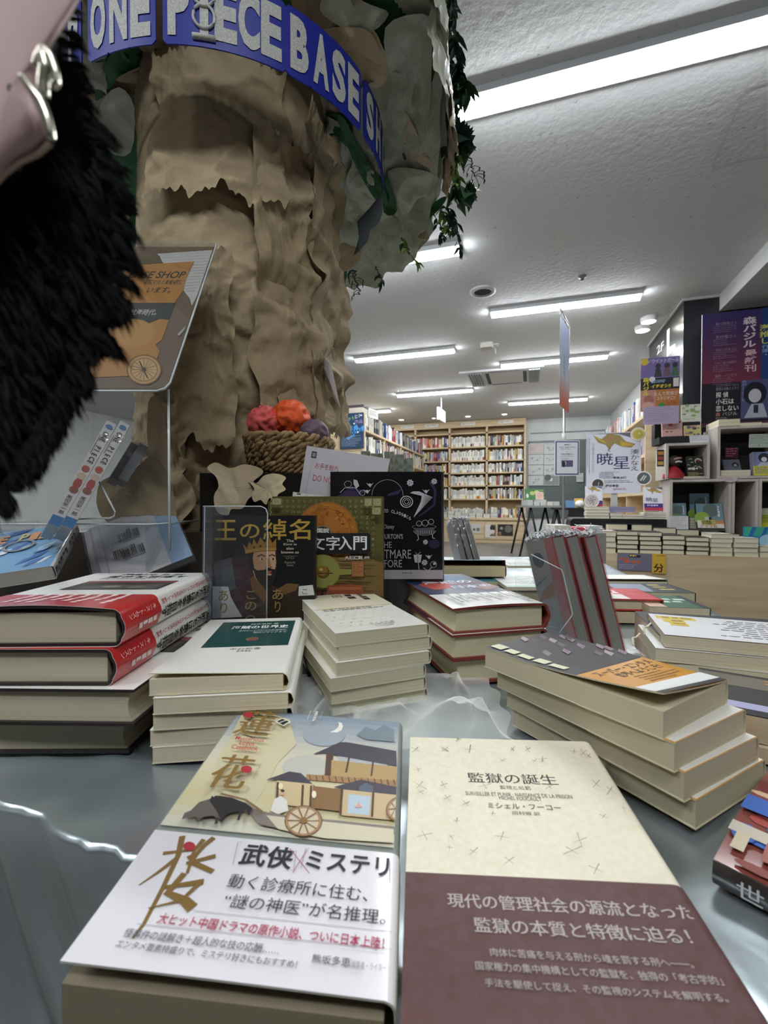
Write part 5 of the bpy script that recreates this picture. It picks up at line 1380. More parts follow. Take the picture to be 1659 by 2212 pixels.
# ------------------------------------------------------------------ centre stack of white paperbacks
H3 = 0.1216; T3 = (0.2 - H3) / 6
W3, L3 = 0.098, 0.180
M3 = lay_m((724, 1368.5), H3, 21, W3, L3, 'NL', T3)
P3 = Pr()
P3.rect(8, 100, 98, 178, 'd8cfb6', 4, 4).rect(2, 98, 98, 101, 'c9b98c')
P3.rect(40, 158, 52, 172, '4a463f').rect(41.5, 159.5, 50.5, 170.5, 'd8cfb6').fill(43, 160.5, 50, 170, 2, '4a463f', 2, .7).fill(57, 132, 70, 172, 1, '3a362f', 3, .9, True).fill(74, 118, 84, 172, 1, '3a362f', 4, .9, True)
P3.fill(10, 84, 92, 96, 2, '8d897c', 3, .5)
for i in range(8):
    for j in range(5): P3.disc(10 + i * 11 + (j % 2) * 5, 20 + j * 13, 1.3, 'c9cbc6', 1.3, 10)
P3.text('ちくま新書', 40, 14, 66, 19, '55544e').fill(44, 6, 64, 12, 1, '8b8a84', 2)
w3 = ink('e8e6db', 0.35, 0, 0.3)
nm = 'centre paperback stack'
book(f'white paperback with beige panel and grey dots, topmost of the centre stack', M3, W3, L3, T3, w3, 'dfd9c6', 'd9d2b4', False, False, P3, None, None, None, r=0.002)
first = None
for k, (dx, dy, rz) in enumerate(((0.003, 0.0, 0.6), (0.0, -0.004, 0.2), (-0.006, -0.006, 1.2), (-0.005, -0.003, 0.2), (-0.002, 0.002, -0.8))):
    M = M3 @ Matrix.Translation((dx, dy, -(k + 1) * T3)) @ Matrix.Rotation(radians(rz), 4, 'Z')
    lab = f'white paperback with pale page edges, {ORD[k + 1]} of the {nm}'
    if first is None: first = book(lab, M, W3, L3, T3 - 0.0004, w3, 'dfd9c6', 'd9d2b4')
    else: dup(first, M, lab)

# ------------------------------------------------------------------ navy hardcovers
H4 = 0.1156; T4 = 0.0279; W4, L4 = 0.118, 0.235
M4 = lay_m((978, 1316), H4, 14, W4, L4, 'NL', T4)
P4 = Pr()
P4.poly([(10, 150), (40, 190), (60, 170), (50, 120), (20, 110)], 'b0443c').poly([(50, 200), (80, 222), (110, 190), (70, 170)], '4a6a94').poly([(80, 110), (110, 150), (116, 110), (90, 92)], '8d6a6a').disc(36, 210, 12, 'b9a98a', 5)
P4.text('海賊の', 20, 150, 96, 176, 'dfe2ea', 0.02, .1).text('日本史', 50, 112, 112, 134, 'cdd2e0', 0.02).line([(10, 146), (60, 140), (100, 150)], 2, 'c0504a')
b4 = Pr()
R = random.Random(8)
for i in range(60):
    x, y = 4 + 108 * R.random(), 4 + 66 * R.random(); b4.line([(x, y), (x + 6 * R.random() + 2, y + 2 * R.random()), (x + 9, y - 1.5)], 0.5, '9a9c9c')
for i, x in enumerate((104, 90, 76, 62, 48, 34, 20)): b4.fill(x - 3.5, 14 + 6 * (i % 3), x + 3.5, 66, 1, '85878a', i, .7, True)
navy = ink('27345c', 0.35, 0, 0.4)
def lift4(x, y): return 0.002 * max(0, 1 - y / 0.05) * sin(pi * max(0, min(1, x / 0.118)))
nm = 'stack of navy hardcovers'
def s4(label, M, lf=None):
    return book(label, M, W4, L4, T4, navy, '7f3a32', 'd9d3b0', True, False, P4, None, None, lf, dict(y=(-0.0003, 0.078), c=ink('e4e3de', 0.35, 0, 0.2), front=b4, inner='9a4a40', label='white paper band with grey sketch lines'), r=0.006)
f4 = s4('navy hardcover with white sketched band, topmost of the navy stack', M4, lift4)
for k, (dx, dy, rz, fl) in enumerate(((-0.002, -0.003, 0.5, 0), (0.001, 0.001, -0.5, 0))):
    s4(f'navy and white hardcover with rust board edges, {ORD[k + 1]} of the navy stack', M4 @ Matrix.Translation((dx, dy, -(k + 1) * (T4 + 0.0003))) @ Matrix.Rotation(radians(rz), 4, 'Z'))

# ------------------------------------------------------------------ thick pocket books with orange band
H5 = 0.129; T5 = 0.0176; W5, L5 = 0.092, 0.152
M5 = lay_m((1433, 1537), H5, 33, W5, L5, 'NL', T5)
P5 = Pr()
P5.rect(0, 62, 92, 152, '2b2629', 4, 4)
R = random.Random(5)
for i in range(16):
    x, y = 25 + 60 * R.random(), 70 + 75 * R.random(); P5.poly([(x, y), (x + 9, y + 3), (x + 12, y + 13), (x + 4, y + 9)], R.choice(['5a4a52', '7d6a74', '8a7480', '3f343a', 'a08d94']))
P5.fill(5, 66, 18, 150, 1, 'd3d2ae', 11, .9, True)
b5 = Pr()
b5.rect(0, 0, 92, 5, '2e2a24').rect(0, 5, 92, 18, 'dcdcda')
b5.text('スーパー・エンタメ', 10, 47, 84, 57, '4a341a', 0.02, 0.1).text('世界へようこそ!', 22, 37, 80, 46, '4a341a', 0.02, 0.1).fill(30, 20, 86, 35, 4, '8a6424', 3, .45).fill(34, 9, 62, 14, 1, 'b79a5c', 5, .8)
def lift5(x, y): return 0.011 * max(0, 1 - y / 0.11) ** 1.5 * max(0, 1 - x / 0.092) ** 1.2
ora = ink('dc9a2e', 0.3, 0, 0.4)
b5b = Pr().rect(1.5, 0.4, 90, 58.5, 'e0ddd4').fill(20, 6, 84, 50, 8, '8d8c88', 5, .3)
def s5(label, M, lf=None, pr=True, bp=None):
    return book(label, M, W5, L5, T5, '2b2826' , 'e3dcc0', 'cfc6a8', False, False, P5 if pr else None, None, None, lf, dict(y=(-0.0002, 0.06), c=ora, front=bp or b5, inner='e6d6b0', label='orange paper band with brown text and a white strip') , r=0.002)
s5('thick pocket book with lifted dark cover and orange band, topmost of its stack', M5, lift5)
nm = 'orange-banded stack'
for k, (dx, dy, rz) in enumerate(((0.001, -0.006, -3), (0.005, -0.010, -4.5), (0.012, -0.0135, -3.5))):
    s5(f'thick pocket book with dark cover, {ORD[k + 1]} of the {nm}', M5 @ Matrix.Translation((dx, dy, -(k + 1) * T5 - 0.0003)) @ Matrix.Rotation(radians(rz), 4, 'Z'), None, True, b5b)

# ------------------------------------------------------------------ right stack with yellow lettered band
H6 = 0.1427; T6 = (0.2 - H6) / 4
W6, L6 = 0.105, 0.150
# its foot points left: local y runs to the right in the photo
pN = atz(1436, 1370.5, CZ - H6)
a6 = YAW + radians(-21)
uy6 = Vector((cos(a6), sin(a6), 0)); ux6 = Vector((sin(a6), -cos(a6), 0))
o6 = pN - ux6 * W6
M6 = basis(Vector((o6.x, o6.y, CZ - H6 - T6)), ux6, uy6)
P6 = Pr()
for i, (x0, x1) in enumerate(((12, 26), (28, 42), (44, 58))): P6.rect(x0, 6 + 8 * i * .6, x1, 34 + 14 * (i == 0), 'd6b92e').fill(x0 + 2, 8 + 5 * i, x1 - 2, 32 + 12 * (i == 0), 1, '8a7420', i, .8, True)
P6.fill(14, 56, 96, 140, 9, '8d8f96', 3, .35, True)
nm = 'right yellow-lettered stack'
w6 = ink('e6e6e6', 0.4, 0, 0.2)
book('paperback with white back and yellow lettering, topmost of the right stack', M6, W6, L6, T6, w6, '7d6f78', 'dcd2b4', False, True, P6)
rb = MB(); rb.tube([(0.03, -0.001, 0.006), (0.045, -0.008, 0.004), (0.06, -0.003, 0.007), (0.07, -0.007, 0.002)], 0.0012, ink('e2d8c4', 0.7), 6)
first = None
for k, (dx, dy, rz) in enumerate(((0.004, -0.012, 1.5), (0.002, -0.004, -1), (-0.002, 0.0, 0.5))):
    M = M6 @ Matrix.Translation((dx, dy, -(k + 1) * T6)) @ Matrix.Rotation(radians(rz), 4, 'Z')
    lab = f'paperback with cream page edges, {ORD[k + 1]} of the {nm}'
    if first is None: first = book(lab, M, W6, L6, T6 - 0.0003, w6, 'd8d0bc', 'dcd2b4', False, True)
    else: dup(first, M, lab)
for k in range(2):
    o = MB().tube([(0.03, -0.001, 0.008 - T6 * 0), (0.042, -0.007, 0.006), (0.055, -0.0125, 0.008), (0.068, -0.0135, 0.003)], 0.0013, ink('e2d8c4', 0.7), 6).build('ribbon'); o.matrix_world = M6 @ Matrix.Translation((0, -0.012 * k, -T6 * k)); tag(o, f'thin cream ribbon bookmark hanging from the {["topmost", "second"][k]} book of the right stack', 'ribbon')
# purple black book behind it
pB = atz(1425, 1372, CZ - 0.15)
Mq = basis(Vector((pB.x, pB.y, TZ)), Vector((cos(YAW - .3), sin(YAW - .3), 0)), Vector((-sin(YAW - .3), cos(YAW - .3), 0)))
Pq = Pr(); R = random.Random(6)
Pq.poly([(30, 30), (60, 22), (100, 40), (150, 30), (170, 60), (140, 90), (90, 100), (50, 80)], 'a03a8c')
for i in range(10): x, y = 40 + 110 * R.random(), 30 + 60 * R.random(); Pq.poly([(x, y), (x + 14, y + 4), (x + 8, y + 12)], '2a2028')
put(simple_mesh(None, 0.19, 0.125, 0.0495, '2b292b', 'c9c0a8', False, Pq), Mq, 'thick black book with magenta blots behind the right stack', 'book')

# ------------------------------------------------------------------ dark book at the right edge
H7 = 0.165
z7 = CZ - H7
o7 = cw(0.262, 0.374, z7)
a7 = YAW + radians(-33)
M7 = basis(Vector((o7.x, o7.y, TZ + 0.0125)), Vector((cos(a7), sin(a7), 0)), Vector((-sin(a7), cos(a7), 0)))
P7 = Pr().rect(0, 66, 180, 98, '6b6455', 2, 1).rect(0, 0, 180, 26, 'a5a3c4', 2, 1).rect(0, 0, 180, 12, '1b1a1e', 2, 1).text('神', 52, 30, 92, 76, 'd8912e', 0.005).text('様', 96, 30, 132, 72, 'd8912e', 0.005).fill(50, 78, 150, 94, 2, 'b98a5c', 3).poly([(120, 70), (180, 60), (180, 105), (130, 105)], 'b08a78')
put(simple_mesh(None, 0.18, 0.105, 0.0215, '2c2a28', 'cabfa4', False, P7), M7, 'dark book with orange characters at the right edge, upper of two', 'book')
put(simple_mesh(None, 0.18, 0.105, 0.012, 'd0c6ac', 'd6cbae'), M7 @ Matrix.Translation((0.004, -0.005, -0.0122)), 'cream book under the dark book with orange characters', 'book')

# ------------------------------------------------------------------ glossy colourful book, lower right
K = atz(1541, 1904, TZ)
e1 = (RT * 0.77 + FW * 0.64); e2 = (RT * 0.64 - FW * 0.77)
M8 = basis(Vector((K.x, K.y, TZ)), e2, e1)
P8 = Pr(); R = random.Random(9)
for i in range(60):
    x, y = 2 + 186 * R.random(), 4 + 118 * R.random(); P8.disc(x, y, 3 + 9 * R.random(), R.choice(['a8463a', 'b86a3c', '3a5fb0', '8a4a44', 'c9924a', '3d6a9a', '7f3a3a', 'd3b08a']), 3 + 6 * R.random(), 9)
P8.rect(0, 52, 188, 70, '3a62b4').rect(0, 26, 188, 36, 'c9bfae')
for i in range(14): P8.rect(4 + i * 13, 12, 10 + i * 13, 28, ['cfc0a4', 'a8665a'][i % 2])
P8.text('世', 20, 74, 54, 110, 'e9eef0', 0.0).text('界', 62, 74, 96, 110, 'e9eef0', 0.0)
g8 = ink('8a4a40', 0.12, 0, 0.9)
root = thing('book', 'glossy colourful book with white characters lying at the lower right edge', 'book', M8)
mb = MB()
def top8(x, y, h):
    xx, yy = x * .001, y * .001
    return (xx, yy, 0.012 + h + 0.004 * sin(pi * min(1, yy / 0.13)) )
mb.grid(lambda u, v: top8(u * 188, v * 128, 0), 6, 14, g8)
mb.prints(P8, top8)
mb.grid(lambda u, v: (u * 0.188, -0.001 + (0.0015 * sin(pi * v)) * -1, 0.012 * v), 4, 4, ink('3a3432', 0.2, 0, 0.7))
for i, q in enumerate('世界'):
    v, f = glyphs(q, 0.005); mb.add([(0.012 + i * 0.016 + p[1] * 0.0, -0.0028, 0.002) for p in v][:0], [], 'e9eef0')
    mb.add([(0.010 + i * 0.016 + p[0] * 0.012, -0.0029, 0.0015 + p[1] * 0.0095) for p in v], f, 'd9dde0')
mb.box(0, 0, 0, 0.188, 0.128, 0.0012, g8)
mb.build('cover', root)
MB().box(0.001, 0.001, 0.0012, 0.187, 0.127, 0.0115, pages('dcd3ba')).build('page_block', root)
# ================================================================== standing things on the table
acr = clear('clear_acrylic', (0.97, 0.985, 0.99), 0.012, 0.03, haze=0.012, edge=0.22)
acr_edge = noisy('acrylic_edge', 'b9c3c4', 'd3dadb', scale=(20, 20, 20), rough=0.2)
wrap = clear('plastic_wrap', (0.97, 0.97, 0.98), 0.035, 0.12, bump=0.5, bscale=45, haze=0.03, edge=0.3)
def std_book(name_label, xl, xr, yb, yt, d, T, base, fn, lean=0.08, hard=False, pg='d9d2bd', dr=None, wrapm=None):
    M, W, H = upright(xl, d, xr, dr or d, yb, yt, lean)
    M = M @ Matrix.Translation((0, 0, -T))
    P = fn(W * 1000, H * 1000, tf_plane(M, T))
    root = book(name_label, M, W, H, T, base, None, pg, hard, False, P, None, None, None, r=0.003)
    return root, M, W, H

# black book of kings
def kings(w, h, tf):
    P = Pr(tf); P.clip = (0.5, 0, w - 0.5, h)
    g = ink('a98a3e', 0.4)
    for q, x0, x1, y0, y1 in (('王', 464, 511, 1123, 1167), ('の', 518, 561, 1132, 1163), ('綽', 568, 619, 1121, 1166), ('名', 624, 671, 1121, 1166)):
        P.text(q, x0, y1, x1, y0, g, 0.012)
    # sleeve and cloak
    P.poly([(470, 1330), (480, 1240), (500, 1205), (540, 1200), (560, 1260), (580, 1335)], '3a2328').poly([(456, 1215), (500, 1205), (510, 1270), (470, 1290)], '4d4f55')
    P.poly([(536, 1335), (540, 1260), (556, 1245), (600, 1270), (640, 1262), (660, 1285), (672, 1335)], '33261a').poly([(596, 1275), (620, 1260), (646, 1262), (640, 1275), (612, 1285)], '6f5230').poly([(540, 1250), (552, 1240), (580, 1285), (570, 1300), (545, 1275)], '70502a')
    # hair
    P.poly([(537, 1190), (545, 1180), (598, 1180), (600, 1225), (590, 1262), (552, 1240), (535, 1228)], '221d1b')
    # face
    P.poly([(550, 1186), (594, 1186), (597, 1215), (592, 1236), (578, 1250), (562, 1246), (550, 1232), (546, 1205)], 'b98a66')
    P.poly([(576, 1190), (595, 1188), (596, 1232), (584, 1244)], 'c79b78').poly([(546, 1232), (552, 1250), (560, 1256), (556, 1236)], 'c09474')
    P.line([(556, 1202), (566, 1198), (573, 1202)], 1.4, '3a261c').line([(581, 1201), (588, 1198), (595, 1201)], 1.4, '3a261c')
    for x in (566, 590): P.disc(x, 1207.5, 5, 'd8c8b6', 2.3).disc(x + .3, 1207.5, 2.4, '2c1c16', 2.2)
    P.poly([(579, 1206), (582, 1206), (586, 1224), (576, 1224)], 'a87652').line([(574, 1225), (580, 1227), (588, 1225)], 1, '6d4430')
    # moustache and beard
    P.poly([(547, 1226), (556, 1232), (570, 1231), (580, 1227), (594, 1230), (597, 1222), (598, 1240), (590, 1262), (578, 1268), (564, 1262), (553, 1248)], '241c18')
    P.poly([(575, 1233), (588, 1233), (584, 1238), (577, 1238)], 'a8604c').poly([(577, 1239), (588, 1239), (586, 1243), (578, 1243)], 'b98a6c')
    # crown
    P.poly([(525, 1174), (534, 1184), (539, 1170), (545, 1178), (548, 1163), (556, 1176), (563, 1160), (572, 1173), (582, 1160), (589, 1173), (597, 1163), (597, 1189), (565, 1189), (531, 1196)], '8d652a')
    P.poly([(530, 1188), (565, 1183), (597, 1184), (597, 1189), (565, 1190), (531, 1196)], 'a87c36')
    for x, y in ((549, 1182), (563, 1180), (577, 1179)): P.disc(x, y, 2.2, '3a1f16')
    for i, t in enumerate(('The', 'King is', 'also', 'known as')):
        hw = (8, 14, 8, 19)[i]; P.text(t, 627 - hw, 1171 + i * 8.2, 627 + hw, 1165 + i * 8.2, 'b9b09a', 0.02)
    P.line([(612, 1201), (642, 1201)], .3, '8d8672').ring(622, 1205, 4, 1, '8d8672', 2.5).ring(632, 1205, 4, 1, '8d8672', 2.5)
    P.text('Kenichi', 616, 1217, 638, 1212, '9a927e').text('Sano', 620, 1223, 634, 1218, '9a927e')
    # white paper corners and gold kana
    P.poly([(460, 1266), (494, 1267), (500, 1290), (512, 1312), (524, 1332), (460, 1335)], 'c9c6c0').poly([(646, 1266), (676, 1263), (680, 1285), (645, 1287)], 'd0cdc8')
    for q, x0, x1, y0, y1 in (('あ', 473, 494, 1274, 1298), ('り', 477, 492, 1301, 1324), ('こ', 533, 553, 1276, 1294), ('の', 530, 555, 1299, 1318), ('あ', 589, 612, 1272, 1295), ('り', 594, 607, 1298, 1322), ('こ', 653, 665, 1272, 1283)):
        P.text(q, x0, y1, x1, y0, ink('94794a', 0.5), 0.012)
    P.ring(542, 1340, 12, 3, '94794a', 12)
    return P
std_book('black paperback of a crowned bearded man with gold title, standing in clear holder', 455, 679, 1440, 1114, 0.575, 0.018, ink('17181a', 0.35, 0, 0.3), kings, 0.05)
# clear acrylic holder in front of it
M, W, H = upright(434, 0.545, 575, 0.545, 1445, 1094, 0.05)
root = thing('acrylic_stand', 'clear acrylic book stand in front of the black crowned-man book', 'stand', M)
mb = MB(); mb.rbox(0, 0, 0, W, H, 0.003, 0.008, acr); mb.build('front_plate', root)
mb = MB(); mb.rbox(0, 0, -0.05, 0.012, H, 0.004, 0.002, clear('bluish_acrylic', (0.72, 0.76, 0.84), 0.03, 0.05, haze=0.05, edge=0.3)); mb.build('side_plate', root)
mb = MB()
def edge_line(mb, pts, r=0.0007): mb.tube([Vector(p) for p in pts], r, acr_edge, 5)
edge_line(mb, [(0.002, 0, 0.003), (0.002, H, 0.003)]); edge_line(mb, [(0, H, 0.003), (W - 0.008, H, 0.003), (W - 0.002, H - 0.003, 0.003), (W, H - 0.009, 0.003), (W, 0, 0.003)])
mb.build('polished_edge', root)

# olive book of ancient scripts
def scripts(w, h, tf):
    P = Pr(tf); P.clip = (0.5, 0, w - 0.5, h)
    R = random.Random(12)
    tan_ = '8d8862'
    sym = 'ᚠ☥∆Ψ¤ϟ✦⊕ΩΞЖ卍'
    sym = 'YΨ∆ΩΞФЖЛИЯΠΣ⊕8WZ'
    for r_ in range(17):
        for c in range(17):
            x = 606 + c * 12.3; y = 1083 + r_ * 11.6
            if x > 822: continue
            P.text(R.choice(sym), x, y + 3, x + 6, y - 3, tan_ if R.random() < .7 else 'a39d78')
    for i in range(6): P.ring(585, 1080 + i * 9, 6, 1.2, 'a8a27c', 5)
    for (x0, y0, x1, y1) in ((592, 1078, 612, 1091), (788, 1078, 804, 1094), (806, 1078, 824, 1094), (804, 1097, 823, 1112)):
        P.rect(x0, y0, x1, y1, '8f8860').ring((x0 + x1) / 2, (y0 + y1) / 2, (x1 - x0) * .35, .6, 'c2bc98').ring((x0 + x1) / 2 + 2, (y0 + y1) / 2, (x1 - x0) * .2, .6, 'c2bc98')
    P.rect(583, 1095, 660, 1096, '6b6740')
    # terracotta disc
    P.disc(708, 1153, 67, '8a5a22', 68, 36).disc(707, 1154, 65, 'a0641f', 66, 36).ring(707, 1154, 54, 1, '7d4818', 55).ring(707, 1154, 50, .5, 'b87c34', 51)
    for i in range(70):
        a = R.random() * 6.28; r = (R.random() ** .5) * 60; x, y = 707 + r * cos(a), 1154 + r * sin(a)
        if R.random() < .5: P.ring(x, y, 3 + 3 * R.random(), 1, '7a4416')
        else: P.line([(x, y), (x + R.uniform(-6, 6), y + R.uniform(-5, 5)), (x + R.uniform(-6, 6), y + R.uniform(-5, 5))], .9, R.choice(['7a4416', 'c0843c']))
    # wood pieces, green dial, tablet
    P.poly([(680, 1200), (800, 1205), (828, 1215), (828, 1285), (680, 1285)], '6f5a30')
    for i in range(26): P.line([(690 + R.random() * 60, 1205 + i * 3), (760 + R.random() * 60, 1204 + i * 3.2)], 1.2, R.choice(['8a7340', '5a4522', '94804c', '4f3c1e']), .5)
    P.disc(700, 1232, 38, '7f7c38', 36).disc(700, 1232, 36, '8b8a44', 34).poly([(735, 1226), (765, 1228), (764, 1238), (735, 1240)], '8b8a44').ring(700, 1228, 22, .6, 'a3a05c')
    P.disc(702, 1234, 13, '5f4a18', 13).disc(700, 1231, 11, '8a6a28', 11).disc(697, 1228, 4, 'c2a860', 3).line([(682, 1236), (722, 1236)], 1.4, '4a3a14')
    P.rect(761, 1210, 788, 1244, '6b4420').rect(762, 1211, 786, 1242, '9a6a3c').fill(764, 1213, 784, 1240, 6, '7d4f28', 4, .4)
    P.poly([(710, 1262), (760, 1258), (785, 1262), (788, 1280), (712, 1284)], '8a4a28').poly([(714, 1265), (780, 1264), (782, 1270), (716, 1272)], 'a3623a').rect(681, 1270, 708, 1290, '3a2018').text('阿', 690, 1284, 697, 1275, '8d5a3a').text('軒', 702, 1284, 709, 1275, '8d5a3a')
    # black title box
    P.poly([(681, 1152), (796, 1151), (801, 1155), (801, 1189), (796, 1195), (681, 1195)], '141414')
    P.disc(700, 1152, 20, '6f6c58', 16, 24, pi, 2 * pi).disc(700, 1152, 17, '24221c', 14, 24, pi, 2 * pi)
    P.text('図説', 689, 1151, 714, 1141, 'd6d6d0', 0.02)
    for q, x0, x1 in (('文', 668, 705), ('字', 708, 736), ('入', 734, 762), ('門', 765, 793)): P.text(q, x0, 1187, x1, 1158, 'd9dadb', 0.012, 0, 0.02)
    P.text('大城道則', 747, 1207, 784, 1199, 'dad8d0', 0.03).text('編著', 788, 1205, 799, 1200, 'c9c6bc', 0.01)
    return P
std_book('olive book of ancient scripts with a terracotta disc and black title box', 583, 829, 1412, 1072, 0.625, 0.02, ink('5c582f', 0.35, 0, 0.3), scripts, 0.06)
# second olive copy just behind
std_book('olive book copy half hidden behind the first, offset to the left', 574, 815, 1400, 1083, 0.6465, 0.018, ink('57542e', 0.4), lambda w, h, tf: Pr(tf), 0.06)

# black picture book with white line ornaments (plain stand-in artwork)
def dark_art(w, h, tf):
    P = Pr(tf); P.clip = (0.5, 0, w - 0.5, h)
    wh = 'b4b5b8'; pu = '2f2148'
    def star(x, y, r):
        P.poly([(x + r * (1 if i % 2 else .72) * cos(i * pi / 8), y + r * (1 if i % 2 else .72) * sin(i * pi / 8)) for i in range(16)], wh)
        for k in range(3): P.disc(x + r * .35 * cos(k * 2.1), y + r * .35 * sin(k * 2.1), r * .16, '18191d')
    P.ring(837, 1070, 34, .7, wh, 34, 40, pi, 2 * pi + .1).poly([(725, 1075), (760, 1050), (790, 1062), (770, 1075)], pu).poly([(840, 1066), (870, 1055), (860, 1068), (835, 1072)], pu)
    P.line([(930, 1040), (940, 1060), (938, 1090), (920, 1105), (905, 1115)], 5, pu, 2).disc(938, 1175, 12, '241b36', 10)
    star(886, 1043, 8); star(938, 1040, 7); star(919, 1171, 6); star(917, 1215, 7)
    for x, y in ((799, 1046), (793, 1060), (920, 1060), (926, 1201)):
        P.poly([(x - 8, y - 3), (x - 3, y), (x, y - 2), (x + 3, y), (x + 8, y - 3), (x + 4, y + 2), (x + 1, y + 7), (x - 4, y + 2)], wh)
    # large plain fan of strokes with a ring
    for i in range(20):
        k = i / 19; P.line([(892 - 6 * k, 1062 + 3 * k), (905 + 10 * k, 1062 + 10 * k), (934 - 40 * k, 1075 + 42 * k)], .6, wh, .9)
    P.ring(878, 1084, 14, 2.2, wh, 13).ring(878, 1084, 9, 1.2, wh, 8.5).ring(878, 1084, 5, 1, wh, 5)
    # plain bowl with round shapes
    P.ring(916, 1138, 26, .8, wh, 5).poly([(893, 1141), (940, 1139), (932, 1154), (902, 1156)], '4b4c50').ring(917, 1146, 24, 1, wh, 11, 26, 0, pi).ring(905, 1131, 6, .8, wh).ring(918, 1130, 7, .8, wh).ring(931, 1127, 6, .8, wh)
    for i in range(9): P.line([(897 + i * 5, 1146), (899 + i * 4.6, 1153)], .5, wh)
    P.line([(902, 1155), (904, 1164), (900, 1168)], 1, wh).line([(934, 1153), (934, 1162), (939, 1163)], 1, wh)
    # wrapped parcel and flowers
    P.poly([(893, 1198), (911, 1198), (908, 1215), (896, 1215)], wh).line([(902, 1198), (902, 1215)], .7, '18191d').line([(897, 1193), (902, 1198), (908, 1192)], .8, wh).line([(903, 1215), (905, 1231)], 1, wh)
    P.ring(936, 1219, 7, .8, wh).disc(938, 1217, 3, wh).line([(932, 1225), (926, 1231)], 1, wh).line([(914, 1226), (922, 1231)], .8, wh)
    # small shapes upper left
    P.ring(752, 1046, 8, .8, wh, 7).poly([(764, 1036), (772, 1038), (776, 1050), (770, 1056), (764, 1046)], wh).ring(783, 1065, 6, .8, wh).line([(735, 1065), (745, 1054), (768, 1054), (778, 1068)], .8, wh)
    # lettering
    for i, q in enumerate('ED CLASSICS'):
        x = 829 + i * 5.4; y = 1102 + .02 * i * i * 11 * .75
        if q != ' ': P.text(q, x, y + 5, x + 4.3, y - 2, wh, 0.01)
    P.text('Disney', 829, 1145, 852, 1133, 'a2a3a8', 0.01, .2)
    P.text("BURTON'S", 826, 1164, 870, 1153, 'a2a3a8', 0.01).text('HE', 830, 1183, 846, 1170, 'a2a3a8', 0.0).text('TMARE', 830, 1206, 888, 1187, 'a2a3a8', 0.0).text('FORE', 830, 1225, 868, 1209, 'a2a3a8', 0.0)
    P.rect(700, 1230.5, 975, 1250, 'a7a4a4').fill(868, 1236, 894, 1241, 1, '4d4c50', 3)
    return P
std_book('large black picture book with white line drawings and lettering', 712, 958, 1376, 1018, 0.672, 0.02, ink('15161a', 0.22, 0, 0.6), dark_art, 0.04, True)

# ------------------------------------------------------------------ black plinth, basket with fruit, hand-written card
a = hp(432, 0.712, 0); b = hp(712, 0.712, 0); zt = zz(1022, 0.712)
Mx = basis((a.x, a.y, TZ), b - a, FW)
o = MB().box(0, 0, 0, (b - a).length, 0.085, zt - TZ, ink('1a1614', 0.35, 0, 0.3)).build('black_plinth'); o.matrix_world = Mx; tag(o, 'glossy black plinth box under the wicker basket', 'plinth')
bc = hp(622, 0.785, zt)
Rb = 0.069; Hb = zz(938, 0.72) - zt
root = thing('basket', 'round woven straw basket holding lumpy coloured fruit', 'basket', Matrix.Translation((bc.x, bc.y, zt)) @ Matrix.Rotation(radians(4), 4, 'Y'))
straw = noisy('plaited_straw', '7c6340', 'a88d62', scale=(30, 30, 90), rough=0.7, bump=0.4, bscale=200, bdist=0.002)
mb = MB(); R = random.Random(2); nr = 10
for i in range(nr):
    z = 0.004 + (Hb - 0.006) * i / (nr - 1); rr = Rb * (0.78 + 0.24 * (i / (nr - 1)) ** 0.7)
    for s_ in (0, 1):
        tw = 19 + (i % 3); n = 150; ph = R.random() * 6
        mb.tube([(cos(2 * pi * j / n) * (rr + 0.0042 * cos(tw * 2 * pi * j / n + pi * s_ + ph)), sin(2 * pi * j / n) * (rr + 0.0042 * cos(tw * 2 * pi * j / n + pi * s_ + ph)), z + 0.0045 * sin(tw * 2 * pi * j / n + pi * s_ + ph) + 0.0015 * sin(4 * pi * j / n + i)) for j in range(n)], 0.0042, straw, 6, True, True)
mb.build('woven_wall', root)
MB().lathe([(0.0001, 0.002), (Rb * .76, 0.002), (Rb * .94, Hb * .8)], ink('4b3a24', 0.8), 28).build('inner_lining', root)
mb = MB()
for i in range(14):
    a = R.random() * 6.28; z = R.random() * Hb; mb.tube([(cos(a) * Rb, sin(a) * Rb, z), (cos(a + .1) * Rb * 1.06, sin(a + .1) * Rb * 1.06, z + 0.004), (cos(a + .16) * Rb * 1.1, sin(a + .16) * Rb * 1.1, z + 0.009)], 0.0006, straw, 4)
mb.build('loose_straw', root)
def fruit(label, px, py, d, r, col, seed, amp, ridge=False):
    p = pp(px, py, d)
    def fn(v):
        k = noise.noise(v * 3.2 + Vector((seed, 0, 0)))
        kk = abs(noise.noise(v * 2.1 + Vector((0, seed, 0))))
        q = amp * (1 - 2.2 * kk) if ridge else amp * k
        return 1 + q + 0.25 * amp * noise.noise(v * 8)
    o = MB().sphere((0, 0, 0), r, noisy('clay_' + col, col, '%02x%02x%02x' % tuple(min(255, int(int(col[i:i + 2], 16) * 1.18)) for i in (0, 2, 4)), scale=(60, 60, 60), rough=0.55), 72, fn).build('fruit')
    o.matrix_world = Matrix.Translation(p); return tag(o, label, 'fruit', None)
fruit('orange lumpy modelled fruit in the basket centre', 629, 907, 0.78, 0.03, 'd8582a', 1, 0.14, True)
fruit('pink lumpy modelled fruit at the basket left', 573, 915, 0.77, 0.025, 'cc5a58', 5, 0.22, True)
fruit('dark purple modelled fruit at the basket right', 679, 938, 0.76, 0.023, '5c4a55', 9, 0.08, True)
M, W, H = upright(646, 0.70, 760, 0.702, 1072, 988, 0.0)
M = M @ Matrix.Rotation(radians(-9), 4, 'Z')
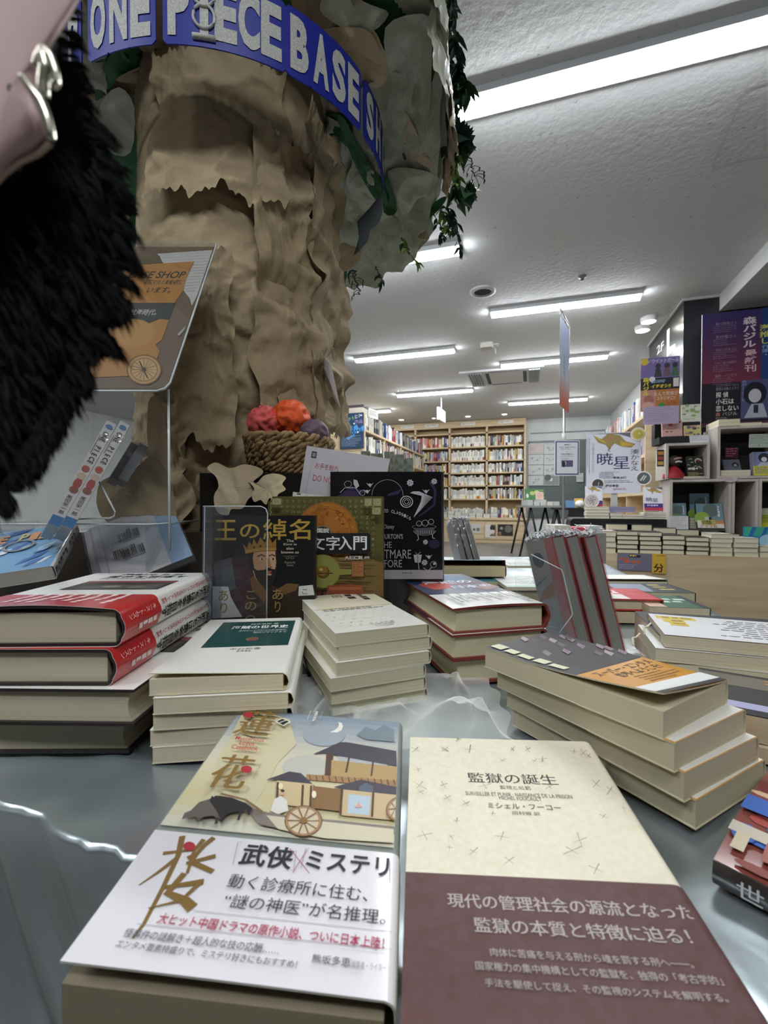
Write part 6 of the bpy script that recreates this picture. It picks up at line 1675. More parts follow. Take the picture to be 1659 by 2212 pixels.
flat('note_card', 'white card with red handwriting in front of the basket', 'card', M, 0.128, 0.078, 0.0012, 'c4c0c6', Pr().line([(8, 2), (14, 78), (136, 82)], .4, '6d6a70').rect(9, 61, 17, 71, '3f3b42').rect(10.5, 63, 15.5, 69, '8d8a92').text('お手を触れ', 17, 46, 53, 55, 'b84a58', -0.005, .1).text('DO NOT T', 17, 27, 60, 36, 'b84a58', -0.005))
for i, (x0, x1, y0, y1, t) in enumerate(((626, 660, 1062, 1072, '棚卸'), (655, 690, 1066, 1074, ''))):
    M, W, H = upright(x0, 0.675, x1, 0.675, y1, y0)
    flat('paper_slip', f'{["left", "right"][i]} white paper slip behind the olive book', 'paper', M @ Matrix.Translation((0, -0.03, 0)) @ Matrix.Rotation(radians(-8), 4, 'Z'), W, H + 0.03, 0.001, 'd3d0cc', Pr().fill(6, 30, 16, 36, 1, '5a5658', 3) if i == 0 else None)

# green patterned little books standing behind the black picture book
jg = noisy('jade_marble_cover', '84967f', 'bac6b4', scale=(60, 60, 60), rough=0.25, lo=0.4, hi=0.6, coat=0.6)
for i, (x0, x1, y0, y1) in enumerate(((780, 800, 975, 1020), (801, 829, 980, 1020), (830, 842, 976, 1020), (843, 852, 976, 1020), (853, 872, 982, 1020), (873, 893, 990, 1020))):
    d = 1.12 + 0.015 * (i % 3)
    M, W, H = upright(x0, d, x1, d, y1 + 40, y0)
    root = thing('booklet', f'green marbled booklet in plastic, {NTH[i]} from left behind the black picture book', 'booklet', M @ Matrix.Translation((0, -0.02, 0)))
    MB().box(0, 0, -0.06, W * .96, H + 0.02, 0, jg).build('cover', root)
    MB().box(-0.0004, -0.0004, -0.061, W * .97, H + 0.021, 0.0012, wrap).build('plastic_sleeve', root)
kraft = noisy('kraft_paper', '968567', 'af9d7f', scale=(7, 7, 7), rough=0.75, bump=0.35, bscale=90, bdist=0.004, detail=6, lo=0.3, hi=0.7, spec=0.25)
kraft_lt = noisy('pale_kraft_paper', 'b7a585', 'c9b99b', scale=(7, 7, 7), rough=0.75, bump=0.35, bscale=90, bdist=0.004, detail=6)
kraft_gr = noisy('grey_green_paper', 'a3a690', 'bfc2ae', scale=(6, 6, 6), rough=0.55, bump=0.35, bscale=70, bdist=0.006, detail=6, coat=0.15)
green_p = noisy('dark_green_paper', '1f4a28', '2c5c34', scale=(9, 9, 9), rough=0.6, bump=0.2, bscale=60, bdist=0.004)

def add_creases(m, scale, strength, dist):
    """fine fold lines in the paper: warped cell distances added before the noise bump"""
    nt = m.node_tree; b = nt.nodes['Principled BSDF']
    tc = N(nt, 'ShaderNodeTexCoord'); nz = N(nt, 'ShaderNodeTexNoise'); nz.inputs['Scale'].default_value = scale * .4
    nt.links.new(tc.outputs['Object'], nz.inputs['Vector'])
    mx = N(nt, 'ShaderNodeVectorMath', operation='MULTIPLY_ADD'); mx.inputs[1].default_value = (0.05, 0.05, 0.05)
    nt.links.new(nz.outputs['Color'], mx.inputs[0]); nt.links.new(tc.outputs['Object'], mx.inputs[2])
    vo = N(nt, 'ShaderNodeTexVoronoi'); vo.inputs['Scale'].default_value = scale; nt.links.new(mx.outputs[0], vo.inputs['Vector'])
    v2 = N(nt, 'ShaderNodeTexVoronoi'); v2.inputs['Scale'].default_value = scale * 2.3; nt.links.new(mx.outputs[0], v2.inputs['Vector'])
    ad = N(nt, 'ShaderNodeMath', operation='MULTIPLY_ADD'); ad.inputs[1].default_value = 0.45
    nt.links.new(v2.outputs['Distance'], ad.inputs[0]); nt.links.new(vo.outputs['Distance'], ad.inputs[2])
    bp = N(nt, 'ShaderNodeBump'); bp.inputs['Strength'].default_value = strength; bp.inputs['Distance'].default_value = dist
    nt.links.new(ad.outputs[0], bp.inputs['Height'])
    old = b.inputs['Normal'].links[0].from_socket
    nt.links.new(bp.outputs['Normal'], old.node.inputs['Normal'])
for m_ in (kraft, kraft_lt): add_creases(m_, 20, 0.28, 0.012)
add_creases(kraft_gr, 15, 0.4, 0.02); add_creases(green_p, 17, 0.3, 0.015)
# ------------------------------------------------------------------ crumpled paper helper: faceted creases
def facet(v, seed):
    """creased-paper height for a point in cells: sharp ridges between tilted facets"""
    w = Vector((noise.noise(v * 0.9 + Vector((seed, 0, 0))), noise.noise(v * 0.9 + Vector((0, seed, 0))), noise.noise(v * 0.9 + Vector((0, 0, seed))))) * 0.55
    p = v + w + Vector((seed * 3.1, seed * 1.7, seed * 0.7))
    d, pts = noise.voronoi(p)
    t = noise.random_unit_vector if False else None
    c = pts[0]; h = Vector((sin(c.x * 91.7 + c.y * 13.1), sin(c.y * 57.3 + c.z * 31.7), sin(c.z * 71.9 + c.x * 17.3)))
    e = d[1] - d[0]
    return d[0] * 0.75 + (p - c).dot(h) * 0.35 * min(1, e * 5)
def crumple(v, seed):
    """v in metres; returns height in metres of strongly crumpled paper"""
    return facet(v / 0.085, seed) * 0.024 + facet(v / 0.038, seed + 3) * 0.008 + facet(v / 0.017, seed + 5) * 0.0028
def wrinkle(v, seed):
    return facet(v / 0.16, seed) * 0.012 + facet(v / 0.05, seed + 3) * 0.0045 + facet(v / 0.022, seed + 5) * 0.0016

# ------------------------------------------------------------------ torn paper flaps on the plinth
def flap(label, pts, d, m, seed, curl=0.01):
    P = [pp(x, y, d) for x, y in smooth_poly(pts, 5)]; ce = sum(P, Vector()) / len(P)
    v = []; n = len(P); K = 12
    for k in range(K + 1):
        for p in P:
            q = ce.lerp(p, 1 - k / K * 0.999); e = 1 - k / K
            v.append(q - FW * (0.006 + (crumple(q, seed) - .01) * .45 - curl * (1 - e) * 0.2))
    f = [(k * n + i, k * n + (i + 1) % n, (k + 1) * n + (i + 1) % n, (k + 1) * n + i) for k in range(K) for i in range(n)]
    b = MB(); b.add(v, f, m, True); b.add([p + FW * 0.001 for p in v], f, m, True)
    return tag(b.build('torn_paper'), label, 'paper')
def smooth_poly(pts, n=6):
    o = []; m = len(pts)
    for i in range(m):
        p0, p1, p2, p3 = [Vector(pts[(i + k) % m]) for k in (-1, 0, 1, 2)]
        for t in range(n):
            t /= n; o.append(0.5 * (2 * p1 + (p2 - p0) * t + (2 * p0 - 5 * p1 + 4 * p2 - p3) * t * t + (3 * p1 - p0 - 3 * p2 + p3) * t ** 3))
    return [tuple(p) for p in o]
flap('tan torn kraft paper flap hanging over the left of the black plinth', [(452, 1012), (470, 1000), (500, 1012), (530, 1004), (560, 1010), (572, 1022), (552, 1040), (548, 1052), (560, 1060), (540, 1078), (528, 1098), (505, 1100), (498, 1112), (478, 1108), (468, 1090), (466, 1070), (476, 1050), (470, 1030)], 0.70, kraft_lt, 3)
flap('pale torn kraft paper flap over the middle of the black plinth', [(538, 1036), (556, 1044), (575, 1028), (600, 1024), (620, 1032), (613, 1046), (620, 1058), (604, 1068), (600, 1082), (586, 1076), (578, 1090), (566, 1080), (552, 1084), (546, 1068), (552, 1056)], 0.692, noisy('cream_torn_paper', 'c6b692', 'd8caa8', scale=(9, 9, 9), rough=0.7, bump=0.3, bscale=90, bdist=0.003), 7)
# ------------------------------------------------------------------ paper tree
TC = hp(515, 1.0, 0)
TCx, TCy = TC.x, TC.y
NEAR = atan2(-TCy, -TCx)              # direction from the trunk towards the viewer
DT = sqrt(TCx ** 2 + TCy ** 2)
root = thing('paper_tree', 'tree display made of crumpled brown paper with a spreading canopy', 'tree display', Matrix.Translation((TCx, TCy, TZ)))
trunk_prof = [(0.0, 0.168), (0.12, 0.172), (0.26, 0.178), (0.36, 0.182), (0.5, 0.186), (0.62, 0.19), (0.75, 0.188), (0.9, 0.186), (1.05, 0.19), (1.3, 0.2)]
def tprof(z):
    for (a, ra), (b, rb) in zip(trunk_prof, trunk_prof[1:]):
        if z <= b: return ra + (rb - ra) * (z - a) / (b - a)
    return trunk_prof[-1][1]
HT = 1.15
def trunk_pt(u, v):
    a = NEAR + (u - 0.5) * 2 * pi; z = v * HT
    r = tprof(z)
    dirv = Vector((cos(a), sin(a), 0))
    p = Vector((cos(a) * r, sin(a) * r, z))
    lower = max(0, min(1, (0.72 - z) / 0.16)); right = max(0, min(1, (u - 0.54) * 7)) * max(0, min(1, (0.98 - z) * 5)) * max(0, min(1, (z - 0.28) * 5))
    q = Vector((cos(a) * r, sin(a) * r, z * 0.35))
    k = (crumple(p, 2) - 0.012) * 1.5 * lower + (wrinkle(p, 9) - 0.004) * (1 - lower) * 0.8
    k += facet(q / 0.05, 4) * 0.022 * right + facet(q / 0.14, 8) * 0.03 * lower
    r += k
    return (dirv.x * r, dirv.y * r, z)
mb = MB(); mb.grid(trunk_pt, 440, 250, kraft, True, True); t_ = mb.build('trunk', root)

# overlapping torn sheets on the trunk
def torn(name, a0, a1, z0, z1, off, m, seed, ragged=0.02, lift_bottom=0.02, nu=70, nv=60, amp=0.02, curl=0.0):
    def f(u, v):
        a = NEAR + a0 + (a1 - a0) * u; z = z0 + (z1 - z0) * v
        z += ragged * (noise.noise(Vector((a * 9, seed, 0))) + .6 * noise.noise(Vector((a * 26, seed, 3)))) * (1 if v < .5 else -1) * abs(2 * v - 1)
        a += 0.12 * ragged / 0.02 * noise.noise(Vector((z * 12, seed, 5))) * abs(2 * u - 1)
        r0 = tprof(z); s = Vector((cos(a) * r0, sin(a) * r0, z))
        r = r0 + off + (crumple(s, seed) - .01) * amp * 40 + lift_bottom * (1 - v) ** 2 + curl * abs(2 * u - 1) ** 3
        return (cos(a) * r, sin(a) * r, z)
    b = MB(); b.grid(f, nu, nv, m, True); return b.build(name, t_)
torn('torn_sheet', -0.75, 0.42, 0.73, 0.98, 0.014, kraft, 3, 0.03, 0.014, amp=0.022)
torn('torn_sheet', 0.12, 0.66, 0.36, 0.86, 0.016, kraft, 5, 0.02, 0.02, amp=0.05, curl=0.012)
torn('torn_sheet', 0.6, 1.25, 0.34, 0.95, 0.02, kraft, 8, 0.02, 0.02, amp=0.05, curl=0.016)
torn('torn_sheet', -0.62, -0.02, 0.30, 0.62, 0.018, kraft, 11, 0.03, 0.02, amp=0.05, curl=0.01)
torn('torn_sheet', -0.95, -0.45, 0.02, 0.40, 0.02, kraft, 15, 0.03, 0.03, amp=0.05)
torn('torn_sheet', 0.3, 0.9, 0.22, 0.42, 0.03, kraft, 18, 0.03, 0.03, amp=0.05)

# canopy: underside from the trunk out to the rim, then the outer wall
def rim_z(a):
    """height of the lower rim above the table by direction (0 = towards the viewer, + = right)"""
    c = cos(a)
    return (CZ - TZ) + 0.70 + 0.26 * max(0, c) ** 0.8 - 0.03 * max(0, -c) - 0.03 * max(0, sin(a))
def in_z(a):
    c = cos(a); return (CZ - TZ) + 0.81 + 0.05 * max(0, c) - 0.10 * max(0, -c)
RC = 0.45
def canopy_pt(u, v):
    a = (u - 0.5) * 2 * pi; rz = rim_z(a) + 0.025 * noise.noise(Vector((a * 3, 2, 0))); iz = in_z(a)
    if v < 0.55:
        k = v / 0.55; r = 0.185 + (RC - 0.185) * k; z = iz + (rz - iz) * k ** 2.4
    else:
        k = (v - 0.55) / 0.45; r = RC - 0.06 * k * k; z = rz + (1.24 - rz) * k
    s = Vector((cos(a) * r, sin(a) * r, z))
    q = (crumple(s * 0.8, 4) - .012) * 1.6 * min(1, v * 4)
    aa = NEAR + a
    if v < 0.55: z += q
    else: r += q * 0.7
    return (cos(aa) * r, sin(aa) * r, z)
def canopy_c(u, v):
    a = (u - 0.5) * 2 * pi
    k = noise.noise(Vector((cos(a) * 2.2, sin(a) * 2.2, v * 3)))
    if v > 0.55: return kraft_gr
    if k > 0.28: return green_p
    return kraft if k < -0.12 else kraft_gr
mb = MB(); mb.grid(canopy_pt, 340, 120, kraft_gr, True, True, canopy_c); c_ = mb.build('canopy', root); c_['label'] = 'crumpled grey-green and brown paper canopy with dark green patches'
# loose sheets under the canopy
def canopy_sheet(a0, a1, k0, k1, m, seed, drop=0.02, nu=40, nv=30):
    def f(u, v):
        a = a0 + (a1 - a0) * u + 0.1 * noise.noise(Vector((v * 5, seed, 0))); k = k0 + (k1 - k0) * v + 0.05 * noise.noise(Vector((u * 6, seed, 4)))
        r = 0.185 + (RC - 0.185) * k; z = in_z(a) + (rim_z(a) - in_z(a)) * max(0, k) ** 2.4 - drop + (crumple(Vector((a * .35, r, seed)), seed) - .012) * 1.2
        aa = NEAR + a; return (cos(aa) * r, sin(aa) * r, z)
    b = MB(); b.grid(f, nu, nv, m, True); return b.build('canopy_sheet', c_)
canopy_sheet(0.55, 1.25, 0.1, 0.62, kraft_lt, 3, 0.02)
canopy_sheet(0.95, 1.7, 0.25, 0.95, kraft_gr, 5, 0.03)
canopy_sheet(1.6, 2.3, 0.3, 1.0, kraft_gr, 7, 0.02)
canopy_sheet(1.15, 1.5, 0.05, 0.9, green_p, 9, 0.014)
canopy_sheet(-1.5, -0.7, 0.2, 0.9, kraft_gr, 12, 0.02)
canopy_sheet(-0.9, -0.5, 0.0, 0.45, kraft, 14, 0.03)
canopy_sheet(-1.25, -1.0, 0.1, 0.9, green_p, 16, 0.016)
canopy_sheet(0.1, 0.6, 0.3, 1.0, kraft, 19, 0.02)
def wall_sheet(a0, a1, z0, z1, m, seed, off=0.012):
    def f(u, v):
        a = a0 + (a1 - a0) * u + 0.06 * noise.noise(Vector((v * 5, seed, 0))); z = z0 + (z1 - z0) * v + 0.03 * noise.noise(Vector((u * 6, seed, 4)))
        r = RC + off + (crumple(Vector((a * .45, z, seed)), seed) - .012) * 1.1 - 0.03 * v
        aa = NEAR + a; return (cos(aa) * r, sin(aa) * r, z + (CZ - TZ))
    b = MB(); b.grid(f, 40, 40, m, True); return b.build('canopy_sheet', c_)
wall_sheet(0.75, 1.1, 0.72, 0.98, kraft_gr, 21); wall_sheet(0.95, 1.4, 0.70, 0.86, kraft_lt, 23, 0.016); wall_sheet(0.55, 0.85, 0.82, 1.02, kraft_gr, 25)
# torn patches pasted on the canopy
from mathutils.bvhtree import BVHTree
_v = [root.matrix_world @ v.co for v in c_.data.vertices]
bvh = BVHTree.FromPolygons(_v, [tuple(p.vertices) for p in c_.data.polygons])
Ri = root.matrix_world.inverted()
def patch(pts, m, seed, off=0.014, label=None):
    Q = smooth_poly(pts, 3); cx = sum(p[0] for p in Q) / len(Q); cy = sum(p[1] for p in Q) / len(Q)
    n = len(Q); K = 9; v = []; last = None
    grid_ = []
    for k in range(K + 1):
        for p in Q:
            x = cx + (p[0] - cx) * (1 - k / K * .999); y = cy + (p[1] - cy) * (1 - k / K * .999)
            r = ray(x, y); h = bvh.ray_cast(EYE, r.normalized())
            grid_.append((r.normalized(), h[3]))
    ds = sorted(g[1] for g in grid_ if g[1]); med = ds[len(ds) // 2]
    for r, d in grid_:
        d = med if d is None else max(med - 0.09, min(med + 0.09, d))
        q = EYE + r * (d - off); q = q - r * (wrinkle(q, seed) * 1.6 - .006)
        v.append(Ri @ q)
    f = [(k * n + i, k * n + (i + 1) % n, (k + 1) * n + (i + 1) % n, (k + 1) * n + i) for k in range(K) for i in range(n)]
    b = MB(); b.add(v, f, m, True); o = b.build('paper_patch', c_)
    if label: o['label'] = label
patch([(728, 250), (745, 258), (778, 320), (803, 360), (828, 398), (838, 445), (812, 432), (788, 395), (762, 345), (740, 290)], green_p, 3, 0.05, 'dark green paper strip')
patch([(832, 375), (858, 455), (828, 458)], green_p, 4, 0.045, 'dark green paper strip')
patch([(905, 470), (945, 432), (965, 425), (955, 445), (928, 472), (900, 488)], green_p, 5, 0.012, 'dark green paper strip')
patch([(688, 550), (758, 508), (778, 560), (742, 588), (702, 606)], kraft, 6, 0.016)
patch([(682, 275), (728, 262), (785, 395), (765, 480), (722, 440), (692, 380)], kraft_gr, 7, 0.014)
patch([(862, 240), (882, 250), (928, 345), (945, 358), (925, 362), (890, 340), (868, 300), (856, 270)], kraft_lt, 8, 0.03)
patch([(838, 370), (900, 365), (948, 385), (930, 420), (902, 430), (880, 462), (850, 450)], kraft_gr, 9, 0.03)
patch([(832, 60), (900, 30), (932, 60), (926, 250), (902, 240), (872, 200), (842, 160)], kraft_gr, 10, 0.03)
patch([(690, 70), (740, 58), (800, 70), (832, 150), (762, 112), (722, 112)], kraft_lt, 11, 0.03)
patch([(720, -20), (800, 10), (840, 30), (800, 70), (740, 60), (690, 20)], kraft_gr, 12, 0.02)
patch([(206, 205), (248, 102), (325, 108), (345, 128), (290, 150), (238, 182), (216, 214)], green_p, 13, 0.012, 'dark green paper strip')
patch([(215, 232), (256, 188), (290, 232), (282, 330), (232, 322)], kraft_gr, 14, 0.02)
patch([(250, 172), (300, 145), (350, 132), (352, 165), (300, 180)], kraft, 15, 0.026)
# rolled lower edge of the canopy
# white sticker tag on trunk
M, W, H = upright(700, 0.93, 735, 0.80, 880, 765)
o = flat('paper_tag', 'white pointed paper tag sticking out from the right of the paper trunk', 'tag', M, 0.001, 0.001, 0.0005, 'dcdcda')
me = MB(); A_, B_, C_ = pp(688, 765, 0.90), pp(735, 882, 0.84), pp(711, 845, 0.9)
D_ = pp(716, 790, 0.86)
me.add([A_, D_, B_, C_], [(0, 1, 2, 3)], ink('dcdcda', .6)); nn = (D_ - A_).cross(B_ - A_).normalized() * 0.0006
me.add([A_ + nn, D_ + nn, B_ + nn, C_ + nn], [(0, 1, 2, 3)], ink('dcdcda', .6))
bpy.data.objects.remove(o); tag(me.build('paper_tag'), 'white pointed paper tag sticking out from the right of the paper trunk', 'tag')

# ------------------------------------------------------------------ curved sign round the canopy
RS = 0.317; ZS = CZ + 0.685
blue = ink('1c2a92', 0.45); lt = noisy('speckled_letter_face', 'a9a9a4', 'c9c9c4', scale=(400, 400, 400), rough=0.6)
root = thing('curved_sign', 'curved sign of pale capital letters on blue, fixed round the paper canopy', 'sign', Matrix.Translation((TCx, TCy, ZS)))
def ring_pt(x, z, r):
    a = NEAR + x / RS; return (cos(a) * r, sin(a) * r, z)
LH = 0.084
layout = [('S', -83), ('H', -76), ('O', -68), ('P', -58), ('P', -50), ('O', -38.5), ('N', -31.5), ('E', -24.8), ('P', -14.5), ('I', -8.0), ('E', -2.5), ('C', 3.5), ('E', 9.5), ('B', 17.7), ('A', 24.9), ('S', 31.8), ('E', 38.6), ('S', 49), ('H', 57), ('O', 66), ('P', 75)]
layout = [t for t in layout if t[0] != 'P' or t[1] != -58]
band = MB(); lets = []
for ch, deg in layout:
    xc = radians(deg) * RS
    v, f = glyphs(ch, 0.05)
    xs_ = [p[0] for p in v]; ys_ = [p[1] for p in v]; w0 = max(xs_) - min(xs_); h0 = max(ys_) - min(ys_)
    sx = 0.0315 / w0 if ch != 'I' else 0.012 / w0; sy = LH / h0
    P_ = [((p[0] - min(xs_) - w0 / 2) * sx, (p[1] - min(ys_)) * sy) for p in v]
    wl = 0.0315 if ch != 'I' else 0.034
    # blue backing piece with rounded corners behind each letter
    hw = wl / 2 + 0.0075; n = 6; q = []
    for (cx, cy, st) in ((hw - 0.008, LH + 0.004, 0), (-hw + 0.008, LH + 0.004, pi / 2), (-hw + 0.008, -0.004, pi), (hw - 0.008, -0.004, 1.5 * pi)):
        q += [(cx + 0.008 * cos(st + pi / 2 * i / n), cy + 0.008 * sin(st + pi / 2 * i / n)) for i in range(n + 1)]
    k = len(q)
    sub = [(x, z) for x, z in q]
    def piece(r0, r1, c):
        g = 8; vv = []; 
        for rr in (r0, r1):
            for i in range(g + 1):
                x = -hw + 2 * hw * i / g
                zt_ = LH + 0.012 - (0.006 if i in (0, g) else 0); zb_ = -0.012 + (0.006 if i in (0, g) else 0)
                vv += [ring_pt(xc + x, zb_, rr), ring_pt(xc + x, zt_, rr)]
        m2 = 2 * (g + 1)
        ff = [(2 * i, 2 * i + 2, 2 * i + 3, 2 * i + 1) for i in range(g)] + [(m2 + 2 * i, m2 + 2 * i + 1, m2 + 2 * i + 3, m2 + 2 * i + 2) for i in range(g)]
        ff += [(2 * i, m2 + 2 * i, m2 + 2 * i + 2, 2 * i + 2) for i in range(g)] + [(2 * i + 1, 2 * i + 3, m2 + 2 * i + 3, m2 + 2 * i + 1) for i in range(g)]
        band.add(vv, ff, c, False)
    piece(RS - 0.002, RS, blue)
    L_ = MB(); L_.add([ring_pt(xc + x, z, RS + 0.0012) for x, z in P_], f, lt)
    if ch == 'I':   # ornamental numeral-like capital with loops and feet
        for zc in (0.03, 0.062):
            L_.tube([ring_pt(xc + 0.015 * cos(t * pi / 10), zc + 0.017 * sin(t * pi / 10), RS + 0.002) for t in range(20)], 0.0022, lt, 6, True, True)
        L_.tube([ring_pt(xc + x, 0.0, RS + 0.002) for x in (-0.016, 0, 0.016)], 0.004, lt, 6); L_.tube([ring_pt(xc + x, LH, RS + 0.002) for x in (-0.01, 0, 0.01)], 0.004, lt, 6)
    lets.append(L_)
b_ = band.build('blue_band', root)
for L_ in lets: L_.build('letter', b_)
# grey torn flap hanging below the sign's right end
me = MB()
A_ = [pp(x, y, d) for x, y, d in ((829, 420, 0.99), (800, 455, 1.0), (772, 485, 1.01), (776, 520, 1.0), (764, 558, 1.02), (776, 548, 1.0), (794, 528, 0.99), (800, 505, 0.99), (818, 490, 0.98), (826, 470, 0.98))]
me.add(A_, [tuple(range(len(A_)))], ink('4d5558', 0.7)); o = me.build('torn_flap'); o.parent = root; o.matrix_parent_inverse = root.matrix_world.inverted(); o['label'] = 'torn dark grey paper flap'

# ------------------------------------------------------------------ artificial ivy
def leaf_m(h): return noisy('leaf_' + h, h, '%02x%02x%02x' % tuple(min(255, int(int(h[i:i + 2], 16) * 1.35)) for i in (0, 2, 4)), scale=(40, 40, 40), rough=0.45)
dk_leaf, md_leaf, lt_leaf = leaf_m('1f3328'), leaf_m('2f4a33'), leaf_m('6f8a4a')
def leaf(mb, p, dirv, l, w, m, lobed=False):
    d = Vector(dirv).normalized(); side = d.cross(Vector((0.3, 0.2, 1))).normalized(); up = d.cross(side) * 0.18
    if lobed: prof = [(0, .05), (.06, .55), (.28, .38), (.38, .62), (.6, .3), (1, 0)]
    else: prof = [(0, .03), (.2, .38), (.45, .5), (.75, .28), (1, 0)]
    v = []; 
    for t, ww in prof: v += [p + d * l * t + side * w * ww - up * w * ww * 2, p + d * l * t + up * l * .2 * sin(t * 3), p + d * l * t - side * w * ww - up * w * ww * 2]
    f = []
    for i in range(len(prof) - 1):
        k = i * 3; f += [(k, k + 1, k + 4, k + 3), (k + 1, k + 2, k + 5, k + 4)]
    mb.add(v, f, m, True)
def vine(label, pts, m, n, ll, seed, lobed=False, berries=False):
    R = random.Random(seed); P = [pp(*p) for p in pts]
    root = thing('ivy_strand', label, 'ivy', Matrix.Translation(P[0]), None)
    O = P[0]
    path = []
    for i in range(len(P) - 1):
        for t in range(8): path.append(P[i].lerp(P[i + 1], t / 8) + Vector((R.uniform(-.004, .004), R.uniform(-.004, .004), 0)))
    path.append(P[-1])
    s_ = MB(); s_.tube([q - O for q in path], 0.0016, leaf_m('2a3324'), 5); 
    lv = MB()
    for i in range(n):
        q = R.choice(path) - O; a = R.random() * 6.28
        dv = Vector((cos(a), sin(a), -0.9 - R.random()))
        if berries:
            e = q + Vector((cos(a) * .02, sin(a) * .02, R.uniform(-.01, .01))); s_.tube([q, (q + e) / 2 + Vector((0, 0, .004)), e], 0.0008, leaf_m('2a3324'), 4); leaf(lv, e, (0, 0, -1), ll * .5, ll * .4, m)
        else: leaf(lv, q, dv, ll * R.uniform(.6, 1.2), ll * R.uniform(.3, .5) * (2.0 if lobed else 1), m if R.random() < .8 else md_leaf, lobed)
    s_.build('stem', root); o = lv.build('leaves', root); o['kind'] = 'stuff'
    return root
vine('dark narrow-leaved ivy strand hanging at the canopy right, from the top edge', [(968, -40, 0.98), (972, 60, 0.98), (988, 150, 0.98), (985, 240, 0.98)], dk_leaf, 84, 0.035, 1)
vine('second dark ivy strand hugging the canopy right edge below the first', [(955, 60, 1.0), (962, 150, 1.0), (968, 260, 1.0)], dk_leaf, 84, 0.034, 2)
vine('spiky dark ivy tuft beside the big tube light', [(955, 180, 1.0), (985, 190, 0.99), (1008, 200, 0.98)], md_leaf, 44, 0.042, 3)
vine('big lobed dark ivy leaves at the canopy right', [(965, 285, 1.0), (980, 300, 0.99), (1005, 305, 0.99)], dk_leaf, 16, 0.06, 4, True)
vine('pale green ivy strand hanging below the big lobed leaves', [(972, 240, 1.0), (982, 330, 1.0), (985, 400, 1.0), (975, 430, 1.0)], lt_leaf, 110, 0.026, 5)
vine('berried dark ivy sprig at the far right of the canopy', [(995, 330, 0.99), (1012, 350, 0.99), (1022, 390, 0.99)], dk_leaf, 12, 0.022, 6, False, True)
vine('lobed green ivy sprig at the canopy lower right corner', [(975, 435, 1.0), (1000, 425, 1.0), (1020, 410, 1.0)], md_leaf, 14, 0.045, 7, True)
vine('thin drooping dark ivy strand below the canopy corner', [(958, 450, 1.0), (985, 480, 1.0), (992, 540, 1.0)], dk_leaf, 44, 0.024, 8)
vine('thin ivy strand with yellow-green leaves below the canopy', [(950, 460, 1.02), (965, 480, 1.02), (968, 510, 1.02)], lt_leaf, 24, 0.022, 9)
vine('short dark ivy sprig under the canopy edge', [(935, 470, 1.03), (950, 500, 1.03), (957, 520, 1.03)], dk_leaf, 16, 0.02, 10)
vine('yellow-green ivy sprig in front of the half hidden tube light', [(866, 520, 1.06), (880, 545, 1.06), (905, 575, 1.06)], lt_leaf, 22, 0.022, 11)
vine('berried sprig hanging below the canopy at left', [(770, 590, 1.1), (768, 605, 1.1), (778, 640, 1.1)], dk_leaf, 14, 0.024, 12, False, True)
vine('short narrow-leaved sprig under the canopy bottom edge', [(812, 580, 1.1), (820, 600, 1.1), (826, 618, 1.1)], dk_leaf, 9, 0.022, 13)
vine('bright green leaf clump on the canopy top edge', [(860, -20, 0.95), (890, 0, 0.95), (930, 20, 0.96), (952, 30, 0.96)], leaf_m('7fae3c'), 120, 0.02, 14)
# ------------------------------------------------------------------ red books in plastic
def wrapped_book(label, pb, db, pt_, dt, T, Wd, cover, pgc, crumple_top=True, seed=1, pic=False):
    o = pp(pb[0], 1088 + (CZ - TZ) * F / db, db); o.z = TZ + 0.001
    t = pp(pt_[0], pt_[1], dt)
    H = (t - o).length
    M = basis_y(o, RT, t - o)
    root = thing('book', label, 'book', M)
    c = MB(); c.box(0, 0, -Wd, 0.0012, H, 0.001, cover); c.box(T - 0.0012, 0, -Wd, T, H, 0.001, cover); c.box(0, 0, -Wd - 0.001, T, H, -Wd, cover)
    if pic:
        w, h = Wd * 1000, H * 1000; P = Pr().rect(0, 0, w * .72, h, 'b3aca2').disc(w * .35, h * .82, w * .22, '3c3a48', h * .07).poly([(0, h * .42), (w * .7, h * .5), (w * .7, h * .62), (w * .2, h * .52)], 'a8663c').line([(w * .05, h * .58), (w * .5, h * .66)], 3, '6a7a94').rect(0, 0, w * .72, h * .4, '9a9c98')
        c.prints(P, lambda x, y, e: (-e, y * .001, -Wd + x * .001))
    c.build('cover', root)
    b = MB(); b.box(0.0012, 0.002, -Wd + 0.001, T - 0.0012, H - 0.002, 0.0, pgc); b.build('page_block', root)
    w = MB(); R = random.Random(seed)
    w.box(-0.0015, -0.0005, -Wd - 0.003, T + 0.0012, H + 0.001, 0.0025, wrap)
    sheet = clear('white_crinkled_plastic', (0.95, 0.96, 0.97), 0.25, 0.15, bump=0.6, bscale=80, haze=0.55)
    def top(u, v):
        x = -0.002 + (T + 0.004) * u; z = 0.004 - (Wd + 0.006) * v
        return (x, H + 0.003 + 0.009 * abs(noise.noise(Vector((u * 3, v * 9, seed)))) + 0.005 * noise.noise(Vector((u * 8, v * 22, seed))), z)
    w.grid(top, 10, 30, sheet, False)
    for i in range(46):
        x, z = T * R.random(), -Wd * R.random(); p = [Vector((x, H + 0.003 + 0.006 * R.random(), z))]
        for k in range(4): p.append(p[-1] + Vector((R.uniform(-.005, .005), R.uniform(-.003, .004), R.uniform(-.007, .007))))
        w.tube(p, 0.0005, ink('e8eaec', 0.2), 4)
    w.build('plastic_wrap', root)
    return root
greyp = noisy('grey_page_edges', '7b7c74', '9a9b92', scale=(900, 6, 6), rough=0.7, lo=0.3, hi=0.7)
redc = ink('b8282c', 0.4, 0, 0.2)
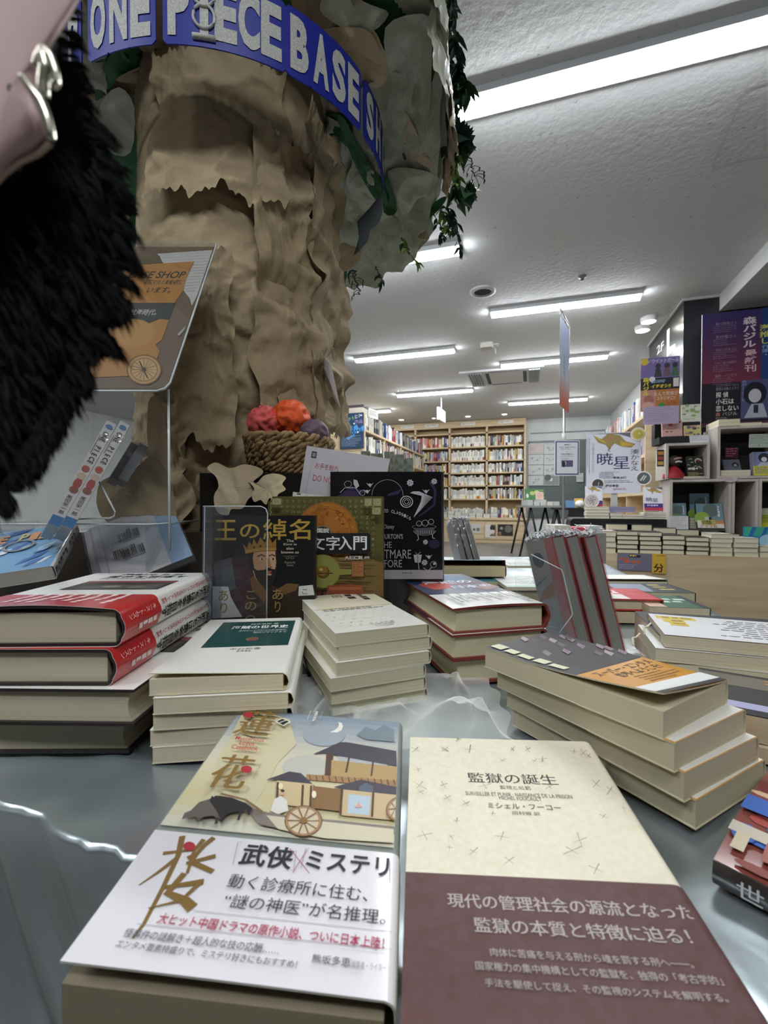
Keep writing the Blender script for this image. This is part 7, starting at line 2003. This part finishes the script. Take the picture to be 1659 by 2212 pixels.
for i, (b_, t_) in enumerate(((1257, 1191), (1293, 1222), (1329, 1261))):
    wrapped_book(f'plastic-wrapped red book with grey page edges, leaning, {NTH[i]} from left of three', (b_, 0), 0.585, (t_, 1160), 0.61, 0.0165, 0.11, redc, greyp, True, i, i == 0)
# picture on the cover of the leftmost one is seen through the wrap; clear stand plate
M = basis(pp(1105, 1400, 0.575), RT, (0, 0, 1))
def l2(x, y):
    p = pp(x, y, 0.575) - pp(1105, 1400, 0.575); return (p.dot(RT), p.z)
root = thing('acrylic_stand', 'clear angular acrylic stand plate beside the wrapped red books', 'stand', M)
pts = [l2(*p) for p in ((1118, 1400), (1112, 1180), (1146, 1197), (1212, 1230), (1216, 1240), (1237, 1325), (1234, 1332), (1196, 1385), (1196, 1400))]
mb = MB(); mb.prism(pts, 0, 0.0025, acr); mb.build('plate', root)
mb = MB(); edge_line(mb, [(x, y, 0.0025) for x, y in pts[2:-1]], 0.0008); mb.build('polished_edge', root)
for i, (b_, t_) in enumerate(((997, 975), (1013.5, 988), (1029, 1001.5))):
    wrapped_book(f'grey wrapped book leaning behind the teal-topped stack, {NTH[i]} from left of three', (b_ + 8, 0), 1.22, (t_, 1124), 1.26, 0.0145, 0.1, ink(['8d8f90', '2f3032', 'd3d3d0'][i], 0.4), noisy('grey_card_pages', '7d7e7a', '8d8e8a', scale=(900, 5, 5), rough=0.7), True, 10 + i)
# ------------------------------------------------------------------ low stacks farther back on the table
def lie(label, x0, x1, y, h, L, T, cover, P=None, ang=0.0, hard=False, pg='ddd3b6', n=1, full=False, inner=None, lift=None):
    a = atz(x0, y, CZ - h); d = (a - EYE).dot(FW); W = (x1 - x0) * d / F
    an = YAW + radians(ang); ux = Vector((cos(an), sin(an), 0)); uy = Vector((-sin(an), cos(an), 0))
    M = basis(Vector((a.x, a.y, CZ - h - T)), ux, uy)
    if full: return book(label, M, W, L, T, cover, inner, pg, hard, False, P(W * 1000, L * 1000) if P else None, lift=lift, r=0.002)
    return put(simple_mesh(None, W, L, T, cover, pg, hard, P(W * 1000, L * 1000) if P else None), M, label)
lie('thick book with lifted teal and pink cover below the grey wrapped books', 925, 1094, 1223, 0.1365, 0.115, 0.0235, '3f8a94', lambda w, h: Pr().rect(0, 0, w * .5, h, 'a8625c').poly([(w * .4, h * .1), (w * .55, h * .5), (w * .45, h)], '5a4a50'), 0, False, 'd3c49a', full=True, inner='8a4a50', lift=lambda x, y: 0.013 * max(0, 1 - y / 0.1) ** 0.7)
lie('book under the teal-covered book, second of that stack', 930, 1097, 1256, 0.1655, 0.115, 0.019, '4a8a92', None, -1, False, 'd3c8a4')
lie('maroon-edged book at the bottom of the teal-covered stack', 928, 1099, 1271, 0.186, 0.115, 0.0135, 'c9c2b0', None, 0.5, False, 'cfc6aa')
for k in range(1):
    lie('plastic-wrapped white picture packet right of the teal stack', 1098, 1178, 1222, 0.150, 0.13, 0.006, 'cfcdc6', lambda w, h: Pr().fill(w * .1, h * .1, w * .9, h * .5, 5, '8d8f92', 3), 0)
lie('white illustrated book with red and blue strokes right of the teal stack', 1096, 1192, 1268, 0.163, 0.14, 0.007, 'd3d8d2', lambda w, h: Pr().rect(0, 0, w, h * .12, 'a9c4ae').line([(w * .1, h * .7), (w * .5, h * .6), (w * .9, h * .75)], 2, 'b04a58').line([(w * .2, h * .8), (w * .6, h * .75)], 2, '5a6aa0').line([(w * .1, h * .3), (w * .4, h * .4), (w * .5, h * .25)], 2, 'b04a58').fill(w * .5, h * .2, w * .95, h * .5, 3, '8fa898', 4), 0)
lie('olive paged block under the white illustrated book', 1100, 1195, 1277, 0.172, 0.14, 0.027, '3f4a38', None, 1, False, '9a9674')
lie('white booklet with curled cover, farthest on the table right side', 1306, 1440, 1256, 0.172, 0.1, 0.012, 'dcdad2', None, -3, False, 'ded6c0', full=True, lift=lambda x, y: 0.006 * max(0, 1 - y / 0.09))
lie('cream block under the farthest white booklet', 1306, 1441, 1262, 0.186, 0.1, 0.0125, 'd6cfb8', None, -2, False, 'ddd3b6')
lie('dark glossy book with yellow marks behind the green one', 1336, 1496, 1279, 0.163, 0.1, 0.018, '23282e', lambda w, h: Pr().poly([(w * .05, h * .2), (w * .5, h * .1), (w * .6, h * .9), (w * .1, h * .9)], '7d8494').fill(w * .66, h * .15, w * .9, h * .85, 3, 'b3a53c', 3, .6), -4, False, 'cfc9a8')
lie('cream book under the dark glossy one', 1338, 1497, 1300, 0.183, 0.1, 0.0165, 'c9c2a6', None, -4, False, 'cfc9a8')
lie('red and white book with mint corner behind the wrapped red books', 1262, 1424, 1292, 0.160, 0.1, 0.020, 'b8323a', lambda w, h: Pr().rect(0, 0, w * .6, h, 'dcd3cd').rect(w * .3, 0, w * .45, h * .3, 'b9ccbe').fill(w * .35, h * .3, w * .9, h * .9, 3, 'c04a54', 5, .7), -6, True, 'ddd2b0')
lie('cream book under the red and white one', 1264, 1413, 1322, 0.182, 0.1, 0.0175, 'd6c9a8', None, -4, False, 'ddd2b0')
lie('green book with white letters on the table right side', 1404, 1524, 1310, 0.1655, 0.1, 0.0165, '2a5a44', lambda w, h: Pr().rect(0, 0, w * .3, h, 'c9a894').fill(w * .42, h * .3, w * .85, h * .7, 2, 'b9d0be', 3, .7).rect(w * .88, 0, w, h, '1f2224'), -9, False, 'd9cdb0')
lie('cream book under the green book', 1404, 1530, 1332, 0.184, 0.1, 0.0155, 'd6cbb0', None, -9, False, 'd9cdb0')

# ------------------------------------------------------------------ tulle
def tulle_mat():
    m, nt, b = newmat('white_tulle')
    out = nt.nodes['Material Output']
    tr_ = N(nt, 'ShaderNodeBsdfTransparent'); df = N(nt, 'ShaderNodeBsdfDiffuse'); df.inputs[0].default_value = (0.75, 0.76, 0.74, 1)
    tl = N(nt, 'ShaderNodeBsdfTranslucent'); tl.inputs[0].default_value = (0.7, 0.7, 0.68, 1)
    a = N(nt, 'ShaderNodeAddShader'); nt.links.new(df.outputs[0], a.inputs[0]); nt.links.new(tl.outputs[0], a.inputs[1])
    lw = N(nt, 'ShaderNodeLayerWeight'); lw.inputs['Blend'].default_value = 0.4
    mm = N(nt, 'ShaderNodeMath', operation='MULTIPLY_ADD'); mm.inputs[1].default_value = 0.5; mm.inputs[2].default_value = 0.16; nt.links.new(lw.outputs['Facing'], mm.inputs[0])
    mx = N(nt, 'ShaderNodeMixShader'); nt.links.new(mm.outputs[0], mx.inputs[0]); nt.links.new(tr_.outputs[0], mx.inputs[1]); nt.links.new(a.outputs[0], mx.inputs[2])
    nt.links.new(mx.outputs[0], out.inputs['Surface'])
    return m
tul = tulle_mat()
def tulle(label, x0, x1, d0, d1, hgt, seed):
    def f(u, v):
        x = x0 + (x1 - x0) * u; d = d0 + (d1 - d0) * v
        e = min(1, 5 * min(u, 1 - u)) * min(1, 5 * min(v, 1 - v))
        k = abs(noise.noise(Vector((x * 13, d * 9, seed)))) * 1.1 + abs(noise.noise(Vector((x * 30, d * 16, seed + 3)))) * .45
        w = 0.02 * noise.noise(Vector((u * 4, v * 4, seed + 8)))
        return cw(x + w, d + w, TZ + 0.0025 + hgt * k * e)
    o = MB().grid(f, 90, 70, tul, True).build('tulle_cloth'); return tag(o, label, 'netting')
tulle('crumpled white tulle lying between the centre stack and the orange-banded books', -0.03, 0.115, 0.375, 0.53, 0.030, 2)
tulle('sheer white tulle between the green-panel stack and the centre stack', -0.11, -0.02, 0.40, 0.52, 0.018, 6)
tulle('crumpled white tulle behind the orange-banded books', 0.245, 0.345, 0.47, 0.62, 0.035, 9)
# thin white slip under the centre stack is left bare

# ------------------------------------------------------------------ left corner: poster, comics
P0 = pp(362, 842, 0.57); P1 = pp(465, 540, 0.735)
Wp = 0.235; Hp = (P1 - P0).length
Mp = basis(P0 - RT * Wp, RT, P1 - P0)
root = thing('poster_stand', 'sloped clear poster stand with an old map style poster', 'poster stand', Mp)
tp_ = tf_plane(Mp, 0.001)
P = Pr(tp_); P.clip = (1, 1, Wp * 1000 - 1, Hp * 1000 - 1)
P.tf = lambda x, y: (x, y); P.rect(0, 0, Wp * 1000, Hp * 1000, '6d5640'); P.tf = tp_
brown, orange, pale_ = '6d543f', 'b57a32', 'c7c1bb'
P.poly([(340, 548), (465, 540), (455, 575), (425, 640), (414, 660), (410, 645), (395, 625), (400, 600), (420, 565), (380, 570), (355, 572)], pale_)
for i in range(14): P.line([(352 + i * .5, 551 + i * 6.4), (462 - i * 3, 545 + i * 6.4)], .5, '9a948f')
P.poly([(285, 565), (290, 560), (345, 553), (352, 570), (300, 572)], '5a4a2c')
P.poly([(130, 575), (300, 573), (420, 565), (402, 602), (396, 628), (388, 640), (378, 655), (130, 655)], orange)
P.poly([(100, 655), (380, 655), (365, 690), (345, 688), (320, 700), (280, 686), (100, 700)], '23261e')
P.poly([(100, 700), (280, 688), (320, 700), (345, 690), (365, 692), (350, 735), (336, 745), (345, 760), (340, 775), (300, 812), (100, 820)], orange).disc(290, 720, 45, 'bd8840', 30)
P.text('BASE SHOP', 276, 602, 404, 587, '2c2214', 0.02, 0.2).text('新宿マルイ本館4階に', 310, 616, 398, 605, '4a3a22', 0.01, 0.2).text('います。', 316, 634, 372, 621, '2c2214', 0.01, 0.2).text('大航海時代。', 264, 682, 342, 669, 'd9d6ca', 0.005, 0.2)
P.text('ONE PIECE', 120, 604, 268, 588, '2c2214', 0.02, 0.2)
cxx, cyy = 312, 800
for r, c in ((40, '6b4a28'), (37, 'c2935a'), (31, '7d5a34'), (29, 'cda468')): P.disc(cxx, cyy, r * .95, c, r * .82, 30)
for i in range(16):
    a = i * pi / 8; P.line([(cxx, cyy), (cxx + 26 * cos(a), cyy + 22 * sin(a))], .5, '4a3018')
P.line([(cxx - 10, cyy - 18), (cxx + 8, cyy + 18)], 1.4, '2a1a0e').disc(cxx, cyy, 4, '3a2412')
P.poly([(384, 725), (402, 706), (404, 714), (388, 728)], 'b3aca6')
mb = MB(); mb.box(0, 0, 0, Wp, Hp, 0.0008, '6d5640'); mb.prints(P, lambda x, y, h: (x * .001, y * .001, 0.0008 + h)); o = mb.build('poster', root); o['label'] = 'old map style poster with black title and compass'
mb = MB(); mb.rbox(-0.004, -0.008, 0.003, Wp + 0.005, Hp + 0.004, 0.005, 0.012, acr); cf_ = mb.build('clear_front', root)
mb = MB(); edge_line(mb, [(Wp + 0.005, Hp, 0.005), (Wp + 0.005, 0.006, 0.005), (Wp + 0.001, -0.004, 0.005), (Wp - 0.008, -0.008, 0.005), (0, -0.008, 0.005)], 0.0014); mb.build('polished_edge', cf_)
mb = MB()
Mi = Mp.inverted()
a = Mi @ pp(366, 842, 0.585); b = Mi @ pp(366, 1190, 0.585); mb.tube([a, b], 0.0016, acr_edge, 6)
mb.add([Mi @ pp(x, y, 0.59) for x, y in ((200, 850), (365, 842), (365, 1190), (200, 1190))], [(0, 1, 2, 3)], acr); mb.build('clear_upright', root)
o = MB().box(0, 0, 0, 0.42, 0.06, zz(1150, 0.70) - TZ, ink('3a302a', 0.5, 0, 0.2)).build('display_box'); o.matrix_world = basis(hp(-60, 0.70, TZ), RT, FW); tag(o, 'dark brown display box behind the comics at the left', 'box')
flap('crumpled brown kraft paper bunched behind the leaning comics', [(222, 1050), (250, 1030), (290, 1020), (330, 985), (352, 1000), (372, 1040), (385, 1100), (380, 1180), (330, 1200), (270, 1150), (225, 1110)], 0.685, kraft, 21)
flap('long crumpled kraft paper sheet beside the clear upright', [(330, 870), (352, 862), (362, 900), (366, 960), (372, 1030), (352, 1050), (335, 1000), (322, 940)], 0.70, kraft_lt, 23)
# comics with lettered spines, leaning
def leaning_comic(label, b, db, t, dt, T, wrapb=True, col='d3d3cf', detail=True, Wd=0.09):
    o = pp(b[0], b[1], db); q = pp(t[0], t[1], dt); H = (q - o).length
    vd_ = (EYE - o).normalized(); M = basis_y(o, (q - o).cross(vd_), q - o)
    root = thing('comic_book', label, 'comic', M)
    c = MB(); c.box(0, 0, -Wd, T, H, 0, col)
    P = Pr(); w, h = T * 1000, H * 1000
    if detail:
        P.rect(0, 0, w, h * .08, '3a78b0').vtext('尾田栄一郎', w * .25, h * .1, w * .75, h * .27, '4a4a50', 0.01)
        P.disc(w * .5, h * .32, w * .4, '8a5a48', h * .03).disc(w * .5, h * .38, w * .35, 'a84a44', h * .05).disc(w * .5, h * .45, w * .4, 'c9b6a0', h * .03).disc(w * .5, h * .52, w * .35, 'b0524a', h * .03)
        n = 'ONE PIECE'; y = h * .9
        for ch in n:
            y -= h * .037
            if ch != ' ':
                v, f = glyphs(ch, 0.02); P.add([(w * .3 + p[1] * w * .7, y + h * .034 - p[0] * h * .045) for p in v], f, '5a2f52')
        P.disc(w * .5, h * .95, w * .35, '5a86b8', h * .02).fill(w * .1, h * .58, w * .25, h * .85, 1, '8a8c96', 4, .8, True)
    c.prints(P, lambda x, y, e: (x * .001, y * .001, e)); c.build('cover', root)
    MB().box(0.001, 0.0005, -Wd - 0.0006, T - 0.001, H + 0.0006, -0.002, pages('d6d0c4')).build('page_block', root)
    if wrapb: MB().box(-0.0008, -0.001, -Wd - 0.002, T + 0.0008, H + 0.002, 0.0012, wrap).build('plastic_wrap', root)
    return root
leaning_comic('wrapped comic with purple lettered spine, left one of the leaning pair', (103, 1130), 0.52, (233, 908), 0.585, 0.0118)
leaning_comic('wrapped comic with purple lettered spine, right one of the leaning pair', (132, 1134), 0.52, (262, 909), 0.585, 0.0118)
leaning_comic('grey wrapped comic leaning behind, left one, inside the clear stand', (238, 1030), 0.62, (285, 955), 0.64, 0.012, True, '7f8288', False, 0.05)
leaning_comic('grey wrapped comic leaning behind, right one, inside the clear stand', (256, 1032), 0.62, (304, 957), 0.64, 0.012, True, '8a8d92', False, 0.05)
# stand parts under the comics
M = basis(pp(0, 1135, 0.6), RT, FW)
root = thing('acrylic_shelf', 'clear acrylic shelf with triangular rests under the leaning comics', 'stand', M)
mb = MB(); mb.rbox(-0.02, -0.03, 0, 0.22, 0.1, 0.003, 0.008, acr); mb.build('shelf_plate', root)
mb = MB(); edge_line(mb, [(-0.02, -0.03, 0.003), (0.212, -0.03, 0.003), (0.22, -0.022, 0.003), (0.22, 0.1, 0.003)], 0.001)
q = [M.inverted() @ pp(x, y, 0.57) for x, y in ((215, 1040), (248, 1105), (246, 1115), (238, 1119), (150, 1122))]; edge_line(mb, q, 0.0012); mb.build('polished_edge', root)
z0 = TZ - M.translation.z
for x in (0.0, 0.19): MB().box(x, 0.0, z0, x + 0.006, 0.06, 0, acr).build('leg', root)
# comic showing its bar codes
P_t = pp(213, 1139, 0.66); P_b = pp(232, 1219, 0.61)
uy = (P_t - P_b).normalized(); Hc = 0.125; Wc = 0.1
for k in (1, 0):
    M = basis_y(P_t - uy * Hc + RT * (-0.0115 * k) + Vector((0, 0, -0.001 * k)), RT, uy)
    root = thing('comic_book', ['wrapped comic showing bar codes on its grey back cover', 'wrapped comic behind, only its lettered spine showing left of bar codes'][k], 'comic', M)
    w, h = Wc * 1000, Hc * 1000
    P = Pr().rect(0, 0, w, h, 'd3d1d2').rect(w * .72, 0, w, h, '9ab6d4')
    R = random.Random(3)
    for (y0, t) in ((h * .62, '9784088701752'), (h * .33, '1929979004408')):
        x = 19
        while x < 47:
            b_ = R.choice([.35, .5, .8, 1.1]); P.rect(x, y0, x + b_, y0 + 17, '2e2d30'); x += b_ + R.choice([.4, .6, .9])
        P.text(t, 20, y0 - 4.5, 47, y0 - 1.2, '3a393c')
    c = MB(); c.box(0, 0, -0.011, Wc, Hc, 0, 'c2c1c0'); c.prints(P, lambda x, y, e: (x * .001, y * .001, e))
    sp = Pr().disc(5.5, h * .9, 3.5, '5a86b8', 5)
    y = h * .82
    for ch in 'ONE PIECE':
        y -= 8.5
        if ch != ' ':
            v, f = glyphs(ch, 0.03); sp.add([(2 + p[0] * 10, y + p[1] * 9.5) for p in v], f, '5a2f52')
    # the spine side turned to the viewer's left edge
    c.prints(sp, lambda x, y, e: (-0.0006 - e - (11 - x) * 0.0009 * 1.0, y * .001, -0.0005 - (11 - x) * 0.0004))
    c.add([(-0.0115, 0, -0.005), (0, 0, 0), (0, Hc, 0), (-0.0115, Hc, -0.005)], [(0, 1, 2, 3)], 'b6b4b8')
    c.build('cover', root)
    MB().box(0.0005, 0.0005, -0.0105, Wc - 0.0005, Hc + 0.0005, -0.0005, pages('d6d0c4')).build('page_block', root)
    MB().box(-0.0125, -0.001, -0.013, Wc + 0.002, Hc + 0.003, 0.0015, wrap).build('plastic_wrap', root)
# comic lying at the far left
P_r = pp(127, 1173, 0.60); P_n = pp(74, 1262, 0.505)
uy = P_r - P_n
M = basis_y(P_n - RT * 0.113, RT, uy)
w, h = 113, 135
P = Pr(); P.clip = (0.5, 0.5, 110, 134); R = random.Random(5)
P.rect(0, 0, w, h, '6f9ac0', 2, 2)
for i in range(40): x, y = w * R.random(), h * R.random(); P.poly([(x, y), (x + 12, y + 6), (x + 20, y + 22), (x + 6, y + 14)], R.choice(['3f6aa8', 'a9c6da', '8ab0d0', '2f58a0', 'c9d8e0']))
for i, ch in enumerate('ONE PIECE'):
    if ch != ' ': P.text(ch, 8 + i * 11.5, 88, 18 + i * 11.5, 114, ['c9a05a', 'b8b07a', 'c98a5a'][i % 3], 0.04)
P.ring(60, 74, 18, 4, '7d8288').disc(30, 48, 16, 'd3bf72', 12).fill(10, 120, 105, 128, 2, '54748f', 4)
S = Pr().disc(9, 124, 5, '4a7ab4', 6)
y = 114
for ch in 'ONE PIECE':
    y -= 12.5
    if ch != ' ':
        v, f = glyphs(ch, 0.03); S.add([(3 + p[0] * 16, y + p[1] * 13) for p in v], f, '5a2f52')
M.translation = M.translation - M.col[2].to_3d() * 0.018
book('blue comic with lettered spine lying at the far left', M, 0.113, 0.135, 0.018, ink('cfd0cc', 0.2, 0, 0.5), None, 'd6d0c4', False, False, P, S, None, None, r=0.002, cat='comic', name='comic_book')

# ------------------------------------------------------------------ blurred pink bag and black fur charm close to the lens
def pillow(mb, pts, d, thick, c, rings=7, M=None):
    Pw_ = [pp(x, y, d) for x, y in pts]; ce = sum(Pw_, Vector()) / len(Pw_); vd = (EYE - ce).normalized(); n = len(Pw_)
    v = []
    for s_ in (1, -1):
        for k in range(rings):
            a = pi / 2 * k / rings
            v += [ce + (p - ce) * cos(a) ** 0.6 + vd * thick * sin(a) * s_ for p in Pw_]
        v += [ce + (p - ce) * 0.02 + vd * thick * s_ for p in Pw_]
    f = []
    for h in (0, 1):
        b = h * n * (rings + 1)
        for k in range(rings): f += [(b + k * n + i, b + k * n + (i + 1) % n, b + (k + 1) * n + (i + 1) % n, b + (k + 1) * n + i) for i in range(n)]
    mb.add(v, f, c, True)
    return ce, vd
DB = 0.105
root = thing('handbag', 'pale pink bag with silvery clasp, very near the lens at upper left, out of focus', 'bag', Matrix.Translation(pp(0, 200, DB)))
off = Matrix.Translation(-pp(0, 200, DB))
pink = noisy('pale_pink_leather', 'cfaeab', 'dabbb8', scale=(40, 40, 40), rough=0.45, coat=0.1)
def shifted(mb, name): return mb.build(name, root, off)
mb = MB(); pillow(mb, smooth_poly([(-190, -160), (120, -160), (215, -60), (175, 40), (140, 95), (112, 140), (105, 210), (112, 260), (118, 300), (95, 335), (40, 370), (0, 420), (-60, 520), (-200, 560), (-260, 200)]), DB, 0.012, pink); shifted(mb, 'body')
silver = ink('d9d6c4', 0.18, 0.9)
mb = MB()
def cpath(pts, d, n=6):
    o = []
    for i in range(len(pts) - 1):
        for t in range(n): o.append(pp(pts[i][0] + (pts[i + 1][0] - pts[i][0]) * t / n, pts[i][1] + (pts[i + 1][1] - pts[i][1]) * t / n, d))
    return o + [pp(*pts[-1], d)]
mb.tube(cpath([(58, 178), (78, 205), (100, 235), (112, 270), (120, 305), (124, 315)], DB - 0.011), 0.0009, silver, 10, taper=lambda t: 0.75 + .5 * sin(pi * t))
mb.tube(cpath([(90, 162), (96, 135), (106, 122), (122, 140), (132, 172), (134, 196), (126, 204)], DB - 0.010), 0.0008, silver, 10)
mb.tube(cpath([(104, 135), (110, 165), (106, 195), (106, 225)], DB - 0.010), 0.0012, silver, 10)
shifted(mb, 'clasp')
mb = MB(); mb.tube(cpath([(126, 305), (120, 322), (95, 342), (55, 360), (20, 385), (-20, 430)], DB - 0.004), 0.0006, ink('d0bba8', 0.3), 8); shifted(mb, 'piping')
root = thing('fur_charm', 'large shaggy black fur charm hanging at the left edge, out of focus', 'fur charm', Matrix.Translation(pp(60, 600, 0.12)))
off = Matrix.Translation(-pp(60, 600, 0.12))
black_fur = noisy('black_fur', '070708', '121316', scale=(200, 200, 60), rough=0.8, spec=0.12)
edge = [(150, 100), (172, 150), (190, 215), (215, 290), (240, 360), (258, 430), (266, 500), (266, 570), (250, 650), (222, 720), (190, 790), (150, 850), (110, 910), (72, 970), (40, 1030), (0, 1070), (-60, 1090), (-220, 1100), (-300, 700), (-250, 450), (-60, 480), (20, 400), (110, 330), (128, 280), (120, 180)]
mb = MB(); ce, vd = pillow(mb, smooth_poly([(x - 12, y) for x, y in edge]), 0.12, 0.014, black_fur); mb.build('core', root, off)
mb = MB(); R = random.Random(4)
E_ = smooth_poly(edge[:17], 8)[:-8]
up_ = Vector((0, 0, 1))
clumps = []
for i in range(34):
    k = R.random(); j = int(k * (len(E_) - 1)); x, y = E_[j]
    clumps.append((x, y))
for i in range(5200):
    if R.random() < 0.62:
        j = R.randrange(len(E_) - 1); x, y = E_[j]; x -= R.random() * 26
        # direction: outwards and down, gathered into clumps about every hundred rows
        c_ = ((y + 34 * sin(y * .023) + 22 * sin(y * .051 + 1)) / 84 % 1) - 0.5
        dx, dy = 46 + 20 * R.random(), 38 - 70 * c_ + 14 * R.random()
        if y > 760: dx, dy = 22 + 22 * R.random(), 44 - 56 * c_
        l = (0.55 + 0.6 * R.random()) * (1.15 - abs(c_) * .9)
        if y < 260: l *= 0.6
    else:
        x, y = R.uniform(-60, 240), R.uniform(330, 1000); x = min(x, 230 - max(0, y - 650) * .55); dx, dy = 24 + 20 * R.random(), 50 + 20 * R.random(); l = 1
    d = 0.106 + 0.02 * R.random()
    p = pp(x, y, d); q = pp(x + dx * l * .6, y + dy * l * .45, d); e = pp(x + dx * l, y + dy * l * 1.15, d + R.uniform(-.003, .003))
    t = (e - p).normalized(); s_ = t.cross(vd).normalized() * (0.00026 + 0.0002 * R.random())
    mb.add([p - s_, p + s_, q + s_ * .8, q - s_ * .8, e], [(0, 1, 2, 3), (3, 2, 4)], black_fur)
o = mb.build('fur_strands', root, off); o['kind'] = 'stuff'

# books of one stack share a group
for o in list(SC.objects):
    l = o.get('label', '')
    if o.parent is None and o.get('category') == 'book' and 'group' not in o:
        for w in (' of the ', ' of its ', ' of '):
            if w in l and 'stack' in l.split(w)[-1]:
                o['group'] = 'books in ' + l.split(w)[-1]; break
